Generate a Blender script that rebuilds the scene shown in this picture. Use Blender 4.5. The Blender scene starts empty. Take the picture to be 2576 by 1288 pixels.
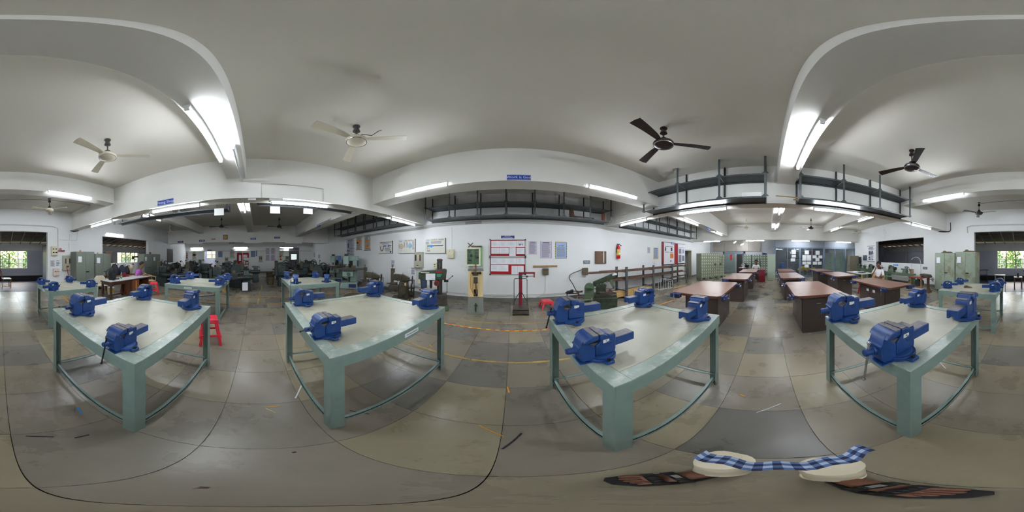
import bpy, bmesh, math, random
from math import pi, sin, cos, tan, atan2, radians, degrees, sqrt
from mathutils import Vector, Matrix
random.seed(7)
SC = bpy.context.scene
COL = SC.collection
H = 1.5                                   # camera height above the floor
# ---------------------------------------------------------------- camera, world, sun, exposure
cd = bpy.data.cameras.new('camera'); cam = bpy.data.objects.new('camera', cd); COL.objects.link(cam)
cd.type = 'PANO'
try: cd.panorama_type = 'EQUIRECTANGULAR'
except Exception: pass
try: cd.cycles.panorama_type = 'EQUIRECTANGULAR'
except Exception: pass
cam.location = (0, 0, H); cam.rotation_euler = (pi/2, 0, 0); SC.camera = cam
cd.clip_start = 0.01
W = bpy.data.worlds.new('sky'); SC.world = W; W.use_nodes = True
wn = W.node_tree.nodes; wl = W.node_tree.links
bgn = wn['Background']
sky = wn.new('ShaderNodeTexSky'); sky.sky_type = 'NISHITA'; sky.sun_disc = False
sky.sun_elevation = radians(48); sky.sun_rotation = radians(170); sky.air_density = 1.4; sky.dust_density = 3
wl.new(sky.outputs[0], bgn.inputs[0]); bgn.inputs[1].default_value = 1.0
sl = bpy.data.lights.new('sun', 'SUN'); sl.energy = 4.0; sl.color = (1, .93, .8); sl.angle = radians(.6)
so = bpy.data.objects.new('sun', sl); COL.objects.link(so); so.rotation_euler = (radians(-9), radians(6), 0)
SC.view_settings.view_transform = 'Standard'; SC.view_settings.look = 'None'
SC.view_settings.gamma = 1; SC.view_settings.use_curve_mapping = False
SC.view_settings.exposure = 1.06
TUBE_POWER = 58.0
SC.cycles.max_bounces = 6; SC.cycles.diffuse_bounces = 4; SC.cycles.glossy_bounces = 3
SC.cycles.transmission_bounces = 4; SC.cycles.transparent_max_bounces = 8
SC.cycles.caustics_reflective = False; SC.cycles.caustics_refractive = False
SC.cycles.sample_clamp_indirect = 6.0
SC.cycles.blur_glossy = 1.0
SC.cycles.use_adaptive_sampling = True; SC.cycles.adaptive_threshold = .1; SC.cycles.adaptive_min_samples = 16
try: SC.cycles.use_denoising = True
except Exception: pass

# ---------------------------------------------------------------- directions in the panorama -> places
def AZ(x): return radians((x-1288)*360/2576)
def EL(y): return radians((644-y)*180/1288)
def FP(x, y, z=0.0):                      # the spot at height z seen at (x, y)
    a = AZ(x); d = (H-z)/tan(-EL(y)); return Vector((d*sin(a), d*cos(a), z))
def RZ(x): return -AZ(x)                  # turn so that local +Y points away from the room centre
WALLS = {'front': ('y', 5.2, 0), 'back': ('y', -6.6, pi), 'left': ('x', -14.4, pi/2), 'right': ('x', 11.2, -pi/2)}
def WP(x, y, wall, off=0.0):
    ax, c, _ = WALLS[wall]; a = AZ(x)
    c = c - math.copysign(off, c)
    if ax == 'y': d = c/cos(a)
    else: d = c/sin(a)
    return Vector((d*sin(a), d*cos(a), H + d*tan(EL(y))))

# ---------------------------------------------------------------- materials
def lin(c):
    c = c/255.0; return c/12.92 if c <= .04045 else ((c+.055)/1.055)**2.4
def S(r, g, b): return (lin(r), lin(g), lin(b), 1)
MATS = {}
def mat(name, rgb, rough=.5, metal=0.0, var=.12, scale=6.0, bump=0.0, bscale=60.0, dirt=None, dscale=2.5, dthr=.55, emit=None, spec=.5, coat=0.0):
    if name in MATS: return MATS[name]
    m = bpy.data.materials.new(name); m.use_nodes = True; MATS[name] = m
    n = m.node_tree.nodes; l = m.node_tree.links; b = n['Principled BSDF']
    c = S(*rgb)
    b.inputs['Roughness'].default_value = rough; b.inputs['Metallic'].default_value = metal
    b.inputs['Specular IOR Level'].default_value = spec
    if coat: b.inputs['Coat Weight'].default_value = coat; b.inputs['Coat Roughness'].default_value = .15
    tc = n.new('ShaderNodeTexCoord'); oi = n.new('ShaderNodeObjectInfo')
    mp = n.new('ShaderNodeVectorMath'); mp.operation = 'ADD'
    ml = n.new('ShaderNodeMath'); ml.operation = 'MULTIPLY'; ml.inputs[1].default_value = 37.0
    l.new(oi.outputs['Random'], ml.inputs[0]); l.new(tc.outputs['Object'], mp.inputs[0]); l.new(ml.outputs[0], mp.inputs[1])
    nz = n.new('ShaderNodeTexNoise'); nz.inputs['Scale'].default_value = scale; nz.inputs['Detail'].default_value = 5
    l.new(mp.outputs[0], nz.inputs['Vector'])
    cr = n.new('ShaderNodeValToRGB'); e = cr.color_ramp.elements
    e[0].position = .3; e[1].position = .7
    e[0].color = tuple(x*(1-var) for x in c[:3])+(1,); e[1].color = tuple(min(1, x*(1+var)) for x in c[:3])+(1,)
    l.new(nz.outputs['Fac'], cr.inputs['Fac'])
    out = cr.outputs['Color']
    if dirt:
        n2 = n.new('ShaderNodeTexNoise'); n2.inputs['Scale'].default_value = dscale; n2.inputs['Detail'].default_value = 8
        n2.inputs['Roughness'].default_value = .7
        l.new(mp.outputs[0], n2.inputs['Vector'])
        r2 = n.new('ShaderNodeMapRange'); r2.inputs['From Min'].default_value = dthr; r2.inputs['From Max'].default_value = dthr+.15
        l.new(n2.outputs['Fac'], r2.inputs['Value'])
        mx = n.new('ShaderNodeMix'); mx.data_type = 'RGBA'
        l.new(r2.outputs[0], mx.inputs['Factor']); l.new(out, mx.inputs['A']); mx.inputs['B'].default_value = S(*dirt)
        out = mx.outputs['Result']
    l.new(out, b.inputs['Base Color'])
    if bump:
        n3 = n.new('ShaderNodeTexNoise'); n3.inputs['Scale'].default_value = bscale; n3.inputs['Detail'].default_value = 4
        l.new(tc.outputs['Object'], n3.inputs['Vector'])
        bp = n.new('ShaderNodeBump'); bp.inputs['Strength'].default_value = bump; bp.inputs['Distance'].default_value = .01
        l.new(n3.outputs['Fac'], bp.inputs['Height']); l.new(bp.outputs[0], b.inputs['Normal'])
    if emit:
        b.inputs['Emission Color'].default_value = S(*rgb); b.inputs['Emission Strength'].default_value = emit
    return m
def glass(name, rgb, alpha=.25, rough=.05):
    m = bpy.data.materials.new(name); m.use_nodes = True; MATS[name] = m
    n = m.node_tree.nodes; l = m.node_tree.links; n.remove(n['Principled BSDF'])
    o = n['Material Output']; t = n.new('ShaderNodeBsdfTransparent'); t.inputs[0].default_value = S(*rgb)
    g = n.new('ShaderNodeBsdfGlossy'); g.inputs['Roughness'].default_value = rough
    d = n.new('ShaderNodeBsdfDiffuse'); d.inputs[0].default_value = S(*rgb)
    lw = n.new('ShaderNodeLayerWeight'); pw = n.new('ShaderNodeMath'); pw.operation = 'POWER'; pw.inputs[1].default_value = 4.0
    l.new(lw.outputs['Facing'], pw.inputs[0]); f = n.new('ShaderNodeMapRange'); f.inputs['To Min'].default_value = .03; f.inputs['To Max'].default_value = .6
    l.new(pw.outputs[0], f.inputs['Value'])
    nz = n.new('ShaderNodeTexNoise'); nz.inputs['Scale'].default_value = 3
    ma = n.new('ShaderNodeMath'); ma.operation = 'MULTIPLY'; ma.inputs[1].default_value = alpha*2
    l.new(nz.outputs['Fac'], ma.inputs[0])
    a = n.new('ShaderNodeMixShader'); l.new(ma.outputs[0], a.inputs[0]); l.new(t.outputs[0], a.inputs[1]); l.new(d.outputs[0], a.inputs[2])
    b = n.new('ShaderNodeMixShader'); l.new(f.outputs[0], b.inputs[0]); l.new(a.outputs[0], b.inputs[1]); l.new(g.outputs[0], b.inputs[2])
    l.new(b.outputs[0], o.inputs[0]); return m

WHITEWALL = mat('white_wall_paint', (226, 227, 227), .75, var=.03, scale=1.2, bump=.08, bscale=30, dirt=(190, 188, 182), dscale=.8, dthr=.62)
CEILM = mat('ceiling_paint', (214, 210, 200), .85, var=.03, scale=.8, bump=.05)
BEAMM = mat('beam_paint', (228, 227, 222), .8, var=.03, scale=1)
ANNEX = mat('annex_grey_paint', (162, 163, 172), .7, var=.05, scale=1)
ANNEXW = mat('annex_white_paint', (185, 183, 180), .8, var=.05)
PLINTH = mat('plinth_cement', (112, 114, 108), .6, var=.12, scale=4, dirt=(80, 75, 66))
BENCHG = mat('bench_green_paint', (122, 143, 136), .38, var=.06, scale=14, bump=.12, bscale=90, dirt=(112, 118, 104), dscale=6, dthr=.66)
BENCHT = mat('bench_top_sheet', (168, 166, 148), .36, var=.1, scale=4, bump=.07, bscale=25, dirt=(138, 130, 108), dscale=3.5, dthr=.58)
BLUE = mat('vise_blue_paint', (22, 60, 120), .38, var=.15, scale=20, bump=.1, bscale=50, dirt=(52, 58, 74), dscale=9, dthr=.64)
WORN = mat('vise_worn_steel', (104, 100, 104), .5, .35, var=.2, scale=30, dirt=(60, 58, 64), dscale=14, dthr=.55)
STEEL = mat('bright_steel', (190, 192, 195), .25, .9, var=.08, scale=20)
DSTEEL = mat('dark_steel', (48, 50, 54), .45, .6, var=.2, scale=20)
RACKM = mat('rack_grey_steel', (78, 83, 86), .5, .2, var=.12, scale=12, bump=.05, dirt=(58, 52, 46), dthr=.66)
WOODTOP = mat('workbench_plywood', (132, 98, 82), .33, var=.12, scale=3, dirt=(164, 134, 112), dscale=4, dthr=.6)
WOODEDGE = mat('workbench_edge_wood', (92, 54, 40), .4, var=.15, scale=8)
BROWN = mat('workbench_laminate', (72, 60, 56), .45, var=.08, scale=6)
CABG = mat('cabinet_green_paint', (128, 142, 124), .5, var=.07, scale=2, dirt=(104, 100, 74), dscale=1.6, dthr=.6)
CABD = mat('cabinet_dull_green_paint', (110, 118, 108), .5, var=.07, scale=2)
CABP = mat('cabinet_pale_green', (172, 190, 172), .5, var=.05, scale=2)
LOCK = mat('locker_green', (140, 150, 130), .5, var=.12, scale=10)
LOCKD = mat('locker_dark_green', (100, 116, 104), .5, var=.12, scale=10)
CREAM = mat('cream_enamel', (214, 206, 176), .5, var=.05)
GREYBOX = mat('switchgear_grey', (170, 168, 150), .5, var=.05)
BLACK = mat('black_plastic', (22, 22, 24), .5, var=.2)
DARK = mat('recess_black', (14, 14, 15), .7, var=.2)
WHITE = mat('white_enamel', (226, 228, 226), .4, var=.03)
PAPER = mat('paper', (226, 229, 234), .7, var=.02)
INK = mat('printed_ink', (128, 128, 140), .8, var=.1)
INKD = mat('dark_ink', (42, 44, 50), .8, var=.1)
SIGNB = mat('sign_blue', (24, 66, 160), .4, var=.05)
SIGNBD = mat('sign_navy', (28, 36, 120), .4, var=.05)
SIGNW = mat('sign_lettering', (225, 230, 245), .5, var=.02)
RED = mat('red_plastic', (226, 46, 70), .35, var=.05)
REDP = mat('red_paint', (132, 24, 44), .4, var=.1)
CRIM = mat('board_red_felt', (160, 26, 34), .9, var=.06)
ALU = mat('aluminium', (176, 180, 182), .35, .7, var=.06)
RUST = mat('rusty_iron', (92, 66, 54), .75, .2, var=.3, scale=18, bump=.2)
BARST = mat('bar_stock_rust', (98, 74, 62), .6, .3, var=.25, scale=12)
MACHG = mat('machine_green_oily', (52, 66, 50), .5, .2, var=.3, scale=10, dirt=(40, 34, 28), dscale=6, dthr=.52)
MACHGL = mat('machine_green', (80, 100, 76), .45, var=.18, scale=10, dirt=(60, 62, 48), dscale=5, dthr=.58)
MACHD = mat('machine_dark', (44, 54, 54), .45, .2, var=.3, scale=10, dirt=(30, 26, 24), dscale=6, dthr=.55)
MACHO = mat('machine_olive_dark', (66, 62, 46), .5, .2, var=.3, scale=10, dirt=(36, 30, 24), dscale=6, dthr=.52)
MACHP = mat('machine_pale_green', (136, 158, 148), .42, var=.08, scale=6, dirt=(104, 112, 104), dthr=.66)
MACHN = mat('machine_navy', (32, 44, 92), .45, var=.12)
GREASE = mat('greasy_cast_iron', (80, 74, 66), .5, .4, var=.3, scale=14, dirt=(48, 40, 34), dscale=7, dthr=.52)
YEL = mat('console_yellow', (222, 200, 150), .45, var=.06, scale=4)
YELB = mat('bright_yellow', (228, 190, 40), .4, var=.08)
TANW = mat('tan_wood', (196, 160, 106), .55, var=.15, scale=12)
DESKW = mat('desk_dark_wood', (72, 44, 34), .4, var=.15, scale=6)
DESKO = mat('desk_brown_panel', (128, 76, 44), .45, var=.2, scale=3)
DESKT = mat('desk_white_laminate', (190, 192, 190), .3, var=.03)
PLASTW = mat('white_plastic', (206, 198, 178), .4, var=.04)
ORANGE = mat('orange_tape', (214, 150, 48), .6, var=.15, scale=30)
SKIN = mat('skin_brown', (122, 78, 58), .5, var=.06)
HAIR = mat('black_hair', (18, 16, 16), .6, var=.2)
CONDUIT = mat('conduit_white', (196, 196, 190), .5, var=.05)
CABLE = mat('cable_black', (24, 24, 26), .5, var=.1)
TUBEM = mat('fluorescent_tube', (240, 247, 255), .3, var=0, emit=TUBE_POWER)
PGREEN = mat('panel_green', (122, 182, 92), .45, var=.08)
FRAMEB = mat('partition_blue_grey', (98, 112, 128), .45, var=.05)
PANE = glass('clear_pane', (205, 212, 214), .05)
PANEW = glass('window_pane', (235, 240, 242), .04)
BRICKY = mat('kraft_brown', (104, 78, 60), .7, var=.08)

def tile_mat():
    m = bpy.data.materials.new('kota_stone'); m.use_nodes = True
    n = m.node_tree.nodes; l = m.node_tree.links; b = n['Principled BSDF']
    g = n.new('ShaderNodeNewGeometry'); sp = n.new('ShaderNodeSeparateXYZ'); l.new(g.outputs['Position'], sp.inputs[0])
    def snap(o, off, size):
        a = n.new('ShaderNodeMath'); a.operation = 'SUBTRACT'; a.inputs[1].default_value = off; l.new(o, a.inputs[0])
        d = n.new('ShaderNodeMath'); d.operation = 'DIVIDE'; d.inputs[1].default_value = size; l.new(a.outputs[0], d.inputs[0])
        f = n.new('ShaderNodeMath'); f.operation = 'FLOOR'; l.new(d.outputs[0], f.inputs[0]); return f.outputs[0]
    cx = n.new('ShaderNodeCombineXYZ'); l.new(snap(sp.outputs[0], TX0, TW), cx.inputs[0]); l.new(snap(sp.outputs[1], TY0, TH), cx.inputs[1])
    wnz = n.new('ShaderNodeTexWhiteNoise'); wnz.noise_dimensions = '2D'; l.new(cx.outputs[0], wnz.inputs['Vector'])
    cr = n.new('ShaderNodeValToRGB'); cr.color_ramp.interpolation = 'CONSTANT'
    cols = [(0, (134, 125, 110)), (.16, (125, 119, 107)), (.3, (139, 130, 111)), (.44, (130, 122, 110)), (.56, (116, 112, 104)), (.66, (133, 126, 112)), (.8, (143, 134, 112)), (.95, (103, 101, 95))]
    while len(cr.color_ramp.elements) < len(cols): cr.color_ramp.elements.new(.5)
    for e, (p, c) in zip(cr.color_ramp.elements, cols): e.position = p; e.color = S(*c)
    l.new(wnz.outputs['Value'], cr.inputs['Fac'])
    nz = n.new('ShaderNodeTexNoise'); nz.inputs['Scale'].default_value = 1.7; nz.inputs['Detail'].default_value = 9; nz.inputs['Roughness'].default_value = .65
    l.new(g.outputs['Position'], nz.inputs['Vector'])
    mr = n.new('ShaderNodeMapRange'); mr.inputs['From Min'].default_value = .3; mr.inputs['From Max'].default_value = .7
    mr.inputs['To Min'].default_value = .88; mr.inputs['To Max'].default_value = 1.12; l.new(nz.outputs['Fac'], mr.inputs['Value'])
    mx = n.new('ShaderNodeVectorMath'); mx.operation = 'SCALE'; l.new(cr.outputs[0], mx.inputs[0]); l.new(mr.outputs[0], mx.inputs['Scale'])
    # brown oil and rust staining
    n2 = n.new('ShaderNodeTexNoise'); n2.inputs['Scale'].default_value = .9; n2.inputs['Detail'].default_value = 5; n2.inputs['Roughness'].default_value = .5
    of = n.new('ShaderNodeVectorMath'); of.operation = 'ADD'; of.inputs[1].default_value = (9, 4, 0); l.new(g.outputs['Position'], of.inputs[0]); l.new(of.outputs[0], n2.inputs['Vector'])
    r2 = n.new('ShaderNodeMapRange'); r2.inputs['From Min'].default_value = .46; r2.inputs['From Max'].default_value = .8; r2.inputs['To Max'].default_value = .32
    l.new(n2.outputs['Fac'], r2.inputs['Value'])
    mm = n.new('ShaderNodeMix'); mm.data_type = 'RGBA'; l.new(r2.outputs[0], mm.inputs['Factor']); l.new(mx.outputs[0], mm.inputs['A']); mm.inputs['B'].default_value = S(92, 78, 62)
    l.new(mm.outputs['Result'], b.inputs['Base Color'])
    r3 = n.new('ShaderNodeMapRange'); r3.inputs['To Min'].default_value = .16; r3.inputs['To Max'].default_value = .42; l.new(nz.outputs['Fac'], r3.inputs['Value'])
    l.new(r3.outputs[0], b.inputs['Roughness']); b.inputs['Specular IOR Level'].default_value = .4
    bp = n.new('ShaderNodeBump'); bp.inputs['Strength'].default_value = .06; bp.inputs['Distance'].default_value = .01
    n4 = n.new('ShaderNodeTexNoise'); n4.inputs['Scale'].default_value = 14; n4.inputs['Detail'].default_value = 5; l.new(g.outputs['Position'], n4.inputs['Vector'])
    l.new(n4.outputs['Fac'], bp.inputs['Height']); l.new(bp.outputs[0], b.inputs['Normal'])
    return m
TW, TH = .56, .55
TX0, TY0 = -.05-8*TW, 1.98-12*TH
TILE = tile_mat()

# ---------------------------------------------------------------- mesh builder
class G:
    def __init__(s): s.v = []; s.f = []
    def add(s, vs, fs):
        o = len(s.v); s.v += [tuple(v) for v in vs]; s.f += [tuple(i+o for i in f) for f in fs]; return s
    def box(s, x0, x1, y0, y1, z0, z1):
        v = [(x0,y0,z0),(x1,y0,z0),(x1,y1,z0),(x0,y1,z0),(x0,y0,z1),(x1,y0,z1),(x1,y1,z1),(x0,y1,z1)]
        return s.add(v, [(0,3,2,1),(4,5,6,7),(0,1,5,4),(1,2,6,5),(2,3,7,6),(3,0,4,7)])
    def cb(s, cx, cy, cz, w, d, h): return s.box(cx-w/2, cx+w/2, cy-d/2, cy+d/2, cz-h/2, cz+h/2)
    def hexa(s, b, t):                    # bottom rect / top rect (x0,x1,y0,y1,z)
        v = [(b[0],b[2],b[4]),(b[1],b[2],b[4]),(b[1],b[3],b[4]),(b[0],b[3],b[4]),(t[0],t[2],t[4]),(t[1],t[2],t[4]),(t[1],t[3],t[4]),(t[0],t[3],t[4])]
        return s.add(v, [(0,3,2,1),(4,5,6,7),(0,1,5,4),(1,2,6,5),(2,3,7,6),(3,0,4,7)])
    def cyl(s, p, q, r, r2=None, n=14):
        if r2 is None: r2 = r
        p = Vector(p); q = Vector(q); d = (q-p).normalized()
        a = d.orthogonal().normalized(); b = d.cross(a)
        v = []
        for c, rr in ((p, r), (q, r2)):
            for i in range(n):
                t = 2*pi*i/n; v.append(c+(a*cos(t)+b*sin(t))*rr)
        f = [(i, (i+1) % n, n+(i+1) % n, n+i) for i in range(n)]
        f += [tuple(range(n))[::-1], tuple(range(n, 2*n))]
        return s.add(v, f)
    def tube(s, pts, r, n=6):
        pts = [Vector(p) for p in pts]; v = []; prev = None
        for i, p in enumerate(pts):
            d = (pts[min(i+1, len(pts)-1)]-pts[max(i-1, 0)]).normalized()
            if prev is None: a = d.orthogonal().normalized()
            else:
                a = (prev - d*prev.dot(d))
                a = a.normalized() if a.length > 1e-4 else d.orthogonal().normalized()
            prev = a; b = d.cross(a)
            v += [p+(a*cos(2*pi*k/n)+b*sin(2*pi*k/n))*r for k in range(n)]
        f = []
        for i in range(len(pts)-1):
            f += [(i*n+k, i*n+(k+1) % n, (i+1)*n+(k+1) % n, (i+1)*n+k) for k in range(n)]
        f += [tuple(range(n))[::-1], tuple(range((len(pts)-1)*n, len(pts)*n))]
        return s.add(v, f)
    def prism(s, poly, axis, a, b):
        n = len(poly)
        def P(u, w, c): return (u, c, w) if axis == 'y' else ((u, w, c) if axis == 'z' else (c, u, w))
        v = [P(u, w, a) for u, w in poly]+[P(u, w, b) for u, w in poly]
        f = [(i, (i+1) % n, n+(i+1) % n, n+i) for i in range(n)]+[tuple(range(n))[::-1], tuple(range(n, 2*n))]
        return s.add(v, f)
    def lathe(s, prof, c=(0,0,0), n=20, axis='z'):
        v = []
        for r, z in prof:
            for i in range(n):
                t = 2*pi*i/n; x, y = r*cos(t), r*sin(t)
                v.append({'z': (c[0]+x, c[1]+y, c[2]+z), 'x': (c[0]+z, c[1]+x, c[2]+y), 'y': (c[0]+x, c[1]+z, c[2]+y)}[axis])
        f = []; m = len(prof)
        for j in range(m-1): f += [(j*n+i, j*n+(i+1) % n, (j+1)*n+(i+1) % n, (j+1)*n+i) for i in range(n)]
        f += [tuple(range(n))[::-1], tuple(range((m-1)*n, m*n))]
        return s.add(v, f)
    def ball(s, c, r, n=12, sx=1, sy=1, sz=1):
        m = n//2; v = []; f = []
        for j in range(1, m):
            p = pi*j/m
            for i in range(n):
                t = 2*pi*i/n; v.append((c[0]+r*sx*sin(p)*cos(t), c[1]+r*sy*sin(p)*sin(t), c[2]+r*sz*cos(p)))
        v += [(c[0], c[1], c[2]+r*sz), (c[0], c[1], c[2]-r*sz)]; T = len(v)-2
        for j in range(m-2): f += [(j*n+i, (j+1)*n+i, (j+1)*n+(i+1) % n, j*n+(i+1) % n) for i in range(n)]
        f += [(T, i, (i+1) % n) for i in range(n)]+[(T+1, (m-2)*n+(i+1) % n, (m-2)*n+i) for i in range(n)]
        return s.add(v, f)
    def torus(s, c, R, r, axis='z', n=20, m=8):
        v = []; f = []
        for i in range(n):
            t = 2*pi*i/n
            for k in range(m):
                p = 2*pi*k/m; q = R+r*cos(p); x, y, z = q*cos(t), q*sin(t), r*sin(p)
                w = {'z': (x, y, z), 'x': (z, x, y), 'y': (x, z, y)}[axis]
                v.append((c[0]+w[0], c[1]+w[1], c[2]+w[2]))
        for i in range(n):
            for k in range(m): f.append((i*m+k, ((i+1) % n)*m+k, ((i+1) % n)*m+(k+1) % m, i*m+(k+1) % m))
        return s.add(v, f)
    def rot(s, ang, axis='Z', piv=(0, 0, 0)):
        R = Matrix.Rotation(ang, 3, axis); p = Vector(piv); s.v = [tuple(R @ (Vector(v)-p)+p) for v in s.v]; return s
    def mv(s, x=0, y=0, z=0): s.v = [(a+x, b+y, c+z) for a, b, c in s.v]; return s
    def mesh(s, name, smooth=True):
        me = bpy.data.meshes.new(name); me.from_pydata(s.v, [], s.f)
        bm = bmesh.new(); bm.from_mesh(me); bmesh.ops.recalc_face_normals(bm, faces=bm.faces); bm.to_mesh(me); bm.free()
        if smooth:
            me.shade_smooth()
            try: me.set_sharp_from_angle(angle=radians(35))
            except Exception: pass
        return me
JOINED = {'printed_lines', 'printing', 'printed_figure', 'locker_doors', 'label_plates', 'grill', 'foliage', 'far_tiles', 'stored_fittings', 'black_stripes', 'border_line',
 'embossed_mark', 'gauge_print', 'wheel_spokes', 'blue_checks', 'pale_checks', 'shirt_hem', 'yellow_border', 'heading_bar', 'label_line', 'seam_line', 'eyes', 'sleeve_print', 'thimble_print', 'ratchet_print', 'caliper_beam_print', 'jaw_print', 'slider_print'}
def islands(g):
    """split a builder into the far-apart pieces it holds"""
    n = len(g.v); par = list(range(n))
    def find(i):
        while par[i] != i: par[i] = par[par[i]]; i = par[i]
        return i
    for f in g.f:
        r = find(f[0])
        for i in f[1:]:
            q = find(i)
            if q != r: par[q] = r
    comp = {}
    for i in range(n): comp.setdefault(find(i), []).append(i)
    if len(comp) < 2 or len(comp) > 150: return [g]
    ks = list(comp); bx = []
    for k in ks:
        P = [g.v[i] for i in comp[k]]; lo = [min(p[d] for p in P) for d in range(3)]; hi = [max(p[d] for p in P) for d in range(3)]
        bx.append((lo, hi, max(h-l for l, h in zip(lo, hi))))
    grp = list(range(len(ks)))
    def fg(i):
        while grp[i] != i: i = grp[i]
        return i
    for i in range(len(ks)):
        for j in range(i+1, len(ks)):
            gap = sqrt(sum(max(0, bx[i][0][d]-bx[j][1][d], bx[j][0][d]-bx[i][1][d])**2 for d in range(3)))
            if gap <= max(.019, .5*max(bx[i][2], bx[j][2])):
                a_, b_ = fg(i), fg(j)
                if a_ != b_: grp[b_] = a_
    cl = {}
    for i, k in enumerate(ks): cl.setdefault(fg(i), []).extend(comp[k])
    if len(cl) == 1: return [g]
    out = []
    for idx in cl.values():
        mp = {v: k for k, v in enumerate(sorted(idx))}; h = G(); h.v = [g.v[i] for i in sorted(idx)]
        h.f = [tuple(mp[i] for i in f) for f in g.f if f[0] in mp]; out.append(h)
    return out
def obj(name, g, m, parent=None, loc=None, rot=None, bevel=0, label=None, smooth=True, seg=2):
    if isinstance(g, G):
        if name in JOINED: gs_ = [g]
        else: gs_ = islands(g)
        if len(gs_) > 1:
            first_ = obj(name, gs_[0].mesh(name, smooth), m, parent, loc, rot, bevel, label, smooth, seg)
            for h in gs_[1:]:
                if parent is None: obj(name, h.mesh(name, smooth), m, first_, None, None, bevel, label, smooth, seg)
                else: obj(name, h.mesh(name, smooth), m, parent, loc, rot, bevel, label, smooth, seg)
            return first_
        me = g.mesh(name, smooth)
    else: me = g
    if m is not None and not me.materials: me.materials.append(m)
    o = bpy.data.objects.new(name, me); COL.objects.link(o)
    if name in JOINED: o['kind'] = 'stuff'
    if parent is not None: o.parent = parent
    if loc is not None: o.location = loc
    if rot is not None: o.rotation_euler = rot
    if bevel:
        b = o.modifiers.new('bevel', 'BEVEL'); b.width = bevel; b.segments = seg; b.limit_method = 'ANGLE'; b.angle_limit = radians(40)
    if label: o['label'] = label
    return o
def smooth(pts, n=5):
    P = [Vector(p) for p in pts]; P = [P[0]*2-P[1]]+P+[P[-1]*2-P[-2]]; out = []
    for i in range(1, len(P)-2):
        for k in range(n):
            t = k/n; a, b, c, d = P[i-1:i+3]
            out.append(.5*((2*b)+(c-a)*t+(2*a-5*b+4*c-d)*t*t+(3*b-a-3*c+d)*t**3))
    return out+[P[-2]]
def tag(o, label, cat, group=None, kind=None):
    o['label'] = label; o['category'] = cat
    if group: o['group'] = group
    if kind: o['kind'] = kind
    return o
def thing(name, label, cat, loc=(0,0,0), rz=0, group=None):
    o = bpy.data.objects.new(name, None); COL.objects.link(o); o.location = loc; o.rotation_euler = (0, 0, rz); o.empty_display_size = .1
    return tag(o, label, cat, group)
def dup(root, loc=None, rz=None, label=None, group=None, scale=None, parent=None):
    c = root.copy(); COL.objects.link(c); c.parent = parent
    if loc is not None: c.location = loc
    if rz is not None: c.rotation_euler = (0, 0, rz)
    if label: c['label'] = label
    if group: c['group'] = group
    if scale: c.scale = (scale,)*3
    for ch in list(root.children): dup(ch, parent=c)
    return c
def struct(name, g, m, parent=None, **k):
    o = obj(name, g, m, parent, smooth=False, **k)
    if parent is None: o['kind'] = 'structure'; o['label'] = name.replace('_', ' ')
    return o
def text(s, size, m, parent, loc=(0,0,0), name='lettering', extrude=.0008, align='CENTER', rz=0, squeeze=1.0):
    cu = bpy.data.curves.new('t', 'FONT'); cu.body = s; cu.size = size; cu.align_x = align; cu.align_y = 'CENTER'; cu.extrude = extrude; cu.resolution_u = 2
    t = bpy.data.objects.new('t', cu); me = bpy.data.meshes.new_from_object(t); me.name = name
    bpy.data.objects.remove(t); bpy.data.curves.remove(cu)
    me.materials.clear(); me.materials.append(m)
    o = bpy.data.objects.new(name, me); COL.objects.link(o); o.parent = parent; o.location = loc; o.rotation_euler = (pi/2, 0, rz)
    o.scale = (squeeze, 1, 1); o['kind'] = 'stuff'
    return o
# ================================================================ ROOM SHELL
def wall_boxes(g, ax, c0, c1, a0, a1, z0, z1, ops):
    cuts = sorted({a0, a1} | {o[0] for o in ops} | {o[1] for o in ops})
    for u0, u1 in zip(cuts, cuts[1:]):
        zs = [(z0, z1)]
        for o in ops:
            if o[0] <= u0+1e-6 and o[1] >= u1-1e-6:
                zs = [q for z in zs for q in ((z[0], min(z[1], o[2])), (max(z[0], o[3]), z[1])) if q[1]-q[0] > 1e-4]
        for q in zs:
            if ax == 'y': g.box(u0, u1, c0, c1, *q)
            else: g.box(c0, c1, u0, u1, *q)
    return g
fl = struct('floor', G().box(-16.8, 17.2, -10.0, 7.0, -.12, -.013), mat('floor_grout', (86, 80, 68), .8, var=.15, scale=3))
me = G().box(.0015, TW-.0015, .0015, TH-.0015, -.02, 0).mesh('tile', False); me.materials.append(TILE)
NI, NJ = 17, 17
for i in range(NI):
    for j in range(NJ):
        o = bpy.data.objects.new('tile', me); COL.objects.link(o); o.parent = fl
        o.location = (TX0+i*TW, TY0+j*TH, random.uniform(-.0008, 0))
g = G()
for i in range(-18, 40):
    for j in range(-4, 24):
        if 0 <= i < NI and 0 <= j < NJ: continue
        x, y = TX0+i*TW, TY0+j*TH
        if x < -16.8 or x > 16.8 or y > 6.5 or y < -7.3: continue
        g.box(x+.0015, x+TW-.0015, y+.0015, y+TH-.0015, -.02, 0)
o = obj('far_tiles', g, TILE, fl, smooth=False); o['kind'] = 'stuff'
struct('floor_annex', G().box(-14.4, 11.4, -9.9, -6.7, -.01, .004), mat('annex_cement_floor', (78, 80, 92), .5, var=.15, scale=2))
struct('ceiling', G().box(-16.8, 17.2, -4.0, 7.0, 3.6, 3.75), CEILM)
struct('ceiling_rear', G().box(-14.6, 17.2, -6.8, -4.0, 3.46, 3.75), CEILM)
wf = struct('wall_front', wall_boxes(G(), 'y', 5.2, 5.4, -14.4, 14.0, 0, 3.6, [(9.25, 10.16, 0, 1.86)]), WHITEWALL)
wb = struct('wall_back', wall_boxes(G(), 'y', -6.8, -6.6, -14.4, 17, 0, 3.5, [(-8.5, -4.8, 1.12, 2.5), (-1.99, 2.09, 0, 2.52), (4.67, 8.45, 1.1, 2.44)]), WHITEWALL)
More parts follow.
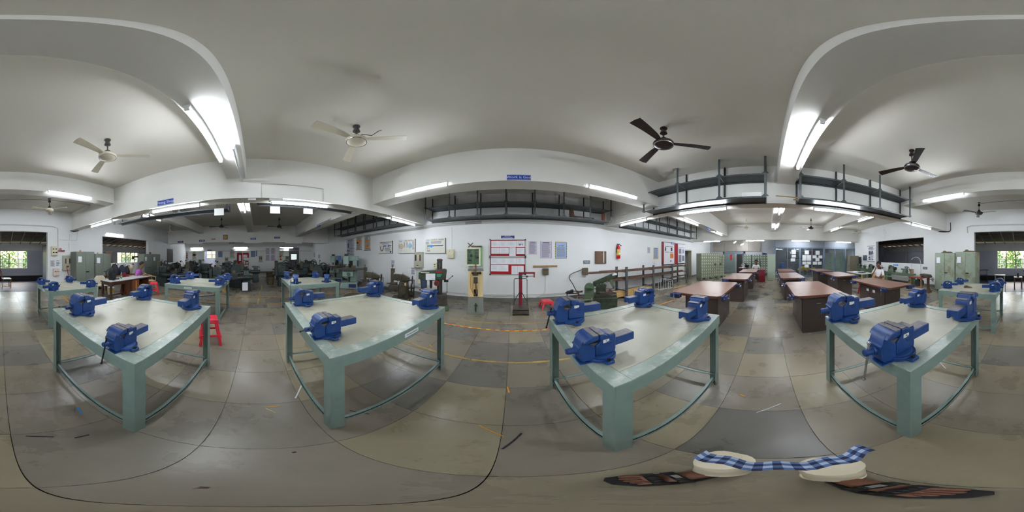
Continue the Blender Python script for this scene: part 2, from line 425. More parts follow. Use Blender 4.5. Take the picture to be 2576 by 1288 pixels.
wL = struct('wall_left', wall_boxes(G(), 'x', -14.6, -14.4, -6.8, 5.4, 0, 3.6, [(-4.75, -3.67, 0, 1.95)]), WHITEWALL)
wR = struct('wall_right', G().box(14.0, 14.15, -.45, 5.4, 0, 3.6), mat('far_lobby_wall', (170, 172, 176), .8, var=.04))
struct('wall_office', G().box(11.3, 17, -.52, -.45, 0, 3.6).box(16.9, 17.1, -6.8, -.45, 0, 3.6), mat('office_wall', (122, 126, 134), .8, var=.05))
struct('wall_side_room', wall_boxes(G(), 'x', -16.7, -16.6, -6.0, -2.6, 0, 3.6, [(-5.15, -3.9, 1.3, 2.0)]).box(-16.7, -14.6, -6.1, -6.0, 0, 3.6).box(-16.7, -14.6, -2.6, -2.5, 0, 3.6), ANNEX)
struct('wall_corridor', G().box(8.6, 10.8, 6.4, 6.5, 0, 3.6).box(8.6, 8.7, 5.4, 6.4, 0, 3.6).box(10.7, 10.8, 5.4, 6.4, 0, 3.6), WHITEWALL)
# plinths along the walls
struct('baseboard_front', wall_boxes(G(), 'y', 5.17, 5.2, -14.4, 14.0, 0, .13, [(9.2, 10.2, 0, .2)]), PLINTH)
struct('baseboard_back', wall_boxes(G(), 'y', -6.6, -6.57, -14.4, 11.2, 0, .13, [(-1.99, 2.09, 0, .2)]), PLINTH)
struct('baseboard_left', wall_boxes(G(), 'x', -14.4, -14.37, -6.6, 5.2, 0, .14, [(-4.75, -3.67, 0, .2)]), PLINTH)
# beams
def beam(x0, x1, y0, y1, z0, z1=3.62): return struct('ceiling_beam', G().box(x0, x1, y0, y1, z0, z1), BEAMM)
beam(-11.2, 10.8, -.56, -.19, 3.11)
beam(-11.2, 10.8, 2.70, 3.10, 2.85)
beam(-11.2, 10.8, -4.02, -3.68, 3.1)
beam(-3.45, -3.10, -6.65, 5.25, 2.66)
beam(3.40, 3.75, -6.65, 5.25, 2.64)
beam(-11.4, -11.0, -6.65, 5.25, 2.45)
beam(10.6, 10.95, -6.65, 5.25, 2.54)
# the joint line moulding on the cross beams is a thin conduit
def conduit(name, pts, r, m, label, cat='conduit', group=None):
    o = obj(name, G().tube(pts, r, 6), m); return tag(o, label, cat, group)

# door to the corridor, white frame
dr = struct('door_1', G().box(9.2, 9.27, 5.17, 5.42, 0, 1.9).box(10.14, 10.21, 5.17, 5.42, 0, 1.9).box(9.27, 10.14, 5.17, 5.42, 1.85, 1.92), mat('door_frame_beige', (176, 170, 150), .5, var=.05))
tag(obj('corridor_box', G().box(9.55, 9.85, 6.33, 6.4, 1.45, 1.6), CRIM), 'small red board seen through the open doorway by the lockers', 'sign')

# ---------------------------------------------------------------- annex hall behind the back wall
def winwall(name, z0, z1, x0, x1):
    return (x0, x1, z0, z1)
struct('wall_annex', wall_boxes(G(), 'y', -10.0, -9.8, -14.6, 11.6, 0, 2.2, [(-1.65, 1.62, .76, 1.8), (-11.2, -8.6, .95, 1.78), (3.5, 6.5, .76, 1.8), (-6.8, -3.6, .76, 1.8)]), ANNEX)  # last two openings are added out of view to light the annex
struct('wall_annex_top', wall_boxes(G(), 'y', -9.82, -9.78, -14.4, 11.4, 1.84, 2.3, []), ANNEXW)
struct('wall_annex_left', G().box(-14.6, -14.4, -10, -6.8, 0, 3.2), ANNEX)
struct('wall_annex_right', G().box(11.4, 11.6, -10, -6.8, 0, 3.2), ANNEX)
struct('wall_annex_base', wall_boxes(G(), 'y', -9.8, -9.77, -14.4, 11.4, 0, .3, []), DARK)
rf = struct('roof_annex', G().add([(-14.6,-6.7,3.12),(11.6,-6.7,3.12),(11.6,-10.3,2.28),(-14.6,-10.3,2.28),(-14.6,-6.7,3.18),(11.6,-6.7,3.18),(11.6,-10.3,2.34),(-14.6,-10.3,2.34)], [(0,1,2,3),(4,5,6,7),(0,1,5,4),(1,2,6,5),(2,3,7,6),(3,0,4,7)]), mat('roof_sheet_dark', (88, 84, 78), .8, var=.15))
RAF = mat('rafter_steel', (120, 112, 100), .5, .3, var=.2)
rm = G().add([(-.02,-6.8,2.9),(.02,-6.8,2.9),(.02,-9.8,2.2),(-.02,-9.8,2.2),(-.02,-6.8,2.96),(.02,-6.8,2.96),(.02,-9.8,2.26),(-.02,-9.8,2.26)], [(0,1,2,3),(4,5,6,7),(0,1,5,4),(1,2,6,5),(2,3,7,6),(3,0,4,7)]).mesh('rafter', False)
rm.materials.append(RAF)
for i in range(44):
    o = bpy.data.objects.new('rafter', rm); COL.objects.link(o); o.parent = rf; o.location = (-14.2+i*.59, 0, 0)
for k in range(6):
    y = -7.0-k*.5; z = 3.0-(k*.5+.2)*.233
    obj('purlin', G().box(-14.4, 11.4, y-.02, y+.02, z, z+.04), RAF, rf, smooth=False)
# windows of the annex, aluminium sliders with grills
def slider(name, x0, x1, z0, z1, n, y=-9.9):
    w = struct(name, G().box(x0-.04, x1+.04, y-.05, y+.05, z0-.04, z0).box(x0-.04, x1+.04, y-.05, y+.05, z1, z1+.04).box(x0-.04, x0, y-.05, y+.05, z0, z1).box(x1, x1+.04, y-.05, y+.05, z0, z1), DSTEEL)
    st = (x1-x0)/n
    for i in range(n):
        if i % 3 != 1: obj('pane', G().box(x0+i*st+.02, x0+(i+1)*st-.02, y-.005, y+.005, z0, z1), PANEW, w, smooth=False)
        if i: obj('mullion', G().box(x0+i*st-.02, x0+i*st+.02, y-.02, y+.02, z0, z1), DSTEEL, w, smooth=False)
    gg = G()
    k = x0+.06
    while k < x1: gg.box(k-.006, k+.006, y-.14, y-.128, z0, z1); k += .12
    for q in (.25, .5, .75): gg.box(x0, x1, y-.145, y-.135, z0+(z1-z0)*q-.008, z0+(z1-z0)*q+.008)
    gr = obj('grill', gg, DSTEEL, w, smooth=False); gr['kind'] = 'stuff'
    return w
slider('window_1', -1.65, 1.62, .76, 1.8, 6)
slider('window_2', -11.2, -8.6, .95, 1.78, 5)
slider('added_window_4', 3.5, 6.5, .76, 1.8, 6)  # added in a hidden stretch of wall to let more daylight in
slider('added_window_5', -6.8, -3.6, .76, 1.8, 6)  # also added out of view, as extra daylight for the annex
def sidewin():
    w = struct('window_3', G().box(-16.68, -16.62, -5.15, -3.9, 1.62, 1.66).box(-16.68, -16.62, -4.62, -4.56, 1.3, 2.0), DSTEEL)
    gg = G()
    for k in range(11): gg.box(-16.72, -16.71, -5.1+k*.115, -5.085+k*.115, 1.3, 2.0)
    for k in range(5): gg.box(-16.72, -16.71, -5.15, -3.9, 1.38+k*.13, 1.395+k*.13)
    o = obj('grill', gg, RUST, w, smooth=False); o['kind'] = 'stuff'
sidewin()
# sheet-metal sliding shutter in the annex (left of the big opening)
t = thing('metal_screen', 'tall shiny sheet metal screen standing inside the annex, left of its window', 'screen', (-2.35, -8.7, 0))
for k in range(5): obj('sheet', G().box(-.02, .02, k*.32, k*.32+.31, .02, 2.02), ALU, t, smooth=False)
obj('frame', G().box(-.03, .03, -.04, 0, 0, 2.06).box(-.03, .03, 1.6, 1.64, 0, 2.06).box(-.03, .03, -.04, 1.64, 2.02, 2.06), DSTEEL, t, smooth=False)
# outside ground and shrubs
struct('ground_outside', G().box(-22, 22, -24, -10.0, -.1, -.02), mat('outside_ground', (150, 138, 116), .9, var=.15))
LEAF = mat('leaf_green', (110, 150, 60), .5, var=.35, scale=2)
def bush(x, y, h, r, label):
    g = G()
    for k in range(420):
        a = random.uniform(0, 2*pi); rr = r*sqrt(random.random()); z = random.uniform(.1, 1)*h
        rr *= sin(pi*min(.95, .15+z/h*.8))
        c = Vector((rr*cos(a), rr*sin(a), z)); u = Vector((random.gauss(0,1), random.gauss(0,1), random.gauss(0,1))).normalized()*.13
        w = u.orthogonal().normalized()*.06
        g.add([c-u, c+w, c+u, c-w], [(0, 1, 2, 3)])
    t = thing('garden_bush', label, 'bush', (x, y, 0), 0, 'bushes outside the annex windows')
    o = obj('foliage', g, LEAF, t, smooth=False); o['kind'] = 'stuff'
    obj('stem', G().cyl((0,0,-.05), (0,0,h*.6), .05, .02, 6), DESKW, t)
for x, y, h, r, lb in ((-2.2,-11.4,2.6,.7,'green bush outside, at the left end of the big annex window'), (-.7,-12.6,3.0,.75,'green bush outside the left half of the big annex window'), (.8,-12.2,2.4,.7,'green bush outside the middle of the big annex window'), (2.3,-12.8,3.0,.75,'green bush outside, at the right end of the big annex window'), (-9.2,-14.2,1.5,.6,'green bush outside the grilled window behind the desk'), (-12.8,-12.8,2.8,.9,'green bush farther left outside the grilled annex window')):
    bush(x, y, h, r, lb)
tag(obj('boundary_wall', G().box(-18, 18, -15.2, -15, 0, 1.3), mat('garden_wall', (190, 176, 150), .8)), 'pale low boundary wall outside beyond the bushes', 'wall', kind='structure')

# ---------------------------------------------------------------- glazed partition on the right
def PY(px): return 11.2/tan(AZ(px))       # place on the plane x = 11.2
gp = struct('wall_glazed', G().box(11.2, 11.3, -6.6, -.42, 2.13, 2.57), mat('partition_head_grey', (128, 132, 140), .7, var=.04))
posts = [(1946, 1952, .1), (1980, 1982, .05), (2010, 2015, .1), (2042, 2044, .05), (2070, 2075, .1), (2099, 2101, .05), (2125, 2128, .08), (2153, 2157, .08)]
ys = []
for a, b, _ in posts:
    y0, y1 = sorted((PY(a), PY(b))); ys.append((y0, y1))
    obj('mullion', G().box(11.17, 11.27, max(y0, -6.6), max(y1, -6.56), 0, 2.1), FRAMEB, gp, smooth=False, bevel=.004)
obj('head_rail', G().box(11.16, 11.28, -6.6, -.42, 2.03, 2.13), FRAMEB, gp, smooth=False)
obj('bottom_rail', G().box(11.17, 11.27, -6.6, -.42, 0, .12), FRAMEB, gp, smooth=False)
for (a, b) in zip(ys, ys[1:]):
    obj('pane', G().box(11.215, 11.225, b[1], a[0], .12, 2.03), PANEW, gp, smooth=False)
# vertical rods above the rail
struct('trim_1', G().box(11.15, 11.2, -.5, -.42, 2.13, 2.56).box(11.15, 11.19, PY(2073), PY(2073)+.04, 2.13, 2.56), FRAMEB)
# papers taped on the glass (pixel boxes in a 1894 px wide crop of x 1930..2180)
nb = 0
for (a, b, c, d) in ((462,293,545,372),(465,385,545,440),(448,453,532,512),(714,303,795,378),(670,391,750,500),(758,391,836,500),(672,516,748,570),(758,516,833,570),(712,560,790,626),(921,308,998,385),(868,397,940,452),(976,400,1050,455),(920,440,994,508),(872,518,946,574),(960,518,1034,574)):
    p = WP(1930+a/7.576, 590+b/7.576, 'right', .0); q = WP(1930+c/7.576, 590+d/7.576, 'right', .0)
    rowt = ['top', 'upper', 'middle', 'lower'][min(3, int((b-290)/75))]
    side = 'second' if a < 600 else ('third' if a < 850 else 'fourth')
    o = obj('taped_notice', G().box(11.19, 11.2, q.y, p.y, q.z, p.z), PAPER, smooth=False)
    w = 'left-hand' if a in (670, 672, 868, 872) else ('right-hand' if a in (758, 976, 960) else 'single')
    tag(o, 'white %s sheet in the %s row on the %s glass pane' % (w, rowt, side), 'notice', 'white sheets taped to the glazed partition')
# things in the office behind the glass
t = thing('green_chalkboard', 'dark green chalkboard on the far wall behind the glass', 'chalkboard', (16.85, -2.9, 1.5), -pi/2)
obj('board', G().box(-1.0, 1.0, -.03, 0, -.35, .45), mat('chalkboard', (26, 62, 54), .6, var=.08), t, smooth=False)
obj('frame', G().box(-1.04, 1.04, -.04, 0, .45, .49).box(-1.04, 1.04, -.04, 0, -.39, -.35).box(-1.04, -1.0, -.04, 0, -.39, .49).box(1.0, 1.04, -.04, 0, -.39, .49), ALU, t, smooth=False)
tag(obj('red_notice', G().box(16.86, 16.895, -4.9, -4.2, 1.5, 2.0), CRIM), 'red notice panel on the far wall behind the glass', 'board')
t = thing('blue_drum', 'blue plastic drum behind the left glass pane', 'drum', (13.2, -1.15, 0))
obj('drum_body', G().lathe([(.2,0),(.22,.05),(.22,.3),(.23,.32),(.22,.34),(.22,.6),(.23,.62),(.22,.64),(.22,.85),(.19,.92)]), mat('drum_blue', (38, 92, 190), .4), t)
obj('drum_lid', G().lathe([(.2,.92),(.2,.95),(.17,.96)]), mat('drum_lid', (110, 160, 220), .4), t)
for x, y, lb in ((12.6, -4.98, 'pale green steel cabinet behind the fifth glass pane'), (12.6, -5.98, 'pale green steel cabinet behind the sixth glass pane')):
    t = thing('steel_cabinet', lb, 'cabinet', (x, y, 0), -pi/2, 'pale green cabinets behind the glass')
    obj('carcass', G().box(-.45, .45, 0, .5, .08, 1.75), CABP, t, bevel=.008)
    for s in (-1, 1): obj('door', G().box(min(0, s*.445), max(0, s*.445)-.004, -.018, 0, .1, 1.73), CABP, t, bevel=.004)
    obj('handle', G().box(.02, .1, -.035, -.018, .9, .93), STEEL, t)
# small yellow kart seen through the glass
t = thing('yellow_kart', 'small yellow and black four-wheeled kart behind the glass', 'vehicle', (13.0, -3.15, 0), radians(20))
obj('chassis', G().box(-.35, .35, -.8, .8, .2, .28).cyl((-.45, .55, .22), (.45, .55, .22), .02).cyl((-.45, -.55, .22), (.45, -.55, .22), .02), DSTEEL, t)
obj('body_shell', G().prism([(-.75,.28),(.7,.28),(.8,.4),(.55,.62),(.1,.7),(-.2,.5),(-.7,.55)], 'x', -.22, .22), YELB, t, bevel=.02)
obj('seat', G().prism([(-.5,.5),(-.1,.5),(-.1,.56),(-.4,.6),(-.55,1.0),(-.62,1.0)], 'x', -.18, .18), BLACK, t, bevel=.02)
obj('steering_wheel', G().torus((0, .22, .8), .14, .015, 'y', 18, 6).cyl((0, .22, .8), (0, .45, .62), .015), BLACK, t)
for sx in (-1, 1):
    for sy in (-1, 1):
        w = obj('wheel', G().torus((sx*.48, sy*.55, .22), .15, .07, 'x', 20, 8), BLACK, t)
        obj('rim', G().cyl((sx*.44, sy*.55, .22), (sx*.52, sy*.55, .22), .1), STEEL, w)

# metal sliding gate and shutter in the far lobby
t = thing('sliding_gate', 'grey sheet metal sliding gate with dark gap beside the lockers', 'gate', (13.8, 0, 0), -pi/2)
gy = lambda px: -13.8/tan(AZ(px)) if False else 13.8/tan(AZ(px))
a, b, c, d = gy(1823), gy(1850), gy(1867), gy(1871)
obj('gate_leaf', G().box(-a, -b, -.05, 0, .02, 1.72), mat('gate_grey', (112, 122, 124), .4, .3), t)
obj('gate_leaf', G().box(-b-.02, -b+.12, -.09, -.05, .02, 1.72), mat('gate_grey'.replace('grey', 'pale'), (140, 144, 140), .4, .3), t)
obj('gate_gap_shade', G().box(-b+.1, -c, -.04, -.01, .02, 1.66), DARK, t, smooth=False)  # black sheet paints the shade of the open gap
obj('gate_frame', G().box(-a-.12, -a, -.09, 0, 0, 1.86).box(-d, -d+.14, -.09, 0, 0, 1.86).box(-a-.12, -d+.14, -.09, 0, 1.72, 1.86), FRAMEB, t, smooth=False)
obj('red_notice', G().box(-a+.5, -a+.66, -.06, -.05, 1.15, 1.62), CRIM, t, smooth=False)
gg = G()
for k in range(9): gg.box(-c+.02+k*.0, -c+.03, -.03, -.02, 0, .01)
# brown cladding above it
cl = struct('wall_cladding', G().box(13.95, 14.0, .6, 4.9, 1.9, 3.2), mat('cladding_grey_brown', (150, 142, 134), .7, var=.04))
for k in range(4): obj('panel', G().box(13.92, 13.95, .62+k*1.07, 1.66+k*1.07, 1.92, 3.18), mat('cladding_grey_brown', (0,0,0)), cl, smooth=False)

# ================================================================ FLUORESCENT LIGHTS
def tube_proto(lit):
    t = thing('fluorescent_light', '', 'light')
    obj('batten', G().box(-.6, .6, -.028, .028, -.045, 0), WHITE, t, smooth=False)
    for s in (-1, 1): obj('lamp_holder', G().box(s*.592-.012, s*.592+.012, -.02, .02, -.095, -.045), WHITE, t, smooth=False)
    obj('tube', G().cyl((-.58, 0, -.075), (.58, 0, -.075), .018, n=10), TUBEM if lit else mat('tube_off', (206, 208, 206), .3), t)
    return t
TP = None; UP = None
def light(x, y, z, ang, lab, lit=True):
    global TP, UP
    if lit and TP is None: o = TP = tube_proto(True)
    elif not lit and UP is None: o = UP = tube_proto(False)
    else: o = dup(TP if lit else UP)
    o.location = (x, y, z); o.rotation_euler = (0, 0, radians(ang)); o['label'] = lab
    o['group'] = 'lit fluorescent tubes' if lit else 'unlit fluorescent tubes'
    return o
for a in ((-1.7,-.5,3.11,0,'large lit fluorescent tube under the middle beam beside the pale fan, upper left'),
 (1.95,-.47,3.11,0,'large lit fluorescent tube under the middle beam between the two hanging racks'),
 (-1.7,-3.64,3.15,0,'lit fluorescent tube on the beam by the annex opening, left of the wall boxes'),
 (2.0,-3.64,3.13,0,'lit fluorescent tube on the beam above the two stained cabinets'),
 (-3.2,-1.75,2.66,90,'lit fluorescent tube under the girder below the Fitting Shop sign'),
 (-3.2,.9,2.66,90,'lit fluorescent tube under the girder facing the milling machines'),
 (-3.2,-4.5,2.66,90,'lit fluorescent tube at the girder end above the green cabinets by the desk'),
 (-3.2,4.1,2.66,90,'lit fluorescent tube at the girder end above the micrometer chart'),
 (-1.7,2.65,2.93,0,'lit fluorescent tube on the front beam left of the Work is God sign'),
 (1.95,2.65,2.93,0,'lit fluorescent tube on the front beam right of the Work is God sign'),
 (3.48,1.5,2.64,90,'lit fluorescent tube below the left hanging rack'),
 (3.48,-1.6,2.64,90,'lit fluorescent tube below the right hanging rack'),
 (3.48,3.8,2.64,90,'lit fluorescent tube at the girder end above the fire extinguisher'),
 (3.48,-4.8,2.64,90,'lit fluorescent tube at the girder end left of the stained cabinets'),
 (5.5,2.8,2.85,0,'lit fluorescent tube on the beam over the nearest brown workbench row'),
 (9.0,2.8,2.85,0,'lit fluorescent tube on the beam near the tall lockers'),
 (5.45,-3.75,3.1,0,'nearer lit fluorescent tube on the beam over the seated man in white'),
 (8.6,-3.75,3.1,0,'farther lit fluorescent tube on the beam over the papered table'),
 (5.3,-.4,3.11,0,'nearer end-on fluorescent tube above the middle row of brown workbenches'),
 (8.6,-.4,3.11,0,'farther end-on fluorescent tube above the middle row of brown workbenches'),
 (10.572,3.8,2.57,90,'long fluorescent tube on the far beam above the pale lockers'),
 (10.572,.85,2.57,90,'long fluorescent tube on the far beam above the dark lockers'),
 (10.572,-2.15,2.57,90,'long fluorescent tube on the far beam above the papered glass panes'),
 (10.572,-5.3,2.57,90,'long fluorescent tube on the far beam above the frosted glass panes'),
 (-5.0,-.38,3.11,0,'bright end-on fluorescent tube beyond the girder above the lathe hall'),
 (-5.2,-3.85,3.1,0,'small bright fluorescent tube at the left of the lathe hall'),
 (-5.6,-6.572,2.72,0,'lit fluorescent tube on the back wall above the annex window opening'),
 (-14.372,-5.48,2.33,90,'left one of three tubes on the far wall of the lathe hall'),
 (-14.372,-1.36,2.33,90,'middle one of three tubes on the far wall of the lathe hall'),
 (-14.372,2.72,2.33,90,'right one of three tubes on the far wall of the lathe hall'),
 (12.3,-1.6,3.6,90,'added unseen tube inside the glazed office, nearest the dark lockers'), (12.3,-5.6,3.6,90,'added unseen tube inside the glazed office, nearest the back wall'), (13.6,-2.0,3.6,90,'added unseen tube inside the glazed office, left one'), (13.6,-4.8,3.6,90,'added unseen tube inside the glazed office, right one'),  # four tubes added out of view to brighten the glazed office
 (12.2,2.5,2.62,20,'nearer short tube in the lobby behind the far beam'),
 (13.1,2.1,2.5,20,'farther short tube in the lobby behind the far beam')):
    o = light(*a)
    if 'lobby' in a[4]:
        for s in (-.4, .4): obj('hanging_rod', G().cyl((s, 0, 0), (s, 0, 3.6-a[2]), .008, n=6), STEEL, o)
for a in ((-2.55,-.28,3.11,0,'unlit grey tube fixture next to the bright tube on the middle beam'),
 (-6.0,2.65,2.93,0,'unlit tube fixture on the beam of the lathe hall, nearer one'),
 (-9.2,2.65,2.93,0,'unlit tube fixture on the beam of the lathe hall, farther one'),
 (-11.05,-4.4,2.45,90,'leftmost unlit tube under the far beam of the lathe hall'),
 (-11.05,-.2,2.45,90,'middle unlit tube under the far beam of the lathe hall'),
 (-11.05,2.6,2.45,90,'rightmost unlit tube under the far beam of the lathe hall')): light(*a, lit=False)
for a in ((-4.2,-.38,3.1),): pass
# white square sheets hanging under the rack beyond the left girder
for px, py, lb in ((551, 533, 'leftmost white square sheet hanging beneath the dark rack'), (692, 528, 'middle white square sheet hanging beneath the dark rack'), (775, 530, 'rightmost white square sheet hanging beneath the dark rack')):
    y = -3.9/tan(AZ(px)); d = sqrt(3.9**2+y*y); z = H+d*tan(EL(py))
    t = thing('hanging_sheet', lb, 'sheet', (-3.9, y, z), pi/2, 'white sheets under the dark rack')
    obj('card', G().box(-.12, .12, -.003, .003, -.09, .09), WHITE, t, smooth=False)
    obj('string', G().cyl((-.08, 0, .09), (-.08, 0, .6), .002, n=4).cyl((.08, 0, .09), (.08, 0, .6), .002, n=4), DSTEEL, t)

# ================================================================ FANS
def fan(loc, hubz, mh, mb, label, R=.62, ang=0, far=False):
    ceil = 3.6 if loc[1] > -4 else 3.46
    t = thing('ceiling_fan', label, 'fan', (loc[0], loc[1], 0))
    obj('hook', G().torus((0, 0, ceil-.03), .03, .008, 'y', 14, 6).cyl((0,0,ceil-.015),(0,0,ceil+.01),.05,n=12), mb, t)
    obj('canopy', G().lathe([(.012, ceil-.14), (.05, ceil-.13), (.035, ceil-.06), (.012, ceil-.05)], n=14), mb, t)
    obj('rod', G().cyl((0, 0, hubz+.07), (0, 0, ceil-.05), .011, n=8), mb, t)
    obj('lower_canopy', G().lathe([(.012, hubz+.14), (.045, hubz+.12), (.055, hubz+.07), (.02, hubz+.06)], n=14), mb, t)
    obj('motor', G().lathe([(.03, hubz-.06), (.09, hubz-.055), (.13, hubz-.03), (.14, hubz), (.13, hubz+.03), (.08, hubz+.06), (.02, hubz+.07)], n=24), mh, t)
    obj('motor_trim', G().torus((0, 0, hubz-.03), .128, .006, 'z', 24, 6), STEEL, t)
    for k in range(3):
        bl = G().add([(.12,-.03,.006),(.24,-.04,.0),(R,-.065,-.012),(R+.01,0,-.004),(R,.065,.012),(.24,.05,.012),(.12,.03,.01)], [(0,1,2,3,4,5,6)])
        bl.add([(x,y,z+.006) for x,y,z in bl.v[:7]], [(0,1,2,3,4,5,6)]); n = 7
        bl.f += [(i, (i+1) % n, n+(i+1) % n, n+i) for i in range(n)]
        b = obj('blade', bl, mh if not far else mb, t, loc=(0, 0, hubz), rot=(0, 0, radians(ang+120*k)))
        obj('blade_iron', G().box(.08, .2, -.02, .02, .012, .02), mb, b)
    # supply wire from the ceiling rose
    return t
FANW = mat('fan_ivory', (196, 188, 168), .35, var=.04); FANB = mat('fan_brown_gloss', (44, 34, 34), .2, var=.06); FANG = mat('fan_grey', (70, 68, 66), .4)
fan((-1.49,-1.92), 3.2, FANW, FANG, 'ivory ceiling fan beside the bright tube on the left of the ceiling', ang=15)
fan((-1.68,1.19), 3.26, FANW, FANG, 'ivory ceiling fan in front of the Work is God beam, looped wire above', ang=40)
fan((1.69,1.26), 3.23, FANB, FANB, 'dark brown ceiling fan left of the long hanging rack', ang=70)
fan((1.76,-2.14), 3.18, FANB, FANB, 'dark brown ceiling fan behind the right hanging rack', ang=20)
fan((-1.6,-5.1), 3.05, FANW, FANB, 'ceiling fan with dark rod above the annex opening, left one', ang=10)
fan((1.57,-5.55), 3.05, FANB, FANB, 'dark ceiling fan above the annex opening, right one', ang=50)
fan((-8.6,-1.85), 3.1, DSTEEL, DSTEEL, 'black ceiling fan with tilted blades in the lathe hall, left of the middle beam', R=.65, ang=-80, far=True)
fan((-8.7,1.25), 3.1, DSTEEL, DSTEEL, 'black ceiling fan with tilted blades in the lathe hall, right of the middle beam', R=.65, ang=-80, far=True)
fan((-8.6,-5.0), 3.0, FANW, FANW, 'white ceiling fan at the left end of the lathe hall', ang=10)
fan((9.0,1.2), 3.1, FANW, FANW, 'white ceiling fan over the left row of brown workbenches', ang=5)
fan((8.7,-2.35), 3.05, FANB, FANB, 'dark ceiling fan over the middle row of brown workbenches', ang=5)
fan((8.5,-5.3), 2.95, FANW, FANW, 'white ceiling fan near the back wall over the small lathes', ang=5)
tag(obj('ceiling_wire', G().tube([(-1.55,1.5,3.6),(-1.52,1.42,3.5),(-1.58,1.36,3.4),(-1.66,1.25,3.42)], .006), CABLE), 'looped black supply wire dropping to the ivory fan', 'wire')
tag(obj('ceiling_wire', G().tube([(-4,-5.0,3.42),(-1.6,-5.1,3.4),(1.5,-5.5,3.4)], .005), CABLE), 'thin straight wire strung between the two rear fans', 'wire')
# ================================================================ GREEN STEEL BENCHES
BENCHR = mat('bench_rim_worn', (146, 160, 150), .3, var=.08, scale=14, bump=.12, bscale=90, dirt=(192, 196, 188), dscale=9, dthr=.5)
TAPEW = mat('white_sticker', (222, 226, 226), .5, var=.02)
def bench(x0, x1, y0, y1, z, label, plate=None):
    t = thing('steel_bench', label, 'bench', ((x0+x1)/2, (y0+y1)/2, 0)); w, d = (x1-x0)/2, (y1-y0)/2
    obj('worktop', G().box(-w+.089, w-.089, -d+.089, d-.089, z-.012, z-.001), BENCHT, t, smooth=False)
    obj('underboard', G().box(-w+.02, w-.02, -d+.02, d-.02, z-.03, z-.013), DARK, t, smooth=False)
    for s in (-1, 1):
        a, b = sorted((s*w, s*(w-.085)))
        obj('rim_top', G().box(a, b, -d, d, z-.005, z+.003), BENCHR, t, bevel=.002)
        a, b = sorted((s*w, s*(w-.006)))
        obj('apron', G().box(a, b, -d, d, z-.095, z-.003), BENCHG, t, smooth=False)
        a, b = sorted((s*d, s*(d-.085)))
        obj('rim_top', G().box(-w+.086, w-.086, a, b, z-.005, z+.003), BENCHR, t, bevel=.002)
        a, b = sorted((s*d, s*(d-.006)))
        obj('apron', G().box(-w+.007, w-.007, a, b, z-.095, z-.003), BENCHG, t, smooth=False)
    for sx in (-1, 1):
        for sy in (-1, 1):
            X, Y = sx*(w-.008), sy*(d-.008); a_, b_ = .085, .007
            g = G().prism([(X, Y), (X-sx*a_, Y), (X-sx*a_, Y-sy*b_), (X-sx*b_, Y-sy*b_), (X-sx*b_, Y-sy*a_), (X, Y-sy*a_)], 'z', 0, z-.03)
            obj('leg', g, BENCHG, t, smooth=False)
    for s in (-1, 1):
        Y = s*(d-.02); a, b = sorted((Y, Y-s*.03))
        obj('stretcher', G().box(-w+.02, w-.02, a, b, .118, .123).box(-w+.02, w-.02, min(Y, Y-s*.005), max(Y, Y-s*.005), .09, .123), BENCHG, t, smooth=False)
        X = s*(w-.02); a, b = sorted((X, X-s*.03))
        obj('stretcher', G().box(a, b, -d+.02, d-.02, .128, .133).box(min(X, X-s*.005), max(X, X-s*.005), -d+.02, d-.02, .1, .133), BENCHG, t, smooth=False)
    if plate:
        px, py, rz = plate
        p = bpy.data.objects.new('name_sticker', G().box(-.09, .09, -.002, 0, -.018, .018).mesh('name_sticker', False)); COL.objects.link(p); p.parent = t
        p.data.materials.append(TAPEW); p.location = (px-(x0+x1)/2, py-(y0+y1)/2, z-.05); p.rotation_euler = (0, 0, rz)
        o = obj('printed_line', G().box(-.07, .07, -.003, -.002, -.004, .004), INK, p, smooth=False)
    return t
BN = {}
BN['A'] = (-1.86, -.575, -1.72, -.53, .885, 'near green steel bench beside the tall red stool, in front of the backpack desk')
BN['B'] = (-2.0, -.74, .36, 1.70, .90, 'near green steel bench facing the drill press and the dark shaping machines')
BN['C'] = (.335, 1.50, .46, 1.46, .905, 'near green steel bench with shiny corner, facing the power hacksaw')
BN['D'] = (.46, 1.50, -1.65, -.55, .88, 'near green steel bench in front of the brown workbenches and stained cabinets')
BN['E'] = (-2.04, -.93, -4.05, -3.0, .80, 'smaller-looking green bench by the wall switch boxes and annex opening')
BN['F'] = (.5, 1.66, -3.95, -2.86, .80, 'green bench directly in front of the two stained cabinets')
BN['G'] = (-4.5, -3.26, -2.05, -.74, .84, 'green bench in front of the lathes with four blue vises facing out')
BN['H'] = (-4.6, -3.42, .72, 1.92, .86, 'green bench near the pale green milling machines')
plates = {'B': (-.74, 1.05, pi/2), 'G': (-3.26, -1.45, pi/2), 'A': (-.58, -1.2, pi/2), 'E': (-.93, -3.4, pi/2)}
for k, v in BN.items(): bench(*v[:5], v[5], plates.get(k))

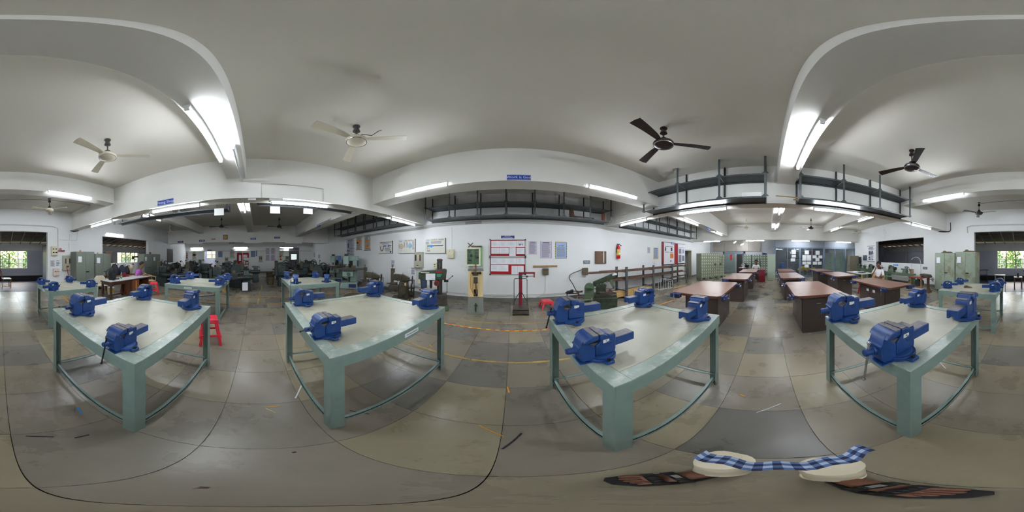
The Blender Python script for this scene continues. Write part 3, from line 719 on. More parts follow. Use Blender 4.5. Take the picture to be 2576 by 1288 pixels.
# ================================================================ VISES
def vise_proto():
    t = thing('bench_vise', '', 'vise')
    # swivel base with lugs and front lip plate
    g = G().cyl((.005,0,0), (.005,0,.026), .1, n=32).cyl((.005,0,.026), (.005,0,.034), .085, .07, n=28)
    for s in (-1, 1): g.prism([(-.035, s*.08), (.04, s*.08), (.027, s*.13), (-.022, s*.13)], 'z', 0, .022)
    g.box(-.15, -.05, -.06, .06, 0, .007)
    b = obj('swivel_base', g, BLUE, t, bevel=.003)
    for s in (-1, 1): obj('bolt', G().cyl((0, s*.112, .022), (0, s*.112, .036), .011, n=6), DSTEEL, b)
    # fixed jaw body: side profile with throat, anvil step and sloped shoulder
    prof = [(-.045,.034),(.088,.034),(.092,.06),(.092,.168),(.088,.176),(.05,.178),(.043,.186),(.02,.2),(-.01,.206),(-.034,.206),(-.034,.178),(-.018,.172),(-.016,.15),(-.03,.13),(-.047,.115),(-.05,.06)]
    obj('fixed_jaw', G().prism(prof, 'y', -.05, .05), BLUE, t, bevel=.007, seg=3)
    obj('jaw_shoulder', G().prism([(-.034,.2055),(.0,.203),(.02,.19),(.01,.168),(-.034,.172)], 'y', -.072, .072), BLUE, t, bevel=.005)
    obj('anvil_face', G().box(.046, .09, -.045, .045, .1765, .181), WORN, t, bevel=.002)
    obj('jaw_top', G().box(-.033, .0, -.069, .069, .2055, .209), WORN, t, bevel=.001)
    obj('boss_ring', G().torus((.04, -.0495, .115), .018, .0035, 'y', 18, 6), BLUE, t)
    # moving jaw: rounded nose, hollow under the jaws
    prof = [(-.04,.204),(-.075,.207),(-.1,.2),(-.122,.184),(-.137,.162),(-.146,.135),(-.156,.128),(-.155,.12),(-.148,.115),(-.15,.07),(-.142,.03),(-.125,.012),(-.052,.012),(-.052,.112),(-.062,.122),(-.078,.13),(-.086,.142),(-.084,.155),(-.07,.166),(-.052,.17),(-.04,.174)]
    mj = obj('moving_jaw', G().prism(prof, 'y', -.05, .05), BLUE, t, bevel=.006, seg=3)
    obj('jaw_head', G().prism([(-.04,.205),(-.075,.2075),(-.1,.2),(-.12,.184),(-.131,.166),(-.108,.16),(-.075,.168),(-.04,.176)], 'y', -.072, .072), BLUE, mj, bevel=.005)
    obj('jaw_top', G().box(-.076, -.041, -.07, .07, .2065, .2095), WORN, mj, bevel=.001)
    obj('cast_lettering', G().box(-.13, -.1, -.052, -.05, .088, .096).box(-.095, -.075, -.052, -.05, .088, .096).box(-.13, -.1, .05, .052, .088, .096).box(-.095, -.075, .05, .052, .088, .096), BLUE, mj, bevel=.001)
    # slide, an inverted channel running out over the bench
    obj('slide', G().prism([(-.042,.076),(-.042,.138),(.042,.138),(.042,.076),(.024,.076),(.016,.096),(-.016,.096),(-.024,.076)], 'x', .09, .25), BLUE, t, bevel=.003)
    obj('slide_top', G().box(.095, .246, -.037, .037, .138, .1395), WORN, t, smooth=False)
    obj('slide_guide', G().box(-.12, .0, -.036, .036, .1, .135), WORN, t)
    s = obj('screw_head', G().cyl((-.145, 0, .088), (-.163, 0, .088), .03, .026, n=18).cyl((-.163, 0, .088), (-.205, 0, .088), .021, n=18).cyl((-.205, 0, .088), (-.21, 0, .088), .017, n=18), BLUE, t)
    obj('number_sticker', G().box(-.0, .042, -.0512, -.0504, .128, .152).box(-.0, .042, .0504, .0512, .128, .152), TAPEW, t, smooth=False)
    return t
VP = vise_proto()
HB = {}
for nm, m_ in (('black', DSTEEL), ('bright', STEEL), ('none', None)):
    if m_ is None: continue
    hm = G().cyl((0, 0, -.23), (0, 0, .06), .0062, n=8).ball((0, 0, -.232), .011, 8).ball((0, 0, .062), .011, 8).mesh('handle'); hm.materials.append(m_); HB[nm] = hm
first = [True]
def vise(bk, px, py, phi, sc, label, hnd=None, hang=0, num=None, world=None, xy=None):
    z = BN[bk][4]+.004
    a = AZ(px); p = FP(px, py, z) if xy is None else Vector((xy[0], xy[1], z))
    x0, x1, y0, y1 = BN[bk][:4]
    p.x = min(max(p.x, x0+.09), x1-.09); p.y = min(max(p.y, y0+.09), y1-.09)
    right = Vector((cos(a), -sin(a))); away = Vector((sin(a), cos(a)))
    if world is not None: d = Vector(world)
    else: d = right*cos(radians(phi))+away*sin(radians(phi))
    o = VP if first[0] else dup(VP); first[0] = False
    for c in list(o.children):                       # the copied tree may bring the first handle along
        if c.name.startswith('handle') or c.name.startswith('lettering'): bpy.data.objects.remove(c)
    o.location = p; o.rotation_euler = (0, 0, atan2(d.y, d.x)); o.scale = (sc,)*3
    o['label'] = label; o['group'] = 'blue vises bolted to the green benches'
    if hnd:
        h = bpy.data.objects.new('handle', HB[hnd]); COL.objects.link(h); h.parent = o; h.location = (-.187, 0, .088); h.rotation_euler = (radians(hang), 0, 0)
        h['label'] = 'bright steel tommy bar' if hnd == 'bright' else 'black tommy bar'
    if num:
        q = text(num, .018, INKD, o, (.021, -.052, .14), squeeze=.8)
        q2 = text(num, .018, INKD, o, (.021, .052, .14), rz=pi, squeeze=.8)
    return o
X_, x_, Y_, y_ = (1,0), (-1,0), (0,1), (0,-1)
vise('A', 213, 787, 0, 1.02, 'large blue vise, annex-side corner of the bench beside the red stool', 'black', 75, world=x_)
vise('A', 318, 850, 0, .78, 'blue vise with long black bar, nearest corner of the bench beside the red stool', 'black', 12, world=x_, xy=(-.69, -.72))
vise('A', 363, 750, 0, .95, 'blue vise on the far bench corner, just left of the small red stool', world=X_)
vise('A', 480, 773, 0, 1.0, 'blue vise with white sticker on the corner closest to the tall red stool', 'black', 100, None, world=X_)
vise('B', 768, 765, 0, .95, 'blue vise on the near bench in front of the milling-side bench, slide pointing right', 'bright', 180, world=Y_)
vise('B', 827, 842, 0, .84, 'blurry blue vise with white sticker at the bench corner above the thick leg', 'black', 60, '22', world=Y_)
vise('B', 950, 740, 0, 1.05, 'blue vise at the far corner, before the dark shaping machines', world=y_)
vise('B', 1077, 771, 0, 1.0, 'blue vise in front of the drill press with bar sticking out right', 'black', -105, None, world=y_)
vise('C', 1439, 806, 0, 1.05, 'blue vise pointing to the red weighing scale with black bar hanging left', 'black', 35, world=X_)
vise('C', 1485, 900, 0, .86, 'closest blue vise with white sticker reading 3 beside the thick front leg', None, 0, '3', xy=(.43, .73), world=X_)
vise('C', 1617, 767, 0, 1.0, 'blue vise at the far corner in front of the hacksaw and timber bundle', 'black', 5, world=x_)
vise('C', 1753, 800, 0, 1.0, 'blue vise with white sticker in front of the first brown workbench', None, 0, None, world=x_)
vise('D', 2129, 800, 0, 1.22, 'very large blue vise with emblem ring, in front of the brown workbenches', None, 0, world=y_)
vise('D', 2259, 905, 0, 1.04, 'largest blue vise hanging over the bench corner with silver bar pointing down', 'bright', 8, '16', xy=(.64, -.645), world=y_)
vise('D', 2307, 767, 0, 1.0, 'small-looking blue vise below the red saw table', world=Y_)
vise('D', 2430, 798, 0, 1.2, 'blue vise with long slide toward the camera, in front of the second stained cabinet', 'black', -25, None, world=Y_)
vise('E', 105, 715, 330, .8, 'blue vise leftmost on the bench by the annex opening')
vise('E', 135, 732, 215, .85, 'blue vise at the front corner below the meter box, dark bar hanging diagonally', 'black', -50)
vise('E', 176, 709, 320, .8, 'blue vise at the back corner, dark bar raised left, by the red broom', 'black', 100)
vise('E', 227, 722, 180, .85, 'blue vise before the left green cabinet door, slide pointing left')
vise('F', 2375, 723, 0, .78, 'blue vise at the left corner before the first stained cabinet', None, 0, None)
vise('F', 2417, 714, 0, .75, 'blue vise at the back corner before the second stained cabinet', None, 0)
vise('F', 2501, 732, 180, .9, 'blue vise with white sticker at the front right corner, annex floor behind', 'black', 10, None)
vise('F', 2523, 720, 180, .9, 'blue vise overlapping the annex floor, rearmost on the right edge', 'black', 10)
vise('G', 443, 712, 0, 1.0, 'blue vise with white sticker at the left front corner before the lathes', None, 0, None)
vise('G', 480, 701, 0, 1.0, 'blue vise at the left rear corner before the lathes')
vise('G', 556, 717, 180, .9, 'blue vise with two white stickers above the wooden bin', 'black', 5, None)
vise('G', 577, 704, 180, .9, 'blue vise at the right rear corner by the chip tray of the green lathe')
vise('H', 720, 700, 280, .95, 'blue vise standing tall at the left corner, dark machines behind')
vise('H', 744, 712, 90, 1.0, 'blue vise seen from its front with silver bar below, left front corner', 'bright', 5)
vise('H', 785, 695, 290, .9, 'blue vise in front of the machine with the big belt wheel')
vise('H', 821, 709, 95, .9, 'narrow-looking blue vise at the right corner before the milling machines', 'bright', 20)
tag(obj('metal_wedge', G().hexa((-.09,.09,-.05,.05,0), (.03,.07,-.01,.02,.045)), RUST, None, (1.2, -3.35, .805), (0,0,.5)), 'small rusty metal wedge lying on the bench before the stained cabinets', 'offcut')

# ================================================================ BROWN WORKBENCHES
def woodvise(parent, x, y, z, rz, name='face_vise'):
    v = obj(name, G().box(-.1, .1, -.03, .0, -.075, .0).box(-.1, .1, -.085, -.06, -.08, .0).box(-.02, .02, -.06, .05, -.07, -.04), MACHN, parent, (x, y, z), (0, 0, rz), bevel=.004)
    obj('vise_screw', G().cyl((0, -.085, -.05), (0, -.125, -.05), .014, n=10).cyl((0, -.118, -.17), (0, -.118, .04), .005, n=6), STEEL, v)
    obj('guide_rod', G().cyl((-.06, -.08, -.05), (-.06, .02, -.05), .008, n=8).cyl((.06, -.08, -.05), (.06, .02, -.05), .008, n=8), STEEL, v)
    return v
def workbench(x0, x1, y0, y1, bx0, bx1, by0, by1, doorside, label, note=True, z=.80):
    cx, cy = (x0+x1)/2, (y0+y1)/2
    t = thing('wooden_workbench', label, 'workbench', (cx, cy, 0)); w, d = (x1-x0)/2, (y1-y0)/2
    oct_ = lambda c: [(-w+c,-d),(w-c,-d),(w,-d+c),(w,d-c),(w-c,d),(-w+c,d),(-w,d-c),(-w,-d+c)]
    obj('benchtop', G().prism(oct_(.06), 'z', z-.006, z), WOODTOP, t, bevel=.002)
    obj('top_edging', G().prism(oct_(.06), 'z', z-.05, z-.0065), WOODEDGE, t, bevel=.004)
    bx0 -= cx; bx1 -= cx; by0 -= cy; by1 -= cy
    obj('carcass', G().box(bx0, bx1, by0, by1, .0, z-.05), BROWN, t, smooth=False, bevel=.003)
    s = doorside; yf = by1 if s > 0 else by0; m = (bx0+bx1)/2
    for i, (a, b) in enumerate(((bx0+.01, m-.003), (m+.003, bx1-.01))):
        dd = obj('door', G().box(a, b, min(yf, yf+s*.018), max(yf, yf+s*.018), .03, z-.12), BROWN, t, bevel=.003)
        kx = m-.05 if i == 0 else m+.05
        obj('knob', G().cyl((kx, yf+s*.018, .5), (kx, yf+s*.04, .5), .012, n=10).cyl((kx, yf+s*.018, .3), (kx, yf+s*.03, .3), .012, n=10), STEEL, dd)
        if note:
            nx = m-.13 if i == 0 else m+.14
            obj('paper_note', G().box(nx-.05, nx+.05, min(yf+s*.018, yf+s*.02), max(yf+s*.018, yf+s*.02), .56, .63), PAPER, dd, smooth=False)
    obj('pull_handle', G().box(bx0-.012, bx0-.002, -.04, .04, .6, .61), STEEL, t, smooth=False)
    woodvise(t, -w+.14, s*d, z-.012, 0 if s < 0 else pi)
    woodvise(t, w-.2, s*d, z-.012, 0 if s < 0 else pi)
    woodvise(t, -w, -s*(d-.14), z-.012, -pi/2)
    return t
wbs = [
 (2.63, 4.22, .79, 1.78, 2.92, 3.88, .95, 1.62, -1, 'nearest brown workbench of the left row, glossy worn plywood top'),
 (4.85, 6.5, .62, 1.42, 5.1, 6.2, .78, 1.35, -1, 'second brown workbench of the left row, between two others'),
 (7.0, 8.65, .52, 1.28, 7.25, 8.35, .68, 1.2, -1, 'farthest brown workbench of the left row, before the dark lockers'),
 (2.74, 4.32, -1.38, -.46, 2.86, 3.95, -1.25, -.62, 1, 'nearest brown workbench of the middle row, right behind the largest vise'),
 (5.1, 6.82, -1.2, -.42, 5.35, 6.6, -1.1, -.55, 1, 'second brown workbench of the middle row'),
 (7.3, 8.85, -1.25, -.5, 7.55, 8.6, -1.15, -.6, 1, 'farthest brown workbench of the middle row, before the glass wall'),
 (2.56, 4.22, -3.14, -2.36, 2.85, 3.95, -3.0, -2.5, 1, 'nearest brown workbench of the right row, beside the man in white'),
 (5.05, 6.62, -3.1, -2.26, 5.3, 6.35, -3.0, -2.45, 1, 'second brown workbench of the right row with notes on its doors'),
 (7.05, 8.5, -2.98, -2.2, 7.3, 8.25, -2.88, -2.35, 1, 'farthest brown workbench of the right row, before the glass wall'),
]
for i, a in enumerate(wbs): workbench(*a, note=i in (1, 6, 7))

# ================================================================ HANGING AND WALL RACKS
def rack(name, label, cat, loc, rz, L, posts, D, zlo, zhi, ztop, cap=True, group=None):
    """Length along local x from 0 to L, depth local y 0..D (front at 0)."""
    t = thing(name, label, cat, loc, rz, group)
    for x in posts:
        for y in (0, D):
            g = G().box(x-.022, x+.022, y-.002, y+.002, zlo-.03, ztop).box(x-.002, x+.002, min(y, y+.035 if y == 0 else y-.035), max(y, y+.035 if y == 0 else y-.035), zlo-.03, ztop)
            obj('post', g, RACKM, t, smooth=False)
            if cap and y == 0: pass
    for z in (zlo, zhi):
        e = sorted(posts)
        for a, b in zip(e, e[1:]):
            g = G().box(a+.004, b-.004, .003, D-.003, z, z+.003).box(a+.004, b-.004, .003, .006, z-.03, z+.003).box(a+.004, b-.004, D-.006, D-.003, z-.03, z+.003)
            s = obj('shelf', g, RACKM, t, smooth=False)
        for x in posts:
            obj('gusset', G().add([(x, -.003, z-.0), (x+.07, -.003, z), (x, -.003, z+.07), (x-.07, -.003, z)], [(0, 1, 2), (0, 2, 3)]).add([(x, -.005, z), (x+.07, -.005, z), (x, -.005, z+.07), (x-.07, -.005, z)], [(0, 1, 2), (0, 2, 3)]), RACKM, t, smooth=False)
    return t
# over the right girder, two units (front at x = 2.98, depth toward +x)
rack('hanging_rack', 'long grey steel rack hanging from the ceiling left of the middle beam', 'rack', (2.98, 2.85, 0), -pi/2, 2.8, [0, 1.0, 1.93, 2.8], .4, 2.65, 3.16, 3.6)
rack('hanging_rack', 'long grey steel rack hanging from the ceiling right of the middle beam', 'rack', (2.98, -.6, 0), -pi/2, 2.95, [0, .9, 1.85, 2.95], .4, 2.65, 3.16, 3.6)
rack('hanging_rack', 'dark six-bay steel rack hanging above the notice board wall', 'rack', (-2.7, 4.6, 0), 0, 5.9, [0, .84, 1.71, 2.53, 3.35, 4.22, 5.1, 5.9], .5, 2.70, 3.10, 3.6)
rack('hanging_rack', 'dark steel rack hanging over the milling machines and charts', 'rack', (-8.8, 4.6, 0), 0, 5.2, [0, .75, 1.5, 2.25, 3.0, 3.75, 4.5, 5.2], .5, 2.72, 3.12, 3.6)
rack('hanging_rack', 'dark steel rack hanging at the right above the bar stock shelves', 'rack', (3.95, 4.6, 0), 0, 5.9, [0, .85, 1.7, 2.55, 3.4, 4.25, 5.1, 5.9], .5, 2.66, 3.08, 3.6)
rack('hanging_rack', 'dark rack beyond the left girder, part over the annex window end', 'rack', (-3.9, -4.6, 0), pi/2, 3.9, [0, 1.3, 2.6, 3.9], .4, 2.71, 3.12, 3.6)
rack('hanging_rack', 'dark rack beyond the left girder, part near the white hanging sheets', 'rack', (-3.55, .05, 0), pi/2, 2.5, [0, 1.2, 2.5], .35, 2.76, 3.12, 3.6)
# stored iron pieces in the front rack and rods on the right rack
for x, z, lb in ((1.75, 2.66, 'rusty flat plate standing in the hanging rack, left of the orange piece'), ):
    tag(obj('iron_plate', G().prism([(0,0),(.3,0),(.16,.1),(.12,.34),(0,.34)], 'y', 0, .02).box(.1, .9, .05, .08, .06, .09), RUST, None, (x, 4.75, z+.05)), lb, 'offcut')
tag(obj('orange_block', G().box(0, .09, 0, .06, 0, .28).box(-.02, .11, -.01, .07, 0, .02), mat('rust_orange', (128, 66, 36), .7), None, (2.95, 4.75, 2.71)), 'rust orange block at the right end of the rack above the boards', 'offcut')
tag(obj('brass_rod', G().cyl((3.15, -.15, 2.72), (3.15, -1.1, 2.67), .012, n=8), mat('brass', (190, 170, 120), .35, .8)), 'thin brass rod sticking out between the two hanging racks', 'rod')
tag(obj('brass_rod', G().cyl((3.2, -.5, 2.67), (3.2, -.75, 2.67), .016, n=8), MATS['brass']), 'short brass rod end just below the long one at the rack corner', 'rod')
tag(obj('sheet_offcut', G().box(3.05, 3.3, .12, .5, 2.656, 2.77), WHITE, bevel=.004), 'white box lying at the right end of the left hanging rack', 'box')
tag(obj('sheet_strip', G().box(3.02, 3.1, .75, 1.1, 2.656, 2.675), PAPER), 'white strip lying on the lower shelf of the left hanging rack', 'strip')

# bar stock rack by the front wall
t = thing('bar_stock_rack', 'long low steel rack stacked with rusty bars along the front wall', 'rack', (0, 0, 0))
px = [3.66, 5.1, 6.5, 7.9]
for x in px:
    for y, h in ((4.32, 1.12), (4.9, 1.1)): obj('upright', G().box(x-.045, x+.045, y-.02, y+.02, 0, h), RACKM, t, smooth=False)
    for z in (.28, .66, .95): obj('bracket', G().box(x-.02, x+.02, 4.34, 4.88, z-.03, z), RACKM, t, smooth=False)
def bar(name, x0, x1, y, z, r, label, m=BARST, box=False, dz=0):
    g = G().box(x0, x1, y-r, y+r, z, z+2*r) if box else G().cyl((x0, y, z+r), (x1, y, z+r+dz), r, n=7)
    return tag(obj(name, g, m), label, 'bar', 'bars in the stock rack')
k = 0
for lev, z, xs, xe, n in (('top', .952, 2.0, 8.1, 9), ('middle', .662, 2.45, 8.1, 9), ('low', .43, 6.6, 8.0, 4)):
    if lev == 'low':
        for x in px[2:]: obj('bracket', G().box(x-.02, x+.02, 4.34, 4.88, .4, .43), RACKM, t, smooth=False)
    for i in range(n):
        y = 4.36+i*.055; r = random.choice([.014, .02, .024])
        a = xs+random.uniform(0, .1)+(i > 1)*random.uniform(.2, 1.4)*(lev != 'low'); b = xe-random.uniform(0, .5)
        bar('steel_bar', a, b, y, z, r, 'rusty bar on the %s tier of the stock rack' % lev, box=i % 3 == 0)
    if lev != 'low':
        for i in range(4): bar('steel_bar', 3.4+i*.4+random.uniform(0,.3), 7.9-random.uniform(0, 1.2), 4.4+i*.06, z+.042, .016, 'rusty bar on the %s tier of the stock rack' % lev, box=i % 2 == 0)
# timber bundle below
for i in range(4):
    for j in range(3):
        o = obj('timber_batten', G().box(3.3, 5.25-random.uniform(0, .15), 4.4+i*.075, 4.47+i*.075, .06+j*.062, .118+j*.062), TANW if (i+j) % 2 else mat('pine', (206, 166, 104), .6, var=.15, scale=12), smooth=False)
        tag(o, 'pale timber batten in the strapped bundle on the floor', 'timber', 'battens bundled under the stock rack')
tag(obj('binding_strap', G().box(4.05, 4.07, 4.393, 4.705, .055, .25).box(4.9, 4.92, 4.393, 4.705, .055, .25), mat('green_string', (90, 130, 70), .7)), 'green string tied round the timber bundle', 'strap')
tag(obj('timber_rest', G().box(3.6, 3.68, 4.38, 4.72, 0, .06).box(5.0, 5.08, 4.38, 4.72, 0, .06), RUST), 'dark blocks keeping the timber bundle off the floor', 'block')
tag(obj('plank_offcut', G().box(6.2, 7.3, 4.0, 4.12, .0, .02), TANW, rot=None), 'flat wooden plank lying on the floor at the end of the rack', 'plank')
for x, y, w, h, rz, lb in ((5.45, 4.55, .55, .62, 0, 'tall white wire crate frame behind the rack post'), (5.75, 4.3, .42, .5, .1, 'middle white tubular frame with mesh standing on the floor'), (6.15, 4.2, .4, .34, .1, 'lowest white tubular frame standing on the floor')):
    t = thing('white_frame', lb, 'frame', (x, y, 0), rz, 'white tube frames under the stock rack')
    obj('tube_frame', G().tube([(-w/2,0,.01),(w/2,0,.01),(w/2,0,h),(-w/2,0,h),(-w/2,0,.01)], .01, 6).tube([(0,0,.01),(0,0,h)], .007, 6).tube([(-w/2,0,.01),(-w/2,.15,.01),(w/2,.15,.01),(w/2,0,.01)], .008, 6), WHITE, t)
t = thing('plastic_jug', 'white plastic jug with black mark on the floor by the timber bundle', 'jug', (3.15, 4.35, 0))
obj('jug_body', G().lathe([(.06,0),(.07,.02),(.07,.18),(.05,.24),(.02,.28)], n=18), WHITE, t)
obj('jug_cap', G().cyl((0,0,.28), (0,0,.31), .022, n=12), WHITE, t)
obj('black_mark', G().box(-.04, .03, -.0745, -.069, .08, .15), BLACK, t)
# ================================================================ THINGS ON THE WALLS
def wroot(name, label, cat, wall, x0, y0, x1, y1, group=None, off=0.0):
    a = WP(x0, (y0+y1)/2, wall, off); b = WP(x1, (y0+y1)/2, wall, off); c = (a+b)/2
    zt = (WP((x0+x1)/2, y0, wall, off)).z; zb = WP((x0+x1)/2, y1, wall, off).z
    c.z = (zt+zb)/2; w = (a-b).length; h = zt-zb
    if wall == 'front': c.y = 5.2-off
    return thing(name, label, cat, c, WALLS[wall][2], group), w, h
def panel(t, w, h, m, th=.012, name='board', bevel=0): return obj(name, G().box(-w/2, w/2, -th, 0, -h/2, h/2), m, t, smooth=False, bevel=bevel)
def rects(t, w, h, th, items, m, name='printing'):
    g = G()
    for x0, y0, x1, y1 in items: g.box(-w/2+x0*w, -w/2+x1*w, -th-.0012, -th, h/2-y1*h, h/2-y0*h)
    if len(items) > 1 and name != 'notice_sheet': JOINED.add(name)
    return obj(name, g, m, t, smooth=False)
def lines(t, w, h, th, x0, y0, x1, y1, n, m=None, rnd=.25, name='printed_lines'):
    g = G(); s = (y1-y0)/n
    for i in range(n):
        e = x1-random.random()*rnd*(x1-x0); g.box(-w/2+x0*w, -w/2+e*w, -th-.001, -th, h/2-(y0+i*s+s*.55)*h, h/2-(y0+i*s)*h)
    return obj(name, g, m or INK, t, smooth=False)
def sign(label, wall, x0, y0, x1, y1, s, m=SIGNB, off=0.0, size=.5, rows=1, lm=None, squeeze=1.0):
    t, w, h = wroot('sign', label, 'sign', wall, x0, y0, x1, y1, off=off)
    panel(t, w, h, m, .01, 'plate', .002)
    rects(t, w, h, .0095, [(.015, .05, .985, .08), (.015, .92, .985, .95)], lm or SIGNW, 'border_line')
    if not s: rects(t, w, h, .01, [(.15, .38, .4, .62), (.46, .38, .85, .62)], lm or SIGNW, 'tiny_lettering')
    if s:
        L = s.split('\n')
        for i, r in enumerate(L): text(r, h*size/len(L)*1.3, lm or SIGNW, t, (0, -.0115, (len(L)-1-2*i)*h/len(L)/2), squeeze=squeeze)
    return t
# beams are their own planes
WALLS['fbeam'] = ('y', 2.70, 0); WALLS['lgird'] = ('x', -3.10, pi/2); WALLS['lbeam'] = ('x', -11.0, pi/2); WALLS['fbeamL'] = ('y', 2.70, 0)
WALLS['rbeam'] = ('x', 10.6, -pi/2)
sign('blue sign lettered Work is God on the front ceiling beam', 'fbeam', 1275, 440, 1335, 453, 'Work is God', SIGNB, size=.52)
sign('blue sign lettered Fitting Shop on the left girder', 'lgird', 397, 502, 436, 515, 'Fitting Shop', SIGNB, size=.55)
sign('navy sign reading Bulletin Notice Board above the red board', 'front', 1260.5, 592.5, 1294, 599.7, 'BULLETIN\nNOTICE BOARD', SIGNBD, size=.72)
for px, py, lb in ((454, 608.5, 'first'), (508, 605.5, 'second'), (637, 600.5, 'third'), (697, 598, 'fourth')):
    sign('small blue section sign on the far lathe hall beam, %s from the left' % lb, 'lbeam', px-7, py-2.3, px+7, py+2.3, '', SIGNBD)
sign('tiny red two-tier sign on the far lathe hall beam', 'lbeam', 532, 600.5, 541.5, 603, '', REDP)
sign('small blue sign on the beam of the lathe hall near the girder', 'fbeamL', 798, 564, 806, 571, '', SIGNB)
sign('small blue sign on the beam over the left row of brown workbenches', 'fbeam', 1778, 572.5, 1787, 580, '', SIGNB)
sign('dim blue sign under the far lathe hall beam', 'left', 577, 610.5, 589, 613.5, '', SIGNBD, off=3.0)
t, w, h = wroot('wall_clock', 'square yellow-faced clock on the far lathe hall beam', 'clock', 'lbeam', 562, 591, 572.5, 602.5)
obj('case', G().box(-w/2, w/2, -.05, 0, -h/2, h/2), DESKW, t, bevel=.01); obj('dial', G().box(-w*.36, w*.36, -.055, -.05, -h*.38, h*.38), mat('dial_yellow', (190, 150, 70), .5), t, bevel=.002)
obj('clock_hands', G().box(-.006, .006, -.058, -.055, 0, h*.3).box(0, w*.25, -.058, -.055, -.005, .005), BLACK, t)

# red notice board, two stacked frames with sheets
def nboard(x0, y0, x1, y1, sheets, label):
    t, w, h = wroot('notice_board', label, 'board', 'front', x0, y0, x1, y1)
    panel(t, w, h, CRIM, .015, 'felt')
    fw = .018
    obj('frame', G().box(-w/2-fw, w/2+fw, -.025, 0, h/2, h/2+fw).box(-w/2-fw, w/2+fw, -.025, 0, -h/2-fw, -h/2).box(-w/2-fw, -w/2, -.025, 0, -h/2, h/2).box(w/2, w/2+fw, -.025, 0, -h/2, h/2), ALU, t, smooth=False)
    for sx in (-1, 1):
        for sz in (-1, 1): obj('corner_cap', G().cb(sx*(w/2+.005), -.014, sz*(h/2+.005), .05, .034, .04), DSTEEL, t, bevel=.004)
    for a, b, c, d, ph in sheets:
        s = obj('notice_sheet', G().box(-w/2+a*w, -w/2+c*w, -.0175, -.015, h/2-d*h, h/2-b*h), PAPER, t, smooth=False)
        g = G(); n = 6
        for i in range(n):
            zz = h/2-(b+(d-b)*(.15+.7*i/n))*h; e = random.uniform(.5, .85)
            g.box(-w/2+(a+(c-a)*.15)*w, -w/2+(a+(c-a)*e)*w, -.0182, -.0175, zz-.003, zz)
        if ph:
            for i in range(3): g.box(-w/2+(a+(c-a)*(.3+i*.17))*w, -w/2+(a+(c-a)*(.38+i*.17))*w, -.0184, -.0175, h/2-(b+(d-b)*.75)*h, h/2-(b+(d-b)*.52)*h)
        obj('printed_lines', g, INKD if ph else INK, s, smooth=False)
    return t
nboard(1233.5, 603.5, 1321, 644, [(.03,.06,.27,.44,0),(.272,.06,.51,.44,0),(.512,.06,.745,.44,0),(.75,.05,.99,.44,1),(.03,.48,.265,.86,0),(.27,.48,.53,.86,0),(.545,.46,.73,1.0,0),(.75,.5,.985,.88,0)], 'upper red notice board in aluminium frame with rows of white sheets')
nboard(1233.5, 648.5, 1321, 690, [(.02,.02,.27,.39,0),(.272,.02,.51,.39,0),(.512,.02,.755,.39,0),(.76,.02,.99,.39,0),(.02,.43,.26,.82,0),(.262,.43,.52,.82,0),(.61,.48,.78,1.0,0),(.785,.48,.96,.98,0)], 'lower red notice board in aluminium frame, directly behind the weighing scale')
def poster(label, wall, x0, y0, x1, y1, m=PAPER, nl=14, head=True, rods=False, border=None, off=0.0, th=.004, lm=None):
    t, w, h = wroot('wall_poster', label, 'poster', wall, x0, y0, x1, y1, off=off)
    panel(t, w, h, m, th, 'sheet')
    if head: rects(t, w, h, th, [(.2, .05, .8, .09)], INKD, 'heading_bar')
    if nl: lines(t, w, h, th, .12, .13, .9, .95, nl, lm)
    if border: rects(t, w, h, th, [(0, 0, 1, .02), (0, .98, 1, 1), (0, 0, .03, 1), (.97, 0, 1, 1)], border, 'border_line')
    if rods: obj('hanging_rod', G().cyl((-w/2-.03, -.01, h/2), (w/2+.03, -.01, h/2), .012, n=8).cyl((-w/2-.03, -.01, -h/2), (w/2+.03, -.01, -h/2), .012, n=8), BLACK, t)
    return t, w, h
LILAC = mat('lilac_paper', (196, 188, 208), .3, var=.03)
poster('smaller laminated lilac page of rules right of the notice board', 'front', 1329, 607, 1351, 640.5, LILAC, 18, lm=INK)
poster('larger laminated lilac page of rules, framed, left of the striped poster', 'front', 1359, 608, 1388, 649.5, LILAC, 20, lm=INK, border=mat('mauve_line', (160, 130, 160), .5))
SAFE = mat('safety_pale_blue', (150, 174, 206), .35, var=.06)
t, w, h = poster('blue notice with yellow and black striped border', 'front', 1396.5, 608.5, 1426, 650.5, SAFE, 0, False)
rects(t, w, h, .004, [(0, 0, 1, .03), (0, .97, 1, 1), (0, 0, .05, 1), (.95, 0, 1, 1)], YELB, 'yellow_border')
rects(t, w, h, .0045, [(.02+i*.12, 0, .08+i*.12, .03) for i in range(8)]+[(.02+i*.12, .97, .08+i*.12, 1) for i in range(8)]+[(0, .06+i*.1, .05, .11+i*.1) for i in range(9)]+[(.95, .04+i*.1, 1, .09+i*.1) for i in range(9)], BLACK, 'black_stripes')
rects(t, w, h, .004, [(.28, .225, .42, .255), (.46, .225, .74, .255)], SIGNBD, 'heading_bar')
lines(t, w, h, .004, .14, .32, .88, .92, 12, INK, .1)
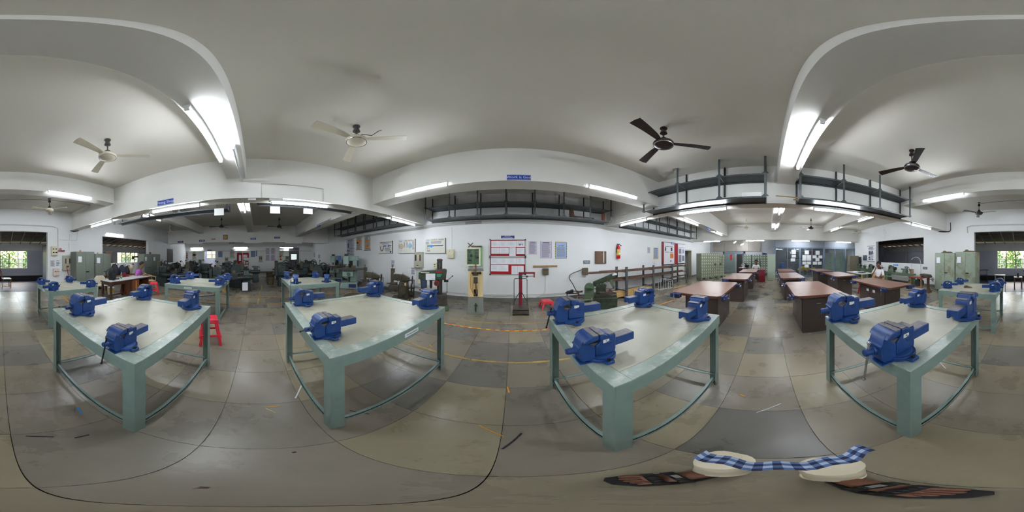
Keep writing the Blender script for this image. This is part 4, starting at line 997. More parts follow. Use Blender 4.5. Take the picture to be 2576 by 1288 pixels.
# measuring instrument charts
CHART = mat('chart_ivory', (216, 214, 204), .4, var=.02)
SKYB = mat('print_sky_blue', (60, 150, 220), .5); PALEB = mat('print_pale_blue', (150, 190, 215), .5); ORNG = mat('print_orange', (210, 120, 40), .5, var=.15)
CYAN = mat('print_steel_blue', (84, 104, 176), .5); GREYP = mat('print_grey', (120, 130, 136), .5)
def chart(label, x0, y0, x1, y1, title, c0):
    t, w, h = wroot('instrument_chart', label, 'chart', 'front', x0, y0, x1, y1)
    obj('board', G().box(-w/2, w/2, -.035, 0, -h/2, h/2), CHART, t, bevel=.002)
    obj('board_edge', G().box(w/2, w/2+.012, -.035, 0, -h/2, h/2).box(-w/2, w/2, -.033, 0, -h/2-.008, -h/2), DSTEEL, t, smooth=False)
    text(title, h*.12, INKD, t, (w*.12, -.037, h*.4), squeeze=1.0)
    rects(t, w, h, .035, [(.07, .06, .23, .15)], c0, 'logo_block')
    return t, w, h
t, w, h = chart('ivory wall chart of an outside micrometer with blue frame', 955, 607, 988, 637.5, 'EXTERNAL MICROMETER', mat('print_rose', (190, 140, 150), .5))
g = G()
for i in range(12):
    a0, a1 = pi+i*pi/12, pi+(i+1)*pi/12; R0, R1 = h*.12, h*.22; cx, cz = -w*.27, -h*.06
    g.add([(cx+R0*cos(a0), -.037, cz+R0*sin(a0)*1.2), (cx+R1*cos(a0), -.037, cz+R1*sin(a0)*1.2), (cx+R1*cos(a1), -.037, cz+R1*sin(a1)*1.2), (cx+R0*cos(a1), -.037, cz+R0*sin(a1)*1.2)], [(0,1,2,3)])
g.box(-w*.27-h*.22, -w*.27-h*.12, -.037, -.036, -h*.06, h*.1).box(-w*.27+h*.12, -w*.27+h*.22, -.037, -.036, -h*.06, h*.16)
obj('micrometer_frame_print', g, GREYP, t, smooth=False)
rects(t, w, h, .035, [(.36, .33, .56, .45), (.7, .31, .82, .47)], CYAN, 'sleeve_print'); rects(t, w, h, .035, [(.55, .35, .72, .44), (.54, .84, .84, .93)], PALEB, 'thimble_print'); rects(t, w, h, .035, [(.85, .36, .93, .43), (.84, .82, .94, .94)], INKD, 'ratchet_print')
lines(t, w, h, .035, .25, .16, .8, .28, 3); lines(t, w, h, .035, .45, .52, .92, .8, 6)
t, w, h = chart('ivory wall chart with two round dial gauges', 1003.5, 602.5, 1045, 637, 'DIAL GAUGE', mat('print_lavender', (160, 176, 216), .5))
g = G().cyl((-w*.3, -.035, -h*.0), (-w*.3, -.0365, 0), h*.17, n=22).box(-w*.305, -w*.295, -.0365, -.035, -h*.38, h*.28); obj('gauge_print', g, GREYP, t)
obj('gauge_face_print', G().cyl((-w*.3, -.0365, 0), (-w*.3, -.038, 0), h*.14, n=22), mat('print_cream', (214, 204, 170), .5), t)
obj('gauge_centre_print', G().cyl((-w*.3, -.038, 0), (-w*.3, -.0385, 0), h*.08, n=18), mat('print_amber', (210, 170, 100), .5), t)
obj('gauge_print', G().cyl((w*.22, -.035, h*.03), (w*.22, -.0365, h*.03), h*.18, n=22).box(w*.213, w*.227, -.0365, -.035, -h*.36, h*.36), PALEB, t)
lines(t, w, h, .035, .34, .22, .44, .6, 7); lines(t, w, h, .035, .5, .2, .6, .6, 7); lines(t, w, h, .035, .85, .12, .96, .75, 9); lines(t, w, h, .035, .03, .3, .1, .65, 6)
t, w, h = chart('ivory wall chart of a digital caliper with blue slider, left of the cream starter box', 1071, 600, 1121, 637, 'DIGITAL CALIPER', mat('print_aqua', (150, 200, 226), .5))
rects(t, w, h, .035, [(.1, .47, .9, .53)], BLACK, 'caliper_beam_print'); rects(t, w, h, .0365, [(.2, .43, .4, .56), (.28, .56, .36, .61)], SKYB, 'slider_print')
rects(t, w, h, .035, [(.1, .53, .12, .72), (.19, .56, .21, .72)], GREYP, 'jaw_print')
lines(t, w, h, .035, .03, .22, .2, .4, 4); lines(t, w, h, .035, .3, .2, .85, .36, 3); lines(t, w, h, .035, .1, .78, .3, .9, 4)
# hanging scroll charts at left of front wall
def scroll(label, wall, x0, y0, x1, y1, m, blocks, off=0.0):
    t, w, h = poster(label, wall, x0, y0, x1, y1, m, 10, True, True, off=off)
    for bm_, its in blocks: rects(t, w, h, .005, its, bm_, 'printed_figure')
    return t
scroll('long grey hanging poster behind the nearer milling machine', 'front', 872, 601, 891, 645, mat('poster_grey', (176, 178, 190), .5, var=.03), [(INKD, [(.18, .25, .3, .5), (.08, .64, .4, .67), (.1, .72, .42, .75), (.1, .8, .42, .83)])])
scroll('hanging scroll poster with orange machine picture, left one', 'front', 896.5, 596, 910, 628.5, mat('poster_buff', (176, 172, 150), .5), [(ORNG, [(.1, .22, .85, .5)]), (CYAN, [(.12, .4, .4, .5)])])
scroll('hanging scroll poster with orange and green pictures, right one', 'front', 917, 592, 932, 629.5, MATS['poster_buff'], [(ORNG, [(.25, .3, .7, .5), (.2, .66, .75, .82)]), (PALEB, [(.6, .15, .9, .3)])])
scroll('narrow hanging scroll near the lathe hall corner, left one', 'front', 759, 618, 765, 640, CHART, [(INKD, [(.3, .2, .7, .6)])])
scroll('narrow hanging scroll near the lathe hall corner, right one', 'front', 774, 612, 782, 639, CHART, [(INKD, [(.3, .15, .7, .35), (.2, .7, .9, .95)])])
for x0, y0, x1, y1, lb in ((984, 654, 993, 671, 'faint pale sheet pasted left of the grey fuse board'), (1034, 672, 1044, 692, 'faint pale sheet pasted below the grey fuse board'), (1628, 621, 1636, 637.5, 'small white notice left of the second striped poster'), (789, 635, 793, 647, 'small faint notice near the lathe hall corner'), (800, 640, 806, 650, 'small bluish notice left of the milling machines')):
    poster(lb, 'front', x0, y0, x1, y1, mat('faded_paper', (204, 206, 210), .7), 4, False)
t, w, h = poster('second blue notice with yellow striped border beside the red felt board', 'front', 1643.5, 623, 1656.5, 652, SAFE, 10, True); rects(t, w, h, .004, [(0, 0, 1, .03), (0, .97, 1, 1), (0, 0, .06, 1), (.94, 0, 1, 1)], YELB, 'yellow_border')
# maroon board with two rolled posters near the door
t, w, h = wroot('notice_board', 'maroon framed red felt board with two long posters, near the doorway', 'board', 'front', 1664, 611, 1722, 666)
obj('frame', G().box(-w/2, w/2, -.03, 0, -h/2, h/2), mat('maroon_frame', (84, 36, 34), .5), t, smooth=False, bevel=.004)
obj('felt', G().box(-w/2+.05, w/2-.04, -.033, -.03, -h/2+.05, h/2-.05), CRIM, t, smooth=False)
for nm, a, b, blocks in (('left', .06, .47, [(REDP, [(.1, .17, .46, .19), (.54, .17, .9, .19), (.1, .43, .46, .45), (.54, .43, .9, .45)]), (INKD, [(.1, .22, .2, .38), (.65, .22, .8, .38), (.6, .82, .7, .9)]), (ORNG, [(.58, .5, .92, .73)])]), ('right', .64, .99, [(REDP, [(.05, .18, .95, .195)]), (mat('print_violet', (160, 140, 190), .5), [(.6, .26, .85, .48)]), (INK, [(.1, .24, .45, .5), (.08, .56, .45, .95), (.55, .6, .9, .9)])])):
    x0, x1 = -w/2+a*w, -w/2+b*w
    p = obj('poster_%s' % nm, G().box(x0, x1, -.05, -.046, -h/2+.06, h/2-.03), PAPER, t, smooth=False)
    for bm_, its in blocks:
        g = G()
        for q in its: g.box(x0+q[0]*(x1-x0), x0+q[2]*(x1-x0), -.052, -.05, h/2-.03-q[3]*(h-.09), h/2-.03-q[1]*(h-.09))
        obj('printed_figure', g, bm_, p, smooth=False)
sign('small navy sign on top of the maroon framed board', 'front', 1688, 610, 1698, 615, '', SIGNBD, off=.05)
# brown pinboard, grey plates, extinguisher
t, w, h = wroot('brown_board', 'square brown board with white vertical lettering strip', 'board', 'front', 1496.5, 632, 1523.5, 662.5)
obj('board', G().box(-w/2, w/2, -.05, 0, -h/2, h/2), BRICKY, t, bevel=.004); rects(t, w, h, .05, [(.72, .02, .79, .98)], WHITE, 'white_strip'); rects(t, w, h, .05, [(.04, .1, .7, .11), (.05, .5, .6, .51)], DESKW, 'seam_line')
def plate(label, wall, x0, y0, x1, y1, m=None, off=0.0):
    t, w, h = wroot('wall_plate', label, 'wall plate', wall, x0, y0, x1, y1, off=off); panel(t, w, h, m or mat('plate_grey', (112, 120, 128), .4), .015, 'plate', .003); rects(t, w, h, .015, [(.15, .3, .4, .5), (.5, .3, .8, .5), (.3, .6, .7, .75)], ALU, 'embossed_mark'); return t
plate('grey socket plate above the power hacksaw', 'front', 1467, 655, 1484, 663.5)
for x0, y0, x1, y1, lb in ((2204, 665.5, 2210, 670, 'leftmost grey socket plate below the annex window'), (2236.5, 668, 2244, 673, 'second grey socket plate below the annex window'), (2276, 670, 2285, 675.5, 'third grey socket plate below the annex window'), (2322, 671.5, 2333, 677.5, 'rightmost grey socket plate, right of the annex window')): plate(lb, 'back', x0, y0, x1, y1)
sign('small bright blue sign under the middle of the right annex window', 'back', 2247.5, 664.5, 2259, 668.5, '', mat('sign_bright_blue', (50, 120, 210), .4))
def extinguisher(label, loc, rz, h, r):
    t = thing('fire_extinguisher', label, 'extinguisher', loc, rz)
    obj('cylinder', G().lathe([(r*.85,0),(r,.02),(r,h*.72),(r*.8,h*.82),(r*.35,h*.88),(r*.3,h*.92)], n=20), mat('extinguisher_red', (200, 26, 44), .25), t)
    obj('label_band', G().lathe([(r+.002,h*.22),(r+.002,h*.62)], n=20), mat('label_yellow', (226, 190, 90), .5), t)
    obj('label_print', G().box(-r*.6, r*.6, -r-.004, -r-.0, h*.3, h*.38), WHITE, t)
    obj('valve', G().cyl((0,0,h*.9), (0,0,h), .018, n=10).box(-.02, .06, -.012, .012, h*.98, h), BLACK, t)
    obj('hose', G().tube([(-.02,0,h*.95),(-.08,0,h*.9),(-.1,0,h*.6),(-.09,0,h*.4)], .012), BLACK, t)
    obj('discharge_horn', G().cyl((.04,0,h*.97), (.13,-.02,h*.86), .012, .022, 10), BLACK, t)
    obj('wall_bracket', G().box(-.02, .02, r*.5, r+.05, h*.8, h*1.02), STEEL, t); return t
p = WP(1552, 644, 'front'); p.y = 5.1; extinguisher('red fire extinguisher with yellow label band high on the front wall', (p.x, 5.1, 1.4), 0, .58, .075)
# switch boxes
def box_on_wall(name, label, cat, wall, x0, y0, x1, y1, m, dep, windows=(), wm=None, off=0.0):
    t, w, h = wroot(name, label, cat, wall, x0, y0, x1, y1, off=off)
    obj('enclosure', G().box(-w/2, w/2, -dep, 0, -h/2, h/2), m, t, bevel=.008)
    obj('cover', G().box(-w/2+.02, w/2-.02, -dep-.006, -dep, -h/2+.02, h/2-.02), m, t, bevel=.003)
    for i, q in enumerate(windows):
        obj('breaker_window', G().box(-w/2+q[0]*w, -w/2+q[2]*w, -dep-.009, -dep-.006, h/2-q[3]*h, h/2-q[1]*h), (wm or [DARK])[i % len(wm or [DARK])], t, smooth=False)
    return t, w, h
BEIGEP = mat('breaker_cream', (206, 180, 160), .5)
box_on_wall('fuse_board', 'tall grey fuse board with breaker windows and conduits below', 'fuse board', 'front', 1045, 634, 1066, 673.5, GREYBOX, .1, ((.15,.18,.3,.56), (.42,.18,.58,.56), (.68,.18,.8,.56), (.36,.82,.55,.86), (.35,.9,.6,.97)), [DARK, BEIGEP, DARK])
t, w, h = box_on_wall('starter_box', 'cream starter box with red indicator under the caliper chart end', 'switch box', 'front', 1126.5, 627, 1143.5, 649, CREAM, .09, ((.3,.05,.55,.3),), [WHITE])
rects(t, w, h, .1, [(.38, .08, .46, .14)], CRIM, 'red_indicator'); rects(t, w, h, .1, [(.37, .18, .48, .26)], DARK, 'black_switch'); rects(t, w, h, .096, [(.1, .68, .85, .7), (.1, .82, .85, .84)], INK, 'label_line')
box_on_wall('socket_box', 'small cream socket box behind the drill press column', 'switch box', 'front', 1093.5, 660, 1101, 675, CREAM, .1, ((.2,.3,.7,.45), (.2,.6,.7,.7)))
t, w, h = box_on_wall('old_switch', 'brown old iron switch under the wooden batten', 'switch box', 'front', 1364.5, 675, 1378.5, 691, mat('old_switch_brown', (84, 80, 58), .6, dirt=(50,40,30)), .1, ((.2,.2,.8,.35),), [RUST])
box_on_wall('old_switch', 'brown iron isolator behind the bar stock, left end', 'switch box', 'front', 1464, 673.5, 1476, 691, MATS['old_switch_brown'], .12)
tag(obj('wall_batten', G().box(-.4, .4, -.03, 0, -.03, .03), mat('batten_wood', (150, 120, 84), .6, var=.2, scale=12), None, (WP(1371.5, 670, 'front').x, 5.2, WP(1371.5, 670, 'front').z), smooth=False), 'horizontal wooden batten above the old iron switch', 'batten')
t, w, h = box_on_wall('meter_box', 'cream meter box with four small windows by the annex opening', 'switch box', 'back', 128, 620, 143, 643, CREAM, .12, ((.15,.24,.42,.34), (.6,.24,.88,.34), (.18,.6,.45,.72), (.6,.6,.95,.72)), [DARK])
box_on_wall('fuse_board', 'tall cream fuse board right of the red sign by the green cabinets', 'fuse board', 'back', 156.5, 643, 177, 679, GREYBOX, .12, ((.25,.2,.36,.55), (.5,.2,.62,.55), (.72,.2,.85,.55), (.45,.72,.65,.8), (.45,.87,.65,.92)), [DARK, BEIGEP, DARK])
t, w, h = box_on_wall('small_cabinet', 'small stepped cream wall box below the paper notices', 'switch box', 'back', 132.5, 675, 147.5, 693, mat('box_pale_pink', (214, 200, 190), .5), .1, ((.2,.35,.5,.45), (.6,.38,.95,.45)), [CRIM])
sign('red sign board beside the cream meter box', 'back', 144, 629, 163, 634.3, 'Machine Shop', CRIM, size=.55)
sign('tiny red plate on top of the red sign board', 'back', 149, 624.7, 155, 628.5, '', CRIM)
poster('pale text sheet below the meter box, left one', 'back', 126, 654, 138, 671, MATS['faded_paper'], 8, False)
poster('framed pale blue safety sheet below the red sign', 'back', 140, 653, 151.5, 670.5, PAPER, 4, False, border=PALEB)
box_on_wall('isolator', 'beige isolator with curved conduit above the red saw table', 'switch box', 'back', 2291, 677, 2299, 689.5, mat('isolator_beige', (178, 150, 122), .5), .1)
box_on_wall('isolator', 'dark grey isolator box left of the machine poster', 'switch box', 'back', 2173.5, 642, 2181, 654.5, mat('isolator_grey', (72, 84, 98), .5), .1)
box_on_wall('isolator', 'small pinkish isolator behind the head of the man in white', 'switch box', 'back', 2187, 669, 2193.5, 680, MATS['isolator_beige'], .1)
scroll('framed poster of black wood lathes left of the annex window', 'back', 2183, 619, 2200, 658, PAPER, [(INKD, [(.2, .33, .35, .58), (.42, .35, .6, .55), (.66, .33, .8, .52), (.15, .7, .35, .78), (.2, .84, .4, .87), (.65, .84, .8, .88)])])
poster('small red-topped notice on the wall behind the desk bags', 'back', 332, 663, 337, 665.5, CRIM, 0, False)
poster('small blue and white notice behind the desk bags', 'back', 332.5, 668, 339, 675.5, PAPER, 3, False)
# coats on a hook rail
t = thing('hanging_coat', 'dark navy overalls hanging on the wall beside the grey cabinet', 'coat', (WP(2164, 665, 'back').x, -6.55, 0), pi)
obj('coat_rail', G().cyl((-.35, -.05, 1.42), (.35, -.05, 1.42), .015, n=8), DSTEEL, t)
for s in (-1, 1): obj('coat_panel', G().prism([(s*.1-.13, .68), (s*.1+.13, .64), (s*.1+.14, 1.2), (s*.1+.06, 1.4), (s*.1-.07, 1.4), (s*.1-.12, 1.2)], 'y', -.12, -.02), mat('overall_navy', (22, 28, 48), .9, var=.25), t, bevel=.02)
# far wall of the lathe hall
FB = mat('frame_print_blue', (70, 110, 160), .3, var=.3, scale=12)
scroll('narrow machine poster at the left corner of the far lathe hall wall', 'left', 445, 632.5, 452, 652, CHART, [(ORNG, [(.3,.2,.7,.5)])])
scroll('buff poster with three brown figures on the far lathe hall wall', 'left', 462.5, 633, 474.5, 652.5, CHART, [(mat('print_brown', (160, 120, 60), .5, var=.3), [(.15,.18,.85,.35), (.15,.42,.85,.58), (.15,.65,.85,.85)])])
scroll('buff poster with one diagonal brown figure on the far lathe hall wall', 'left', 483, 632.5, 494.5, 652, CHART, [(MATS['print_brown'], [(.1,.35,.9,.55), (.3,.3,.7,.62)])])
for x0, y0, x1, y1, lb in ((549, 632.5, 559.5, 647, 'left of the green drawing'), (631, 630.5, 642, 646.5, 'right of the red board'), (643.5, 629.5, 647, 644.5, 'narrowest one')):
    poster('framed blue chart on the far lathe hall wall, '+lb, 'left', x0, y0, x1, y1, FB, 3, False)
scroll('hanging drawing with small green figures left of the far red board', 'left', 577, 628, 591.5, 649, CHART, [(PGREEN, [(.15,.7,.4,.82), (.55,.7,.85,.82)]), (INKD, [(.3,.25,.35,.55), (.6,.25,.65,.5)])])
scroll('poster with green figures left of the grey door in the lathe hall', 'left', 701.5, 624, 715, 644.5, CHART, [(PGREEN, [(.1,.6,.35,.8), (.45,.4,.9,.5), (.5,.8,.8,.9)])])
for x0, y0, x1, y1, lb in ((668, 624.5, 679, 640, 'upper left'), (681, 624, 692.5, 639.5, 'upper right'), (668, 641.5, 679, 656.5, 'lower left'), (681, 641, 692.5, 656.5, 'lower right')):
    poster('lilac text sheet on the far lathe hall wall, %s of four' % lb, 'left', x0, y0, x1, y1, LILAC, 10, True)
t, w, h = wroot('notice_board', 'red notice board with white sheets on the far wall behind the lathes', 'board', 'left', 596, 636, 626, 665.5)
panel(t, w, h, CRIM, .03, 'felt'); rects(t, w, h, .03, [(.17,.18,.35,.7), (.52,.15,.88,.4), (.54,.42,1.0,.66), (.52,.72,.68,.95), (.75,.72,.98,.92)], PAPER, 'notice_sheet'); rects(t, w, h, .03, [(.46,0,.5,1)], WHITE, 'divider')
sign('small navy sign above the far red board', 'left', 597.5, 633.2, 609, 635, '', SIGNBD)
sign('small navy sign above the far lit window', 'left', 522, 628.5, 532, 630.7, '', SIGNBD)
box_on_wall('fuse_board', 'cream fuse board with conduit on the far lathe hall wall', 'fuse board', 'left', 566.5, 647, 575, 663, GREYBOX, .15, ((.2,.2,.4,.5), (.6,.2,.8,.5)))
box_on_wall('fuse_board', 'cream fuse board right of the far blue charts', 'fuse board', 'left', 651, 643.5, 660, 659, GREYBOX, .15, ((.2,.2,.4,.6), (.6,.2,.8,.6)))
box_on_wall('fuse_board', 'cream fuse board beside the far grey door', 'fuse board', 'left', 717.5, 642.5, 726, 658, GREYBOX, .15, ((.2,.2,.4,.6), (.6,.2,.8,.6)))
box_on_wall('fuse_board', 'small grey fuse board behind the leftmost lathes', 'fuse board', 'left', 500.5, 653, 507, 663.5, mat('fuse_dark', (100, 104, 92), .5), .15)
p = WP(706, 657, 'left'); extinguisher('small red fire extinguisher on the far wall of the lathe hall', (-14.3, p.y, 1.15), pi/2, .42, .07)
t, w, h = wroot('grey_door', 'grey door panel with white window on the far lathe hall wall', 'door', 'left', 727, 623, 752, 700)
panel(t, w, h, mat('door_blue_grey', (100, 102, 112), .6), .03, 'leaf'); rects(t, w, h, .03, [(.16, .19, .8, .41)], DARK, 'window_frame'); rects(t, w, h, .032, [(.2, .21, .76, .39)], mat('window_glow', (210, 222, 216), .4, emit=.5), 'glow_pane')  # pane emits its own glow in place of light behind the window
t, w, h = wroot('side_hatch', 'dark panel painted as a shaded wall opening, brown frame, at the far left of the lathe hall', 'hatch', 'back', 420, 626, 435, 660)
panel(t, w, h, mat('hatch_shade', (46, 44, 46), .7), .01, 'opening'); rects(t, w, h, .011, [(0, 0, 1, .02), (0, .97, 1, 1), (.94, 0, 1, 1), (.1, .5, .45, .97)], DESKW, 'brown_frame')  # flat dark panel, its colour stands for the shade inside an opening
# cable runs
for k in range(5):
    z = 2.5+k*.022; r = .007
    conduit('wall_conduit', [(-9.3, 5.18, z-.02), (-3.4, 5.18, z), (-2.6, 5.18, z+.06), (0, 5.18, z+.06+.002*k), (3.0, 5.18, z+.05), (3.8, 5.18, z-.03), (9.0, 5.18, z-.04), (10.5, 5.17, z-.06)], r, CONDUIT, 'white cable of the bundle along the top of the front wall', group='cable bundle on the front wall')
for k in range(7):
    x = WP(1048+k*2.5, 680, 'front').x
    conduit('wall_conduit', [(x, 5.18, WP(1055, 673, 'front').z+.02), (x, 5.18, .42), (x+.1-.03*k, 5.18, .33+.02*k), (x+(.6 if k > 3 else -.7), 5.17, .25+.02*k)], .006, CONDUIT, 'white conduit dropping from the tall grey fuse board', group='conduits under the fuse board')
conduit('wall_conduit', [(-4.8, 5.18, .33), (-3.2, 5.18, .3), (-1.4, 5.18, .22), (-1.0, 5.18, .2), (0, 5.18, .21), (.4, 5.18, .18), (.75, 5.18, .13), (.95, 5.18, .2), (1.6, 5.18, .22), (2.3, 5.18, .22)], .009, CONDUIT, 'cream conduit running low along the front wall')
conduit('wall_conduit', [(-1.0, 5.175, .24), (2.0, 5.175, .25)], .007, CONDUIT, 'second cream conduit low behind the weighing scale')
x = WP(1371.5, 690, 'front').x
conduit('wall_conduit', [(x, 5.18, 1.1), (x, 5.18, .35), (x-.06, 5.18, .24)], .008, CONDUIT, 'cream conduit dropping from the old iron switch')
x = WP(1137, 600, 'front').x
conduit('wall_conduit', [(x, 5.18, 2.5), (x, 5.18, 1.7)], .007, CONDUIT, 'thin conduit rising from the cream starter box')
conduit('flexible_hose', smooth([(WP(1465, 690, 'front').x, 5.1, 1.05), (1.86, 5.05, .85), (1.95, 4.95, .55), (2.0, 4.6, .3), (2.1, 4.25, .25)]), .015, mat('hose_brown', (74, 56, 48), .6), 'brown flexible hose from the iron isolator to the hacksaw')
for k in range(2):
    conduit('wall_conduit', [(4.0, -6.58, 2.9), (4.0, -6.58, 2.84+.03*k), (2.4-.1*k, -6.58, 2.84+.03*k), (2.3-.05*k, -6.58, 2.62), (2.25, -6.58, 2.6)] if False else [(2.35+.03*k, -6.58, 2.5), (2.38+.03*k, -6.58, 2.74+.02*k), (2.2, -6.58, 2.79+.02*k), (-2.2, -6.58, 2.76+.02*k), (-2.42-.02*k, -6.58, 2.7), (-2.44-.02*k, -6.58, 1.75)], .014, CONDUIT, 'white conduit looping over the annex opening', group='conduits over the annex opening')
conduit('wall_conduit', [(-3.0, -6.58, 2.5), (-3.0, -6.58, 2.2), (-2.5, -6.58, 2.2), (-3.35, -6.58, 2.2), (-3.4, -6.58, 2.6)], .009, CONDUIT, 'thin conduit above the cream fuse board by the cabinets')
conduit('wall_conduit', [(-2.95, -6.58, 2.1), (-2.98, -6.58, 1.75)], .009, CONDUIT, 'short conduit entering the cream fuse board')
conduit('thick_cable', smooth([(-3.0, -6.5, 2.63), (-3.12, -6.5, 2.6), (-3.3, -6.5, 2.62), (-3.42, -6.5, 2.66)]), .018, CABLE, 'thick black cable curled under the left girder end', 'cable')
conduit('thick_cable', smooth([(3.15, -6.5, 3.0), (3.15, -6.5, 2.66), (3.3, -6.5, 2.6), (3.6, -6.5, 2.62), (3.75, -6.5, 2.64)]), .018, CABLE, 'thick black cable bent under the right girder end', 'cable')
p = WP(2295, 677, 'back')
conduit('wall_conduit', smooth([(p.x, -6.55, 1.32), (p.x-.1, -6.55, 1.4), (p.x-.3, -6.55, 1.44), (p.x-.5, -6.55, 1.36), (p.x-.58, -6.55, 1.1), (p.x-.58, -6.55, .3)]), .014, CONDUIT, 'curved white conduit beside the beige isolator')
conduit('wall_conduit', [(p.x+.05, -6.56, 1.15), (p.x+.05, -6.56, .3)], .009, CONDUIT, 'straight thin conduit below the beige isolator')
conduit('girder_conduit', [(-3.08, .1, 2.66), (-3.08, .1, 2.97), (-3.08, 1.35, 2.97), (-3.08, 1.35, 2.68)], .008, CONDUIT, 'thin conduit frame on the left girder face')
tag(obj('junction_box', G().box(-3.2, -3.1, .25, .52, 2.6, 2.66), CONDUIT, bevel=.01), 'white junction box under the left girder near the middle beam', 'junction box')
tag(obj('junction_box', G().box(-3.2, -3.12, -.15, .0, 2.61, 2.66), CONDUIT, bevel=.008), 'small white junction box with loose wires under the left girder', 'junction box')
conduit('wall_conduit', [(-14.38, -6.3, 1.95), (-14.38, 5.1, 1.98)], .02, GREYBOX, 'grey conduit along the top of the far lathe hall wall')
conduit('beam_conduit', [(10.58, -6.5, 2.57), (10.58, 5.1, 2.57)], .015, CONDUIT, 'white conduit along the far beam above the lockers and glass')
tag(obj('wall_patch', G().box(-1.53, -.98, 5.185, 5.2, 2.56, 2.66), mat('patch_dark_red', (70, 30, 28), .8, var=.3, scale=10, dirt=(30,20,20))), 'dark red broken patch in the wall under the rack', 'wall patch')

# ================================================================ CABINETS
def cabinet(x0, x1, y0, y1, h, label, m, rz=0, notes=1, feet=True, stuff=None, handle=True):
    """doors face +y in world (towards the room) when rz = 0"""
    t = thing('steel_cabinet', label, 'cabinet', ((x0+x1)/2, (y0+y1)/2, 0), rz); w, d = (x1-x0)/2, (y1-y0)/2
    obj('carcass', G().box(-w, w, -d, d, .08, h), m, t, smooth=False, bevel=.006)
    for i, s in enumerate((-1, 1)):
        dd = obj('door', G().box(min(s*.003, s*(w-.012)), max(s*.003, s*(w-.012)), d, d+.016, .11, h-.03), m, t, bevel=.003)
        if notes & (1 << i): obj('paper_note', G().box(s*w*.62-.085, s*w*.62+.085, d+.016, d+.018, h*.74, h*.74+.24), PAPER, dd, smooth=False)
    if handle: obj('handle', G().box(-.14, -.02, d+.016, d+.05, h*.5, h*.515).cyl((-.03, d+.016, h*.507), (-.03, d+.055, h*.507), .016, n=10), DSTEEL, t)
    for s in (-1, 1):
        obj('foot', G().box(s*(w-.06)-.04, s*(w-.06)+.04, -d+.03, d-.03, 0, .08), m, t, smooth=False)
    return t
cabinet(2.67, 3.59, -6.45, -5.9, 1.63, 'left one of two pale green cabinets with brown rust stains', mat('cabinet_stained', (138, 150, 134), .5, var=.06, scale=2, dirt=(108, 96, 66), dscale=1.5, dthr=.52), notes=2)
cabinet(1.80, 2.64, -6.45, -5.9, 1.66, 'right one of two pale green stained cabinets, next to the annex opening', MATS['cabinet_stained'], notes=2)
cabinet(-3.86, -2.98, -6.45, -5.9, 1.68, 'tall green cabinet with paper note, right of the cream fuse board', CABD, notes=2)
cabinet(-4.78, -3.9, -6.45, -5.9, 1.6, 'green cabinet with paper note behind the black backpack', CABD, notes=2)
cabinet(-8.06, -7.25, -6.4, -5.95, 1.62, 'green cabinet behind the man in purple, left door pale', CABD, notes=2)
cabinet(-8.92, -8.1, -6.4, -5.95, 1.62, 'green cabinet at the far end beside the small lathes', CABD, notes=2)
cabinet(10.35, 10.75, -6.45, -5.7, 1.52, 'greyish-brown cabinet standing before the glass wall by the overalls', mat('cabinet_taupe', (132, 124, 108), .5), rz=pi/2 if False else 0, notes=0)
t = cabinet(10.0, 10.5, -.45, .02, 1.62, 'tall narrow pale mint cabinet at the left end of the glass wall', CABP, notes=0)
for x, y, z, lb in ((3.15, -6.15, 1.635, 'crumpled brown cloth bundle on the left stained cabinet'), (2.15, -6.15, 1.665, 'crumpled brown cloth and branch on the right stained cabinet')):
    g = G().ball((0,0,.02), .2, 10, 1.4, .8, .16).ball((.1,.02,.05), .07, 8, 1.2, 1, .7)
    tag(obj('cloth_bundle', g, mat('cloth_brown', (98, 84, 62), .9, var=.25), None, (x, y, z)), lb, 'cloth')
for x, z, m_, lb, s in ((-3.3, 1.685, mat('clay_orange', (190, 110, 60), .7), 'small orange clay pot on the tallest green cabinet', .035), (-4.2, 1.605, TANW, 'flat tan packet on the cabinet behind the backpack', .03), (-8.1, 1.625, RUST, 'dark rusty tin on the far left green cabinets', .06)):
    tag(obj('small_pot', G().lathe([(s*.7,0),(s,.0+s*.4),(s,s*1.6),(s*.6,s*2.0)], n=14), m_, None, (x, -6.15, z)), lb, 'pot')
t = thing('broom', 'red-handled broom leaning beside the tallest green cabinet', 'broom', (-2.86, -6.15, 0))
obj('stick', G().cyl((0, 0, .12), (.06, -.38, 1.2), .014, n=8), CRIM, t); obj('bristles', G().hexa((-.1,.1,-.03,.03,0), (-.03,.03,-.02,.02,.18)), REDP, t)
# ---- lockers
def locker(label, loc, rz, w, d, h, nc, nr, m):
    t = thing('locker_unit', label, 'locker', loc, rz)
    obj('carcass', G().box(0, w, 0, d, .1, h), m, t, smooth=False)
    obj('plinth_feet', G().box(.02, .14, .02, d, 0, .1).box(w-.14, w-.02, .02, d, 0, .1), m, t, smooth=False)
    g = G(); p = G(); cw, ch = w/nc, (h-.12)/nr
    for i in range(nc):
        for j in range(nr):
            g.box(i*cw+.006, (i+1)*cw-.006, -.014, 0, .11+j*ch+.006, .11+(j+1)*ch-.006)
            p.box(i*cw+cw*.26, i*cw+cw*.74, -.017, -.014, .11+j*ch+ch*.6, .11+j*ch+ch*.84).box(i*cw+cw*.7, i*cw+cw*.8, -.03, -.014, .11+j*ch+ch*.25, .11+j*ch+ch*.5)
    o = obj('locker_doors', g, m, t, smooth=False); o['kind'] = 'stuff'
    o = obj('label_plates', p, CREAM, t, smooth=False); o['kind'] = 'stuff'
    return t
a = Vector((9.25, 4.02)); b = Vector((11.1, 3.05)); ang = atan2(b.y-a.y, b.x-a.x); L = (b-a).length/4
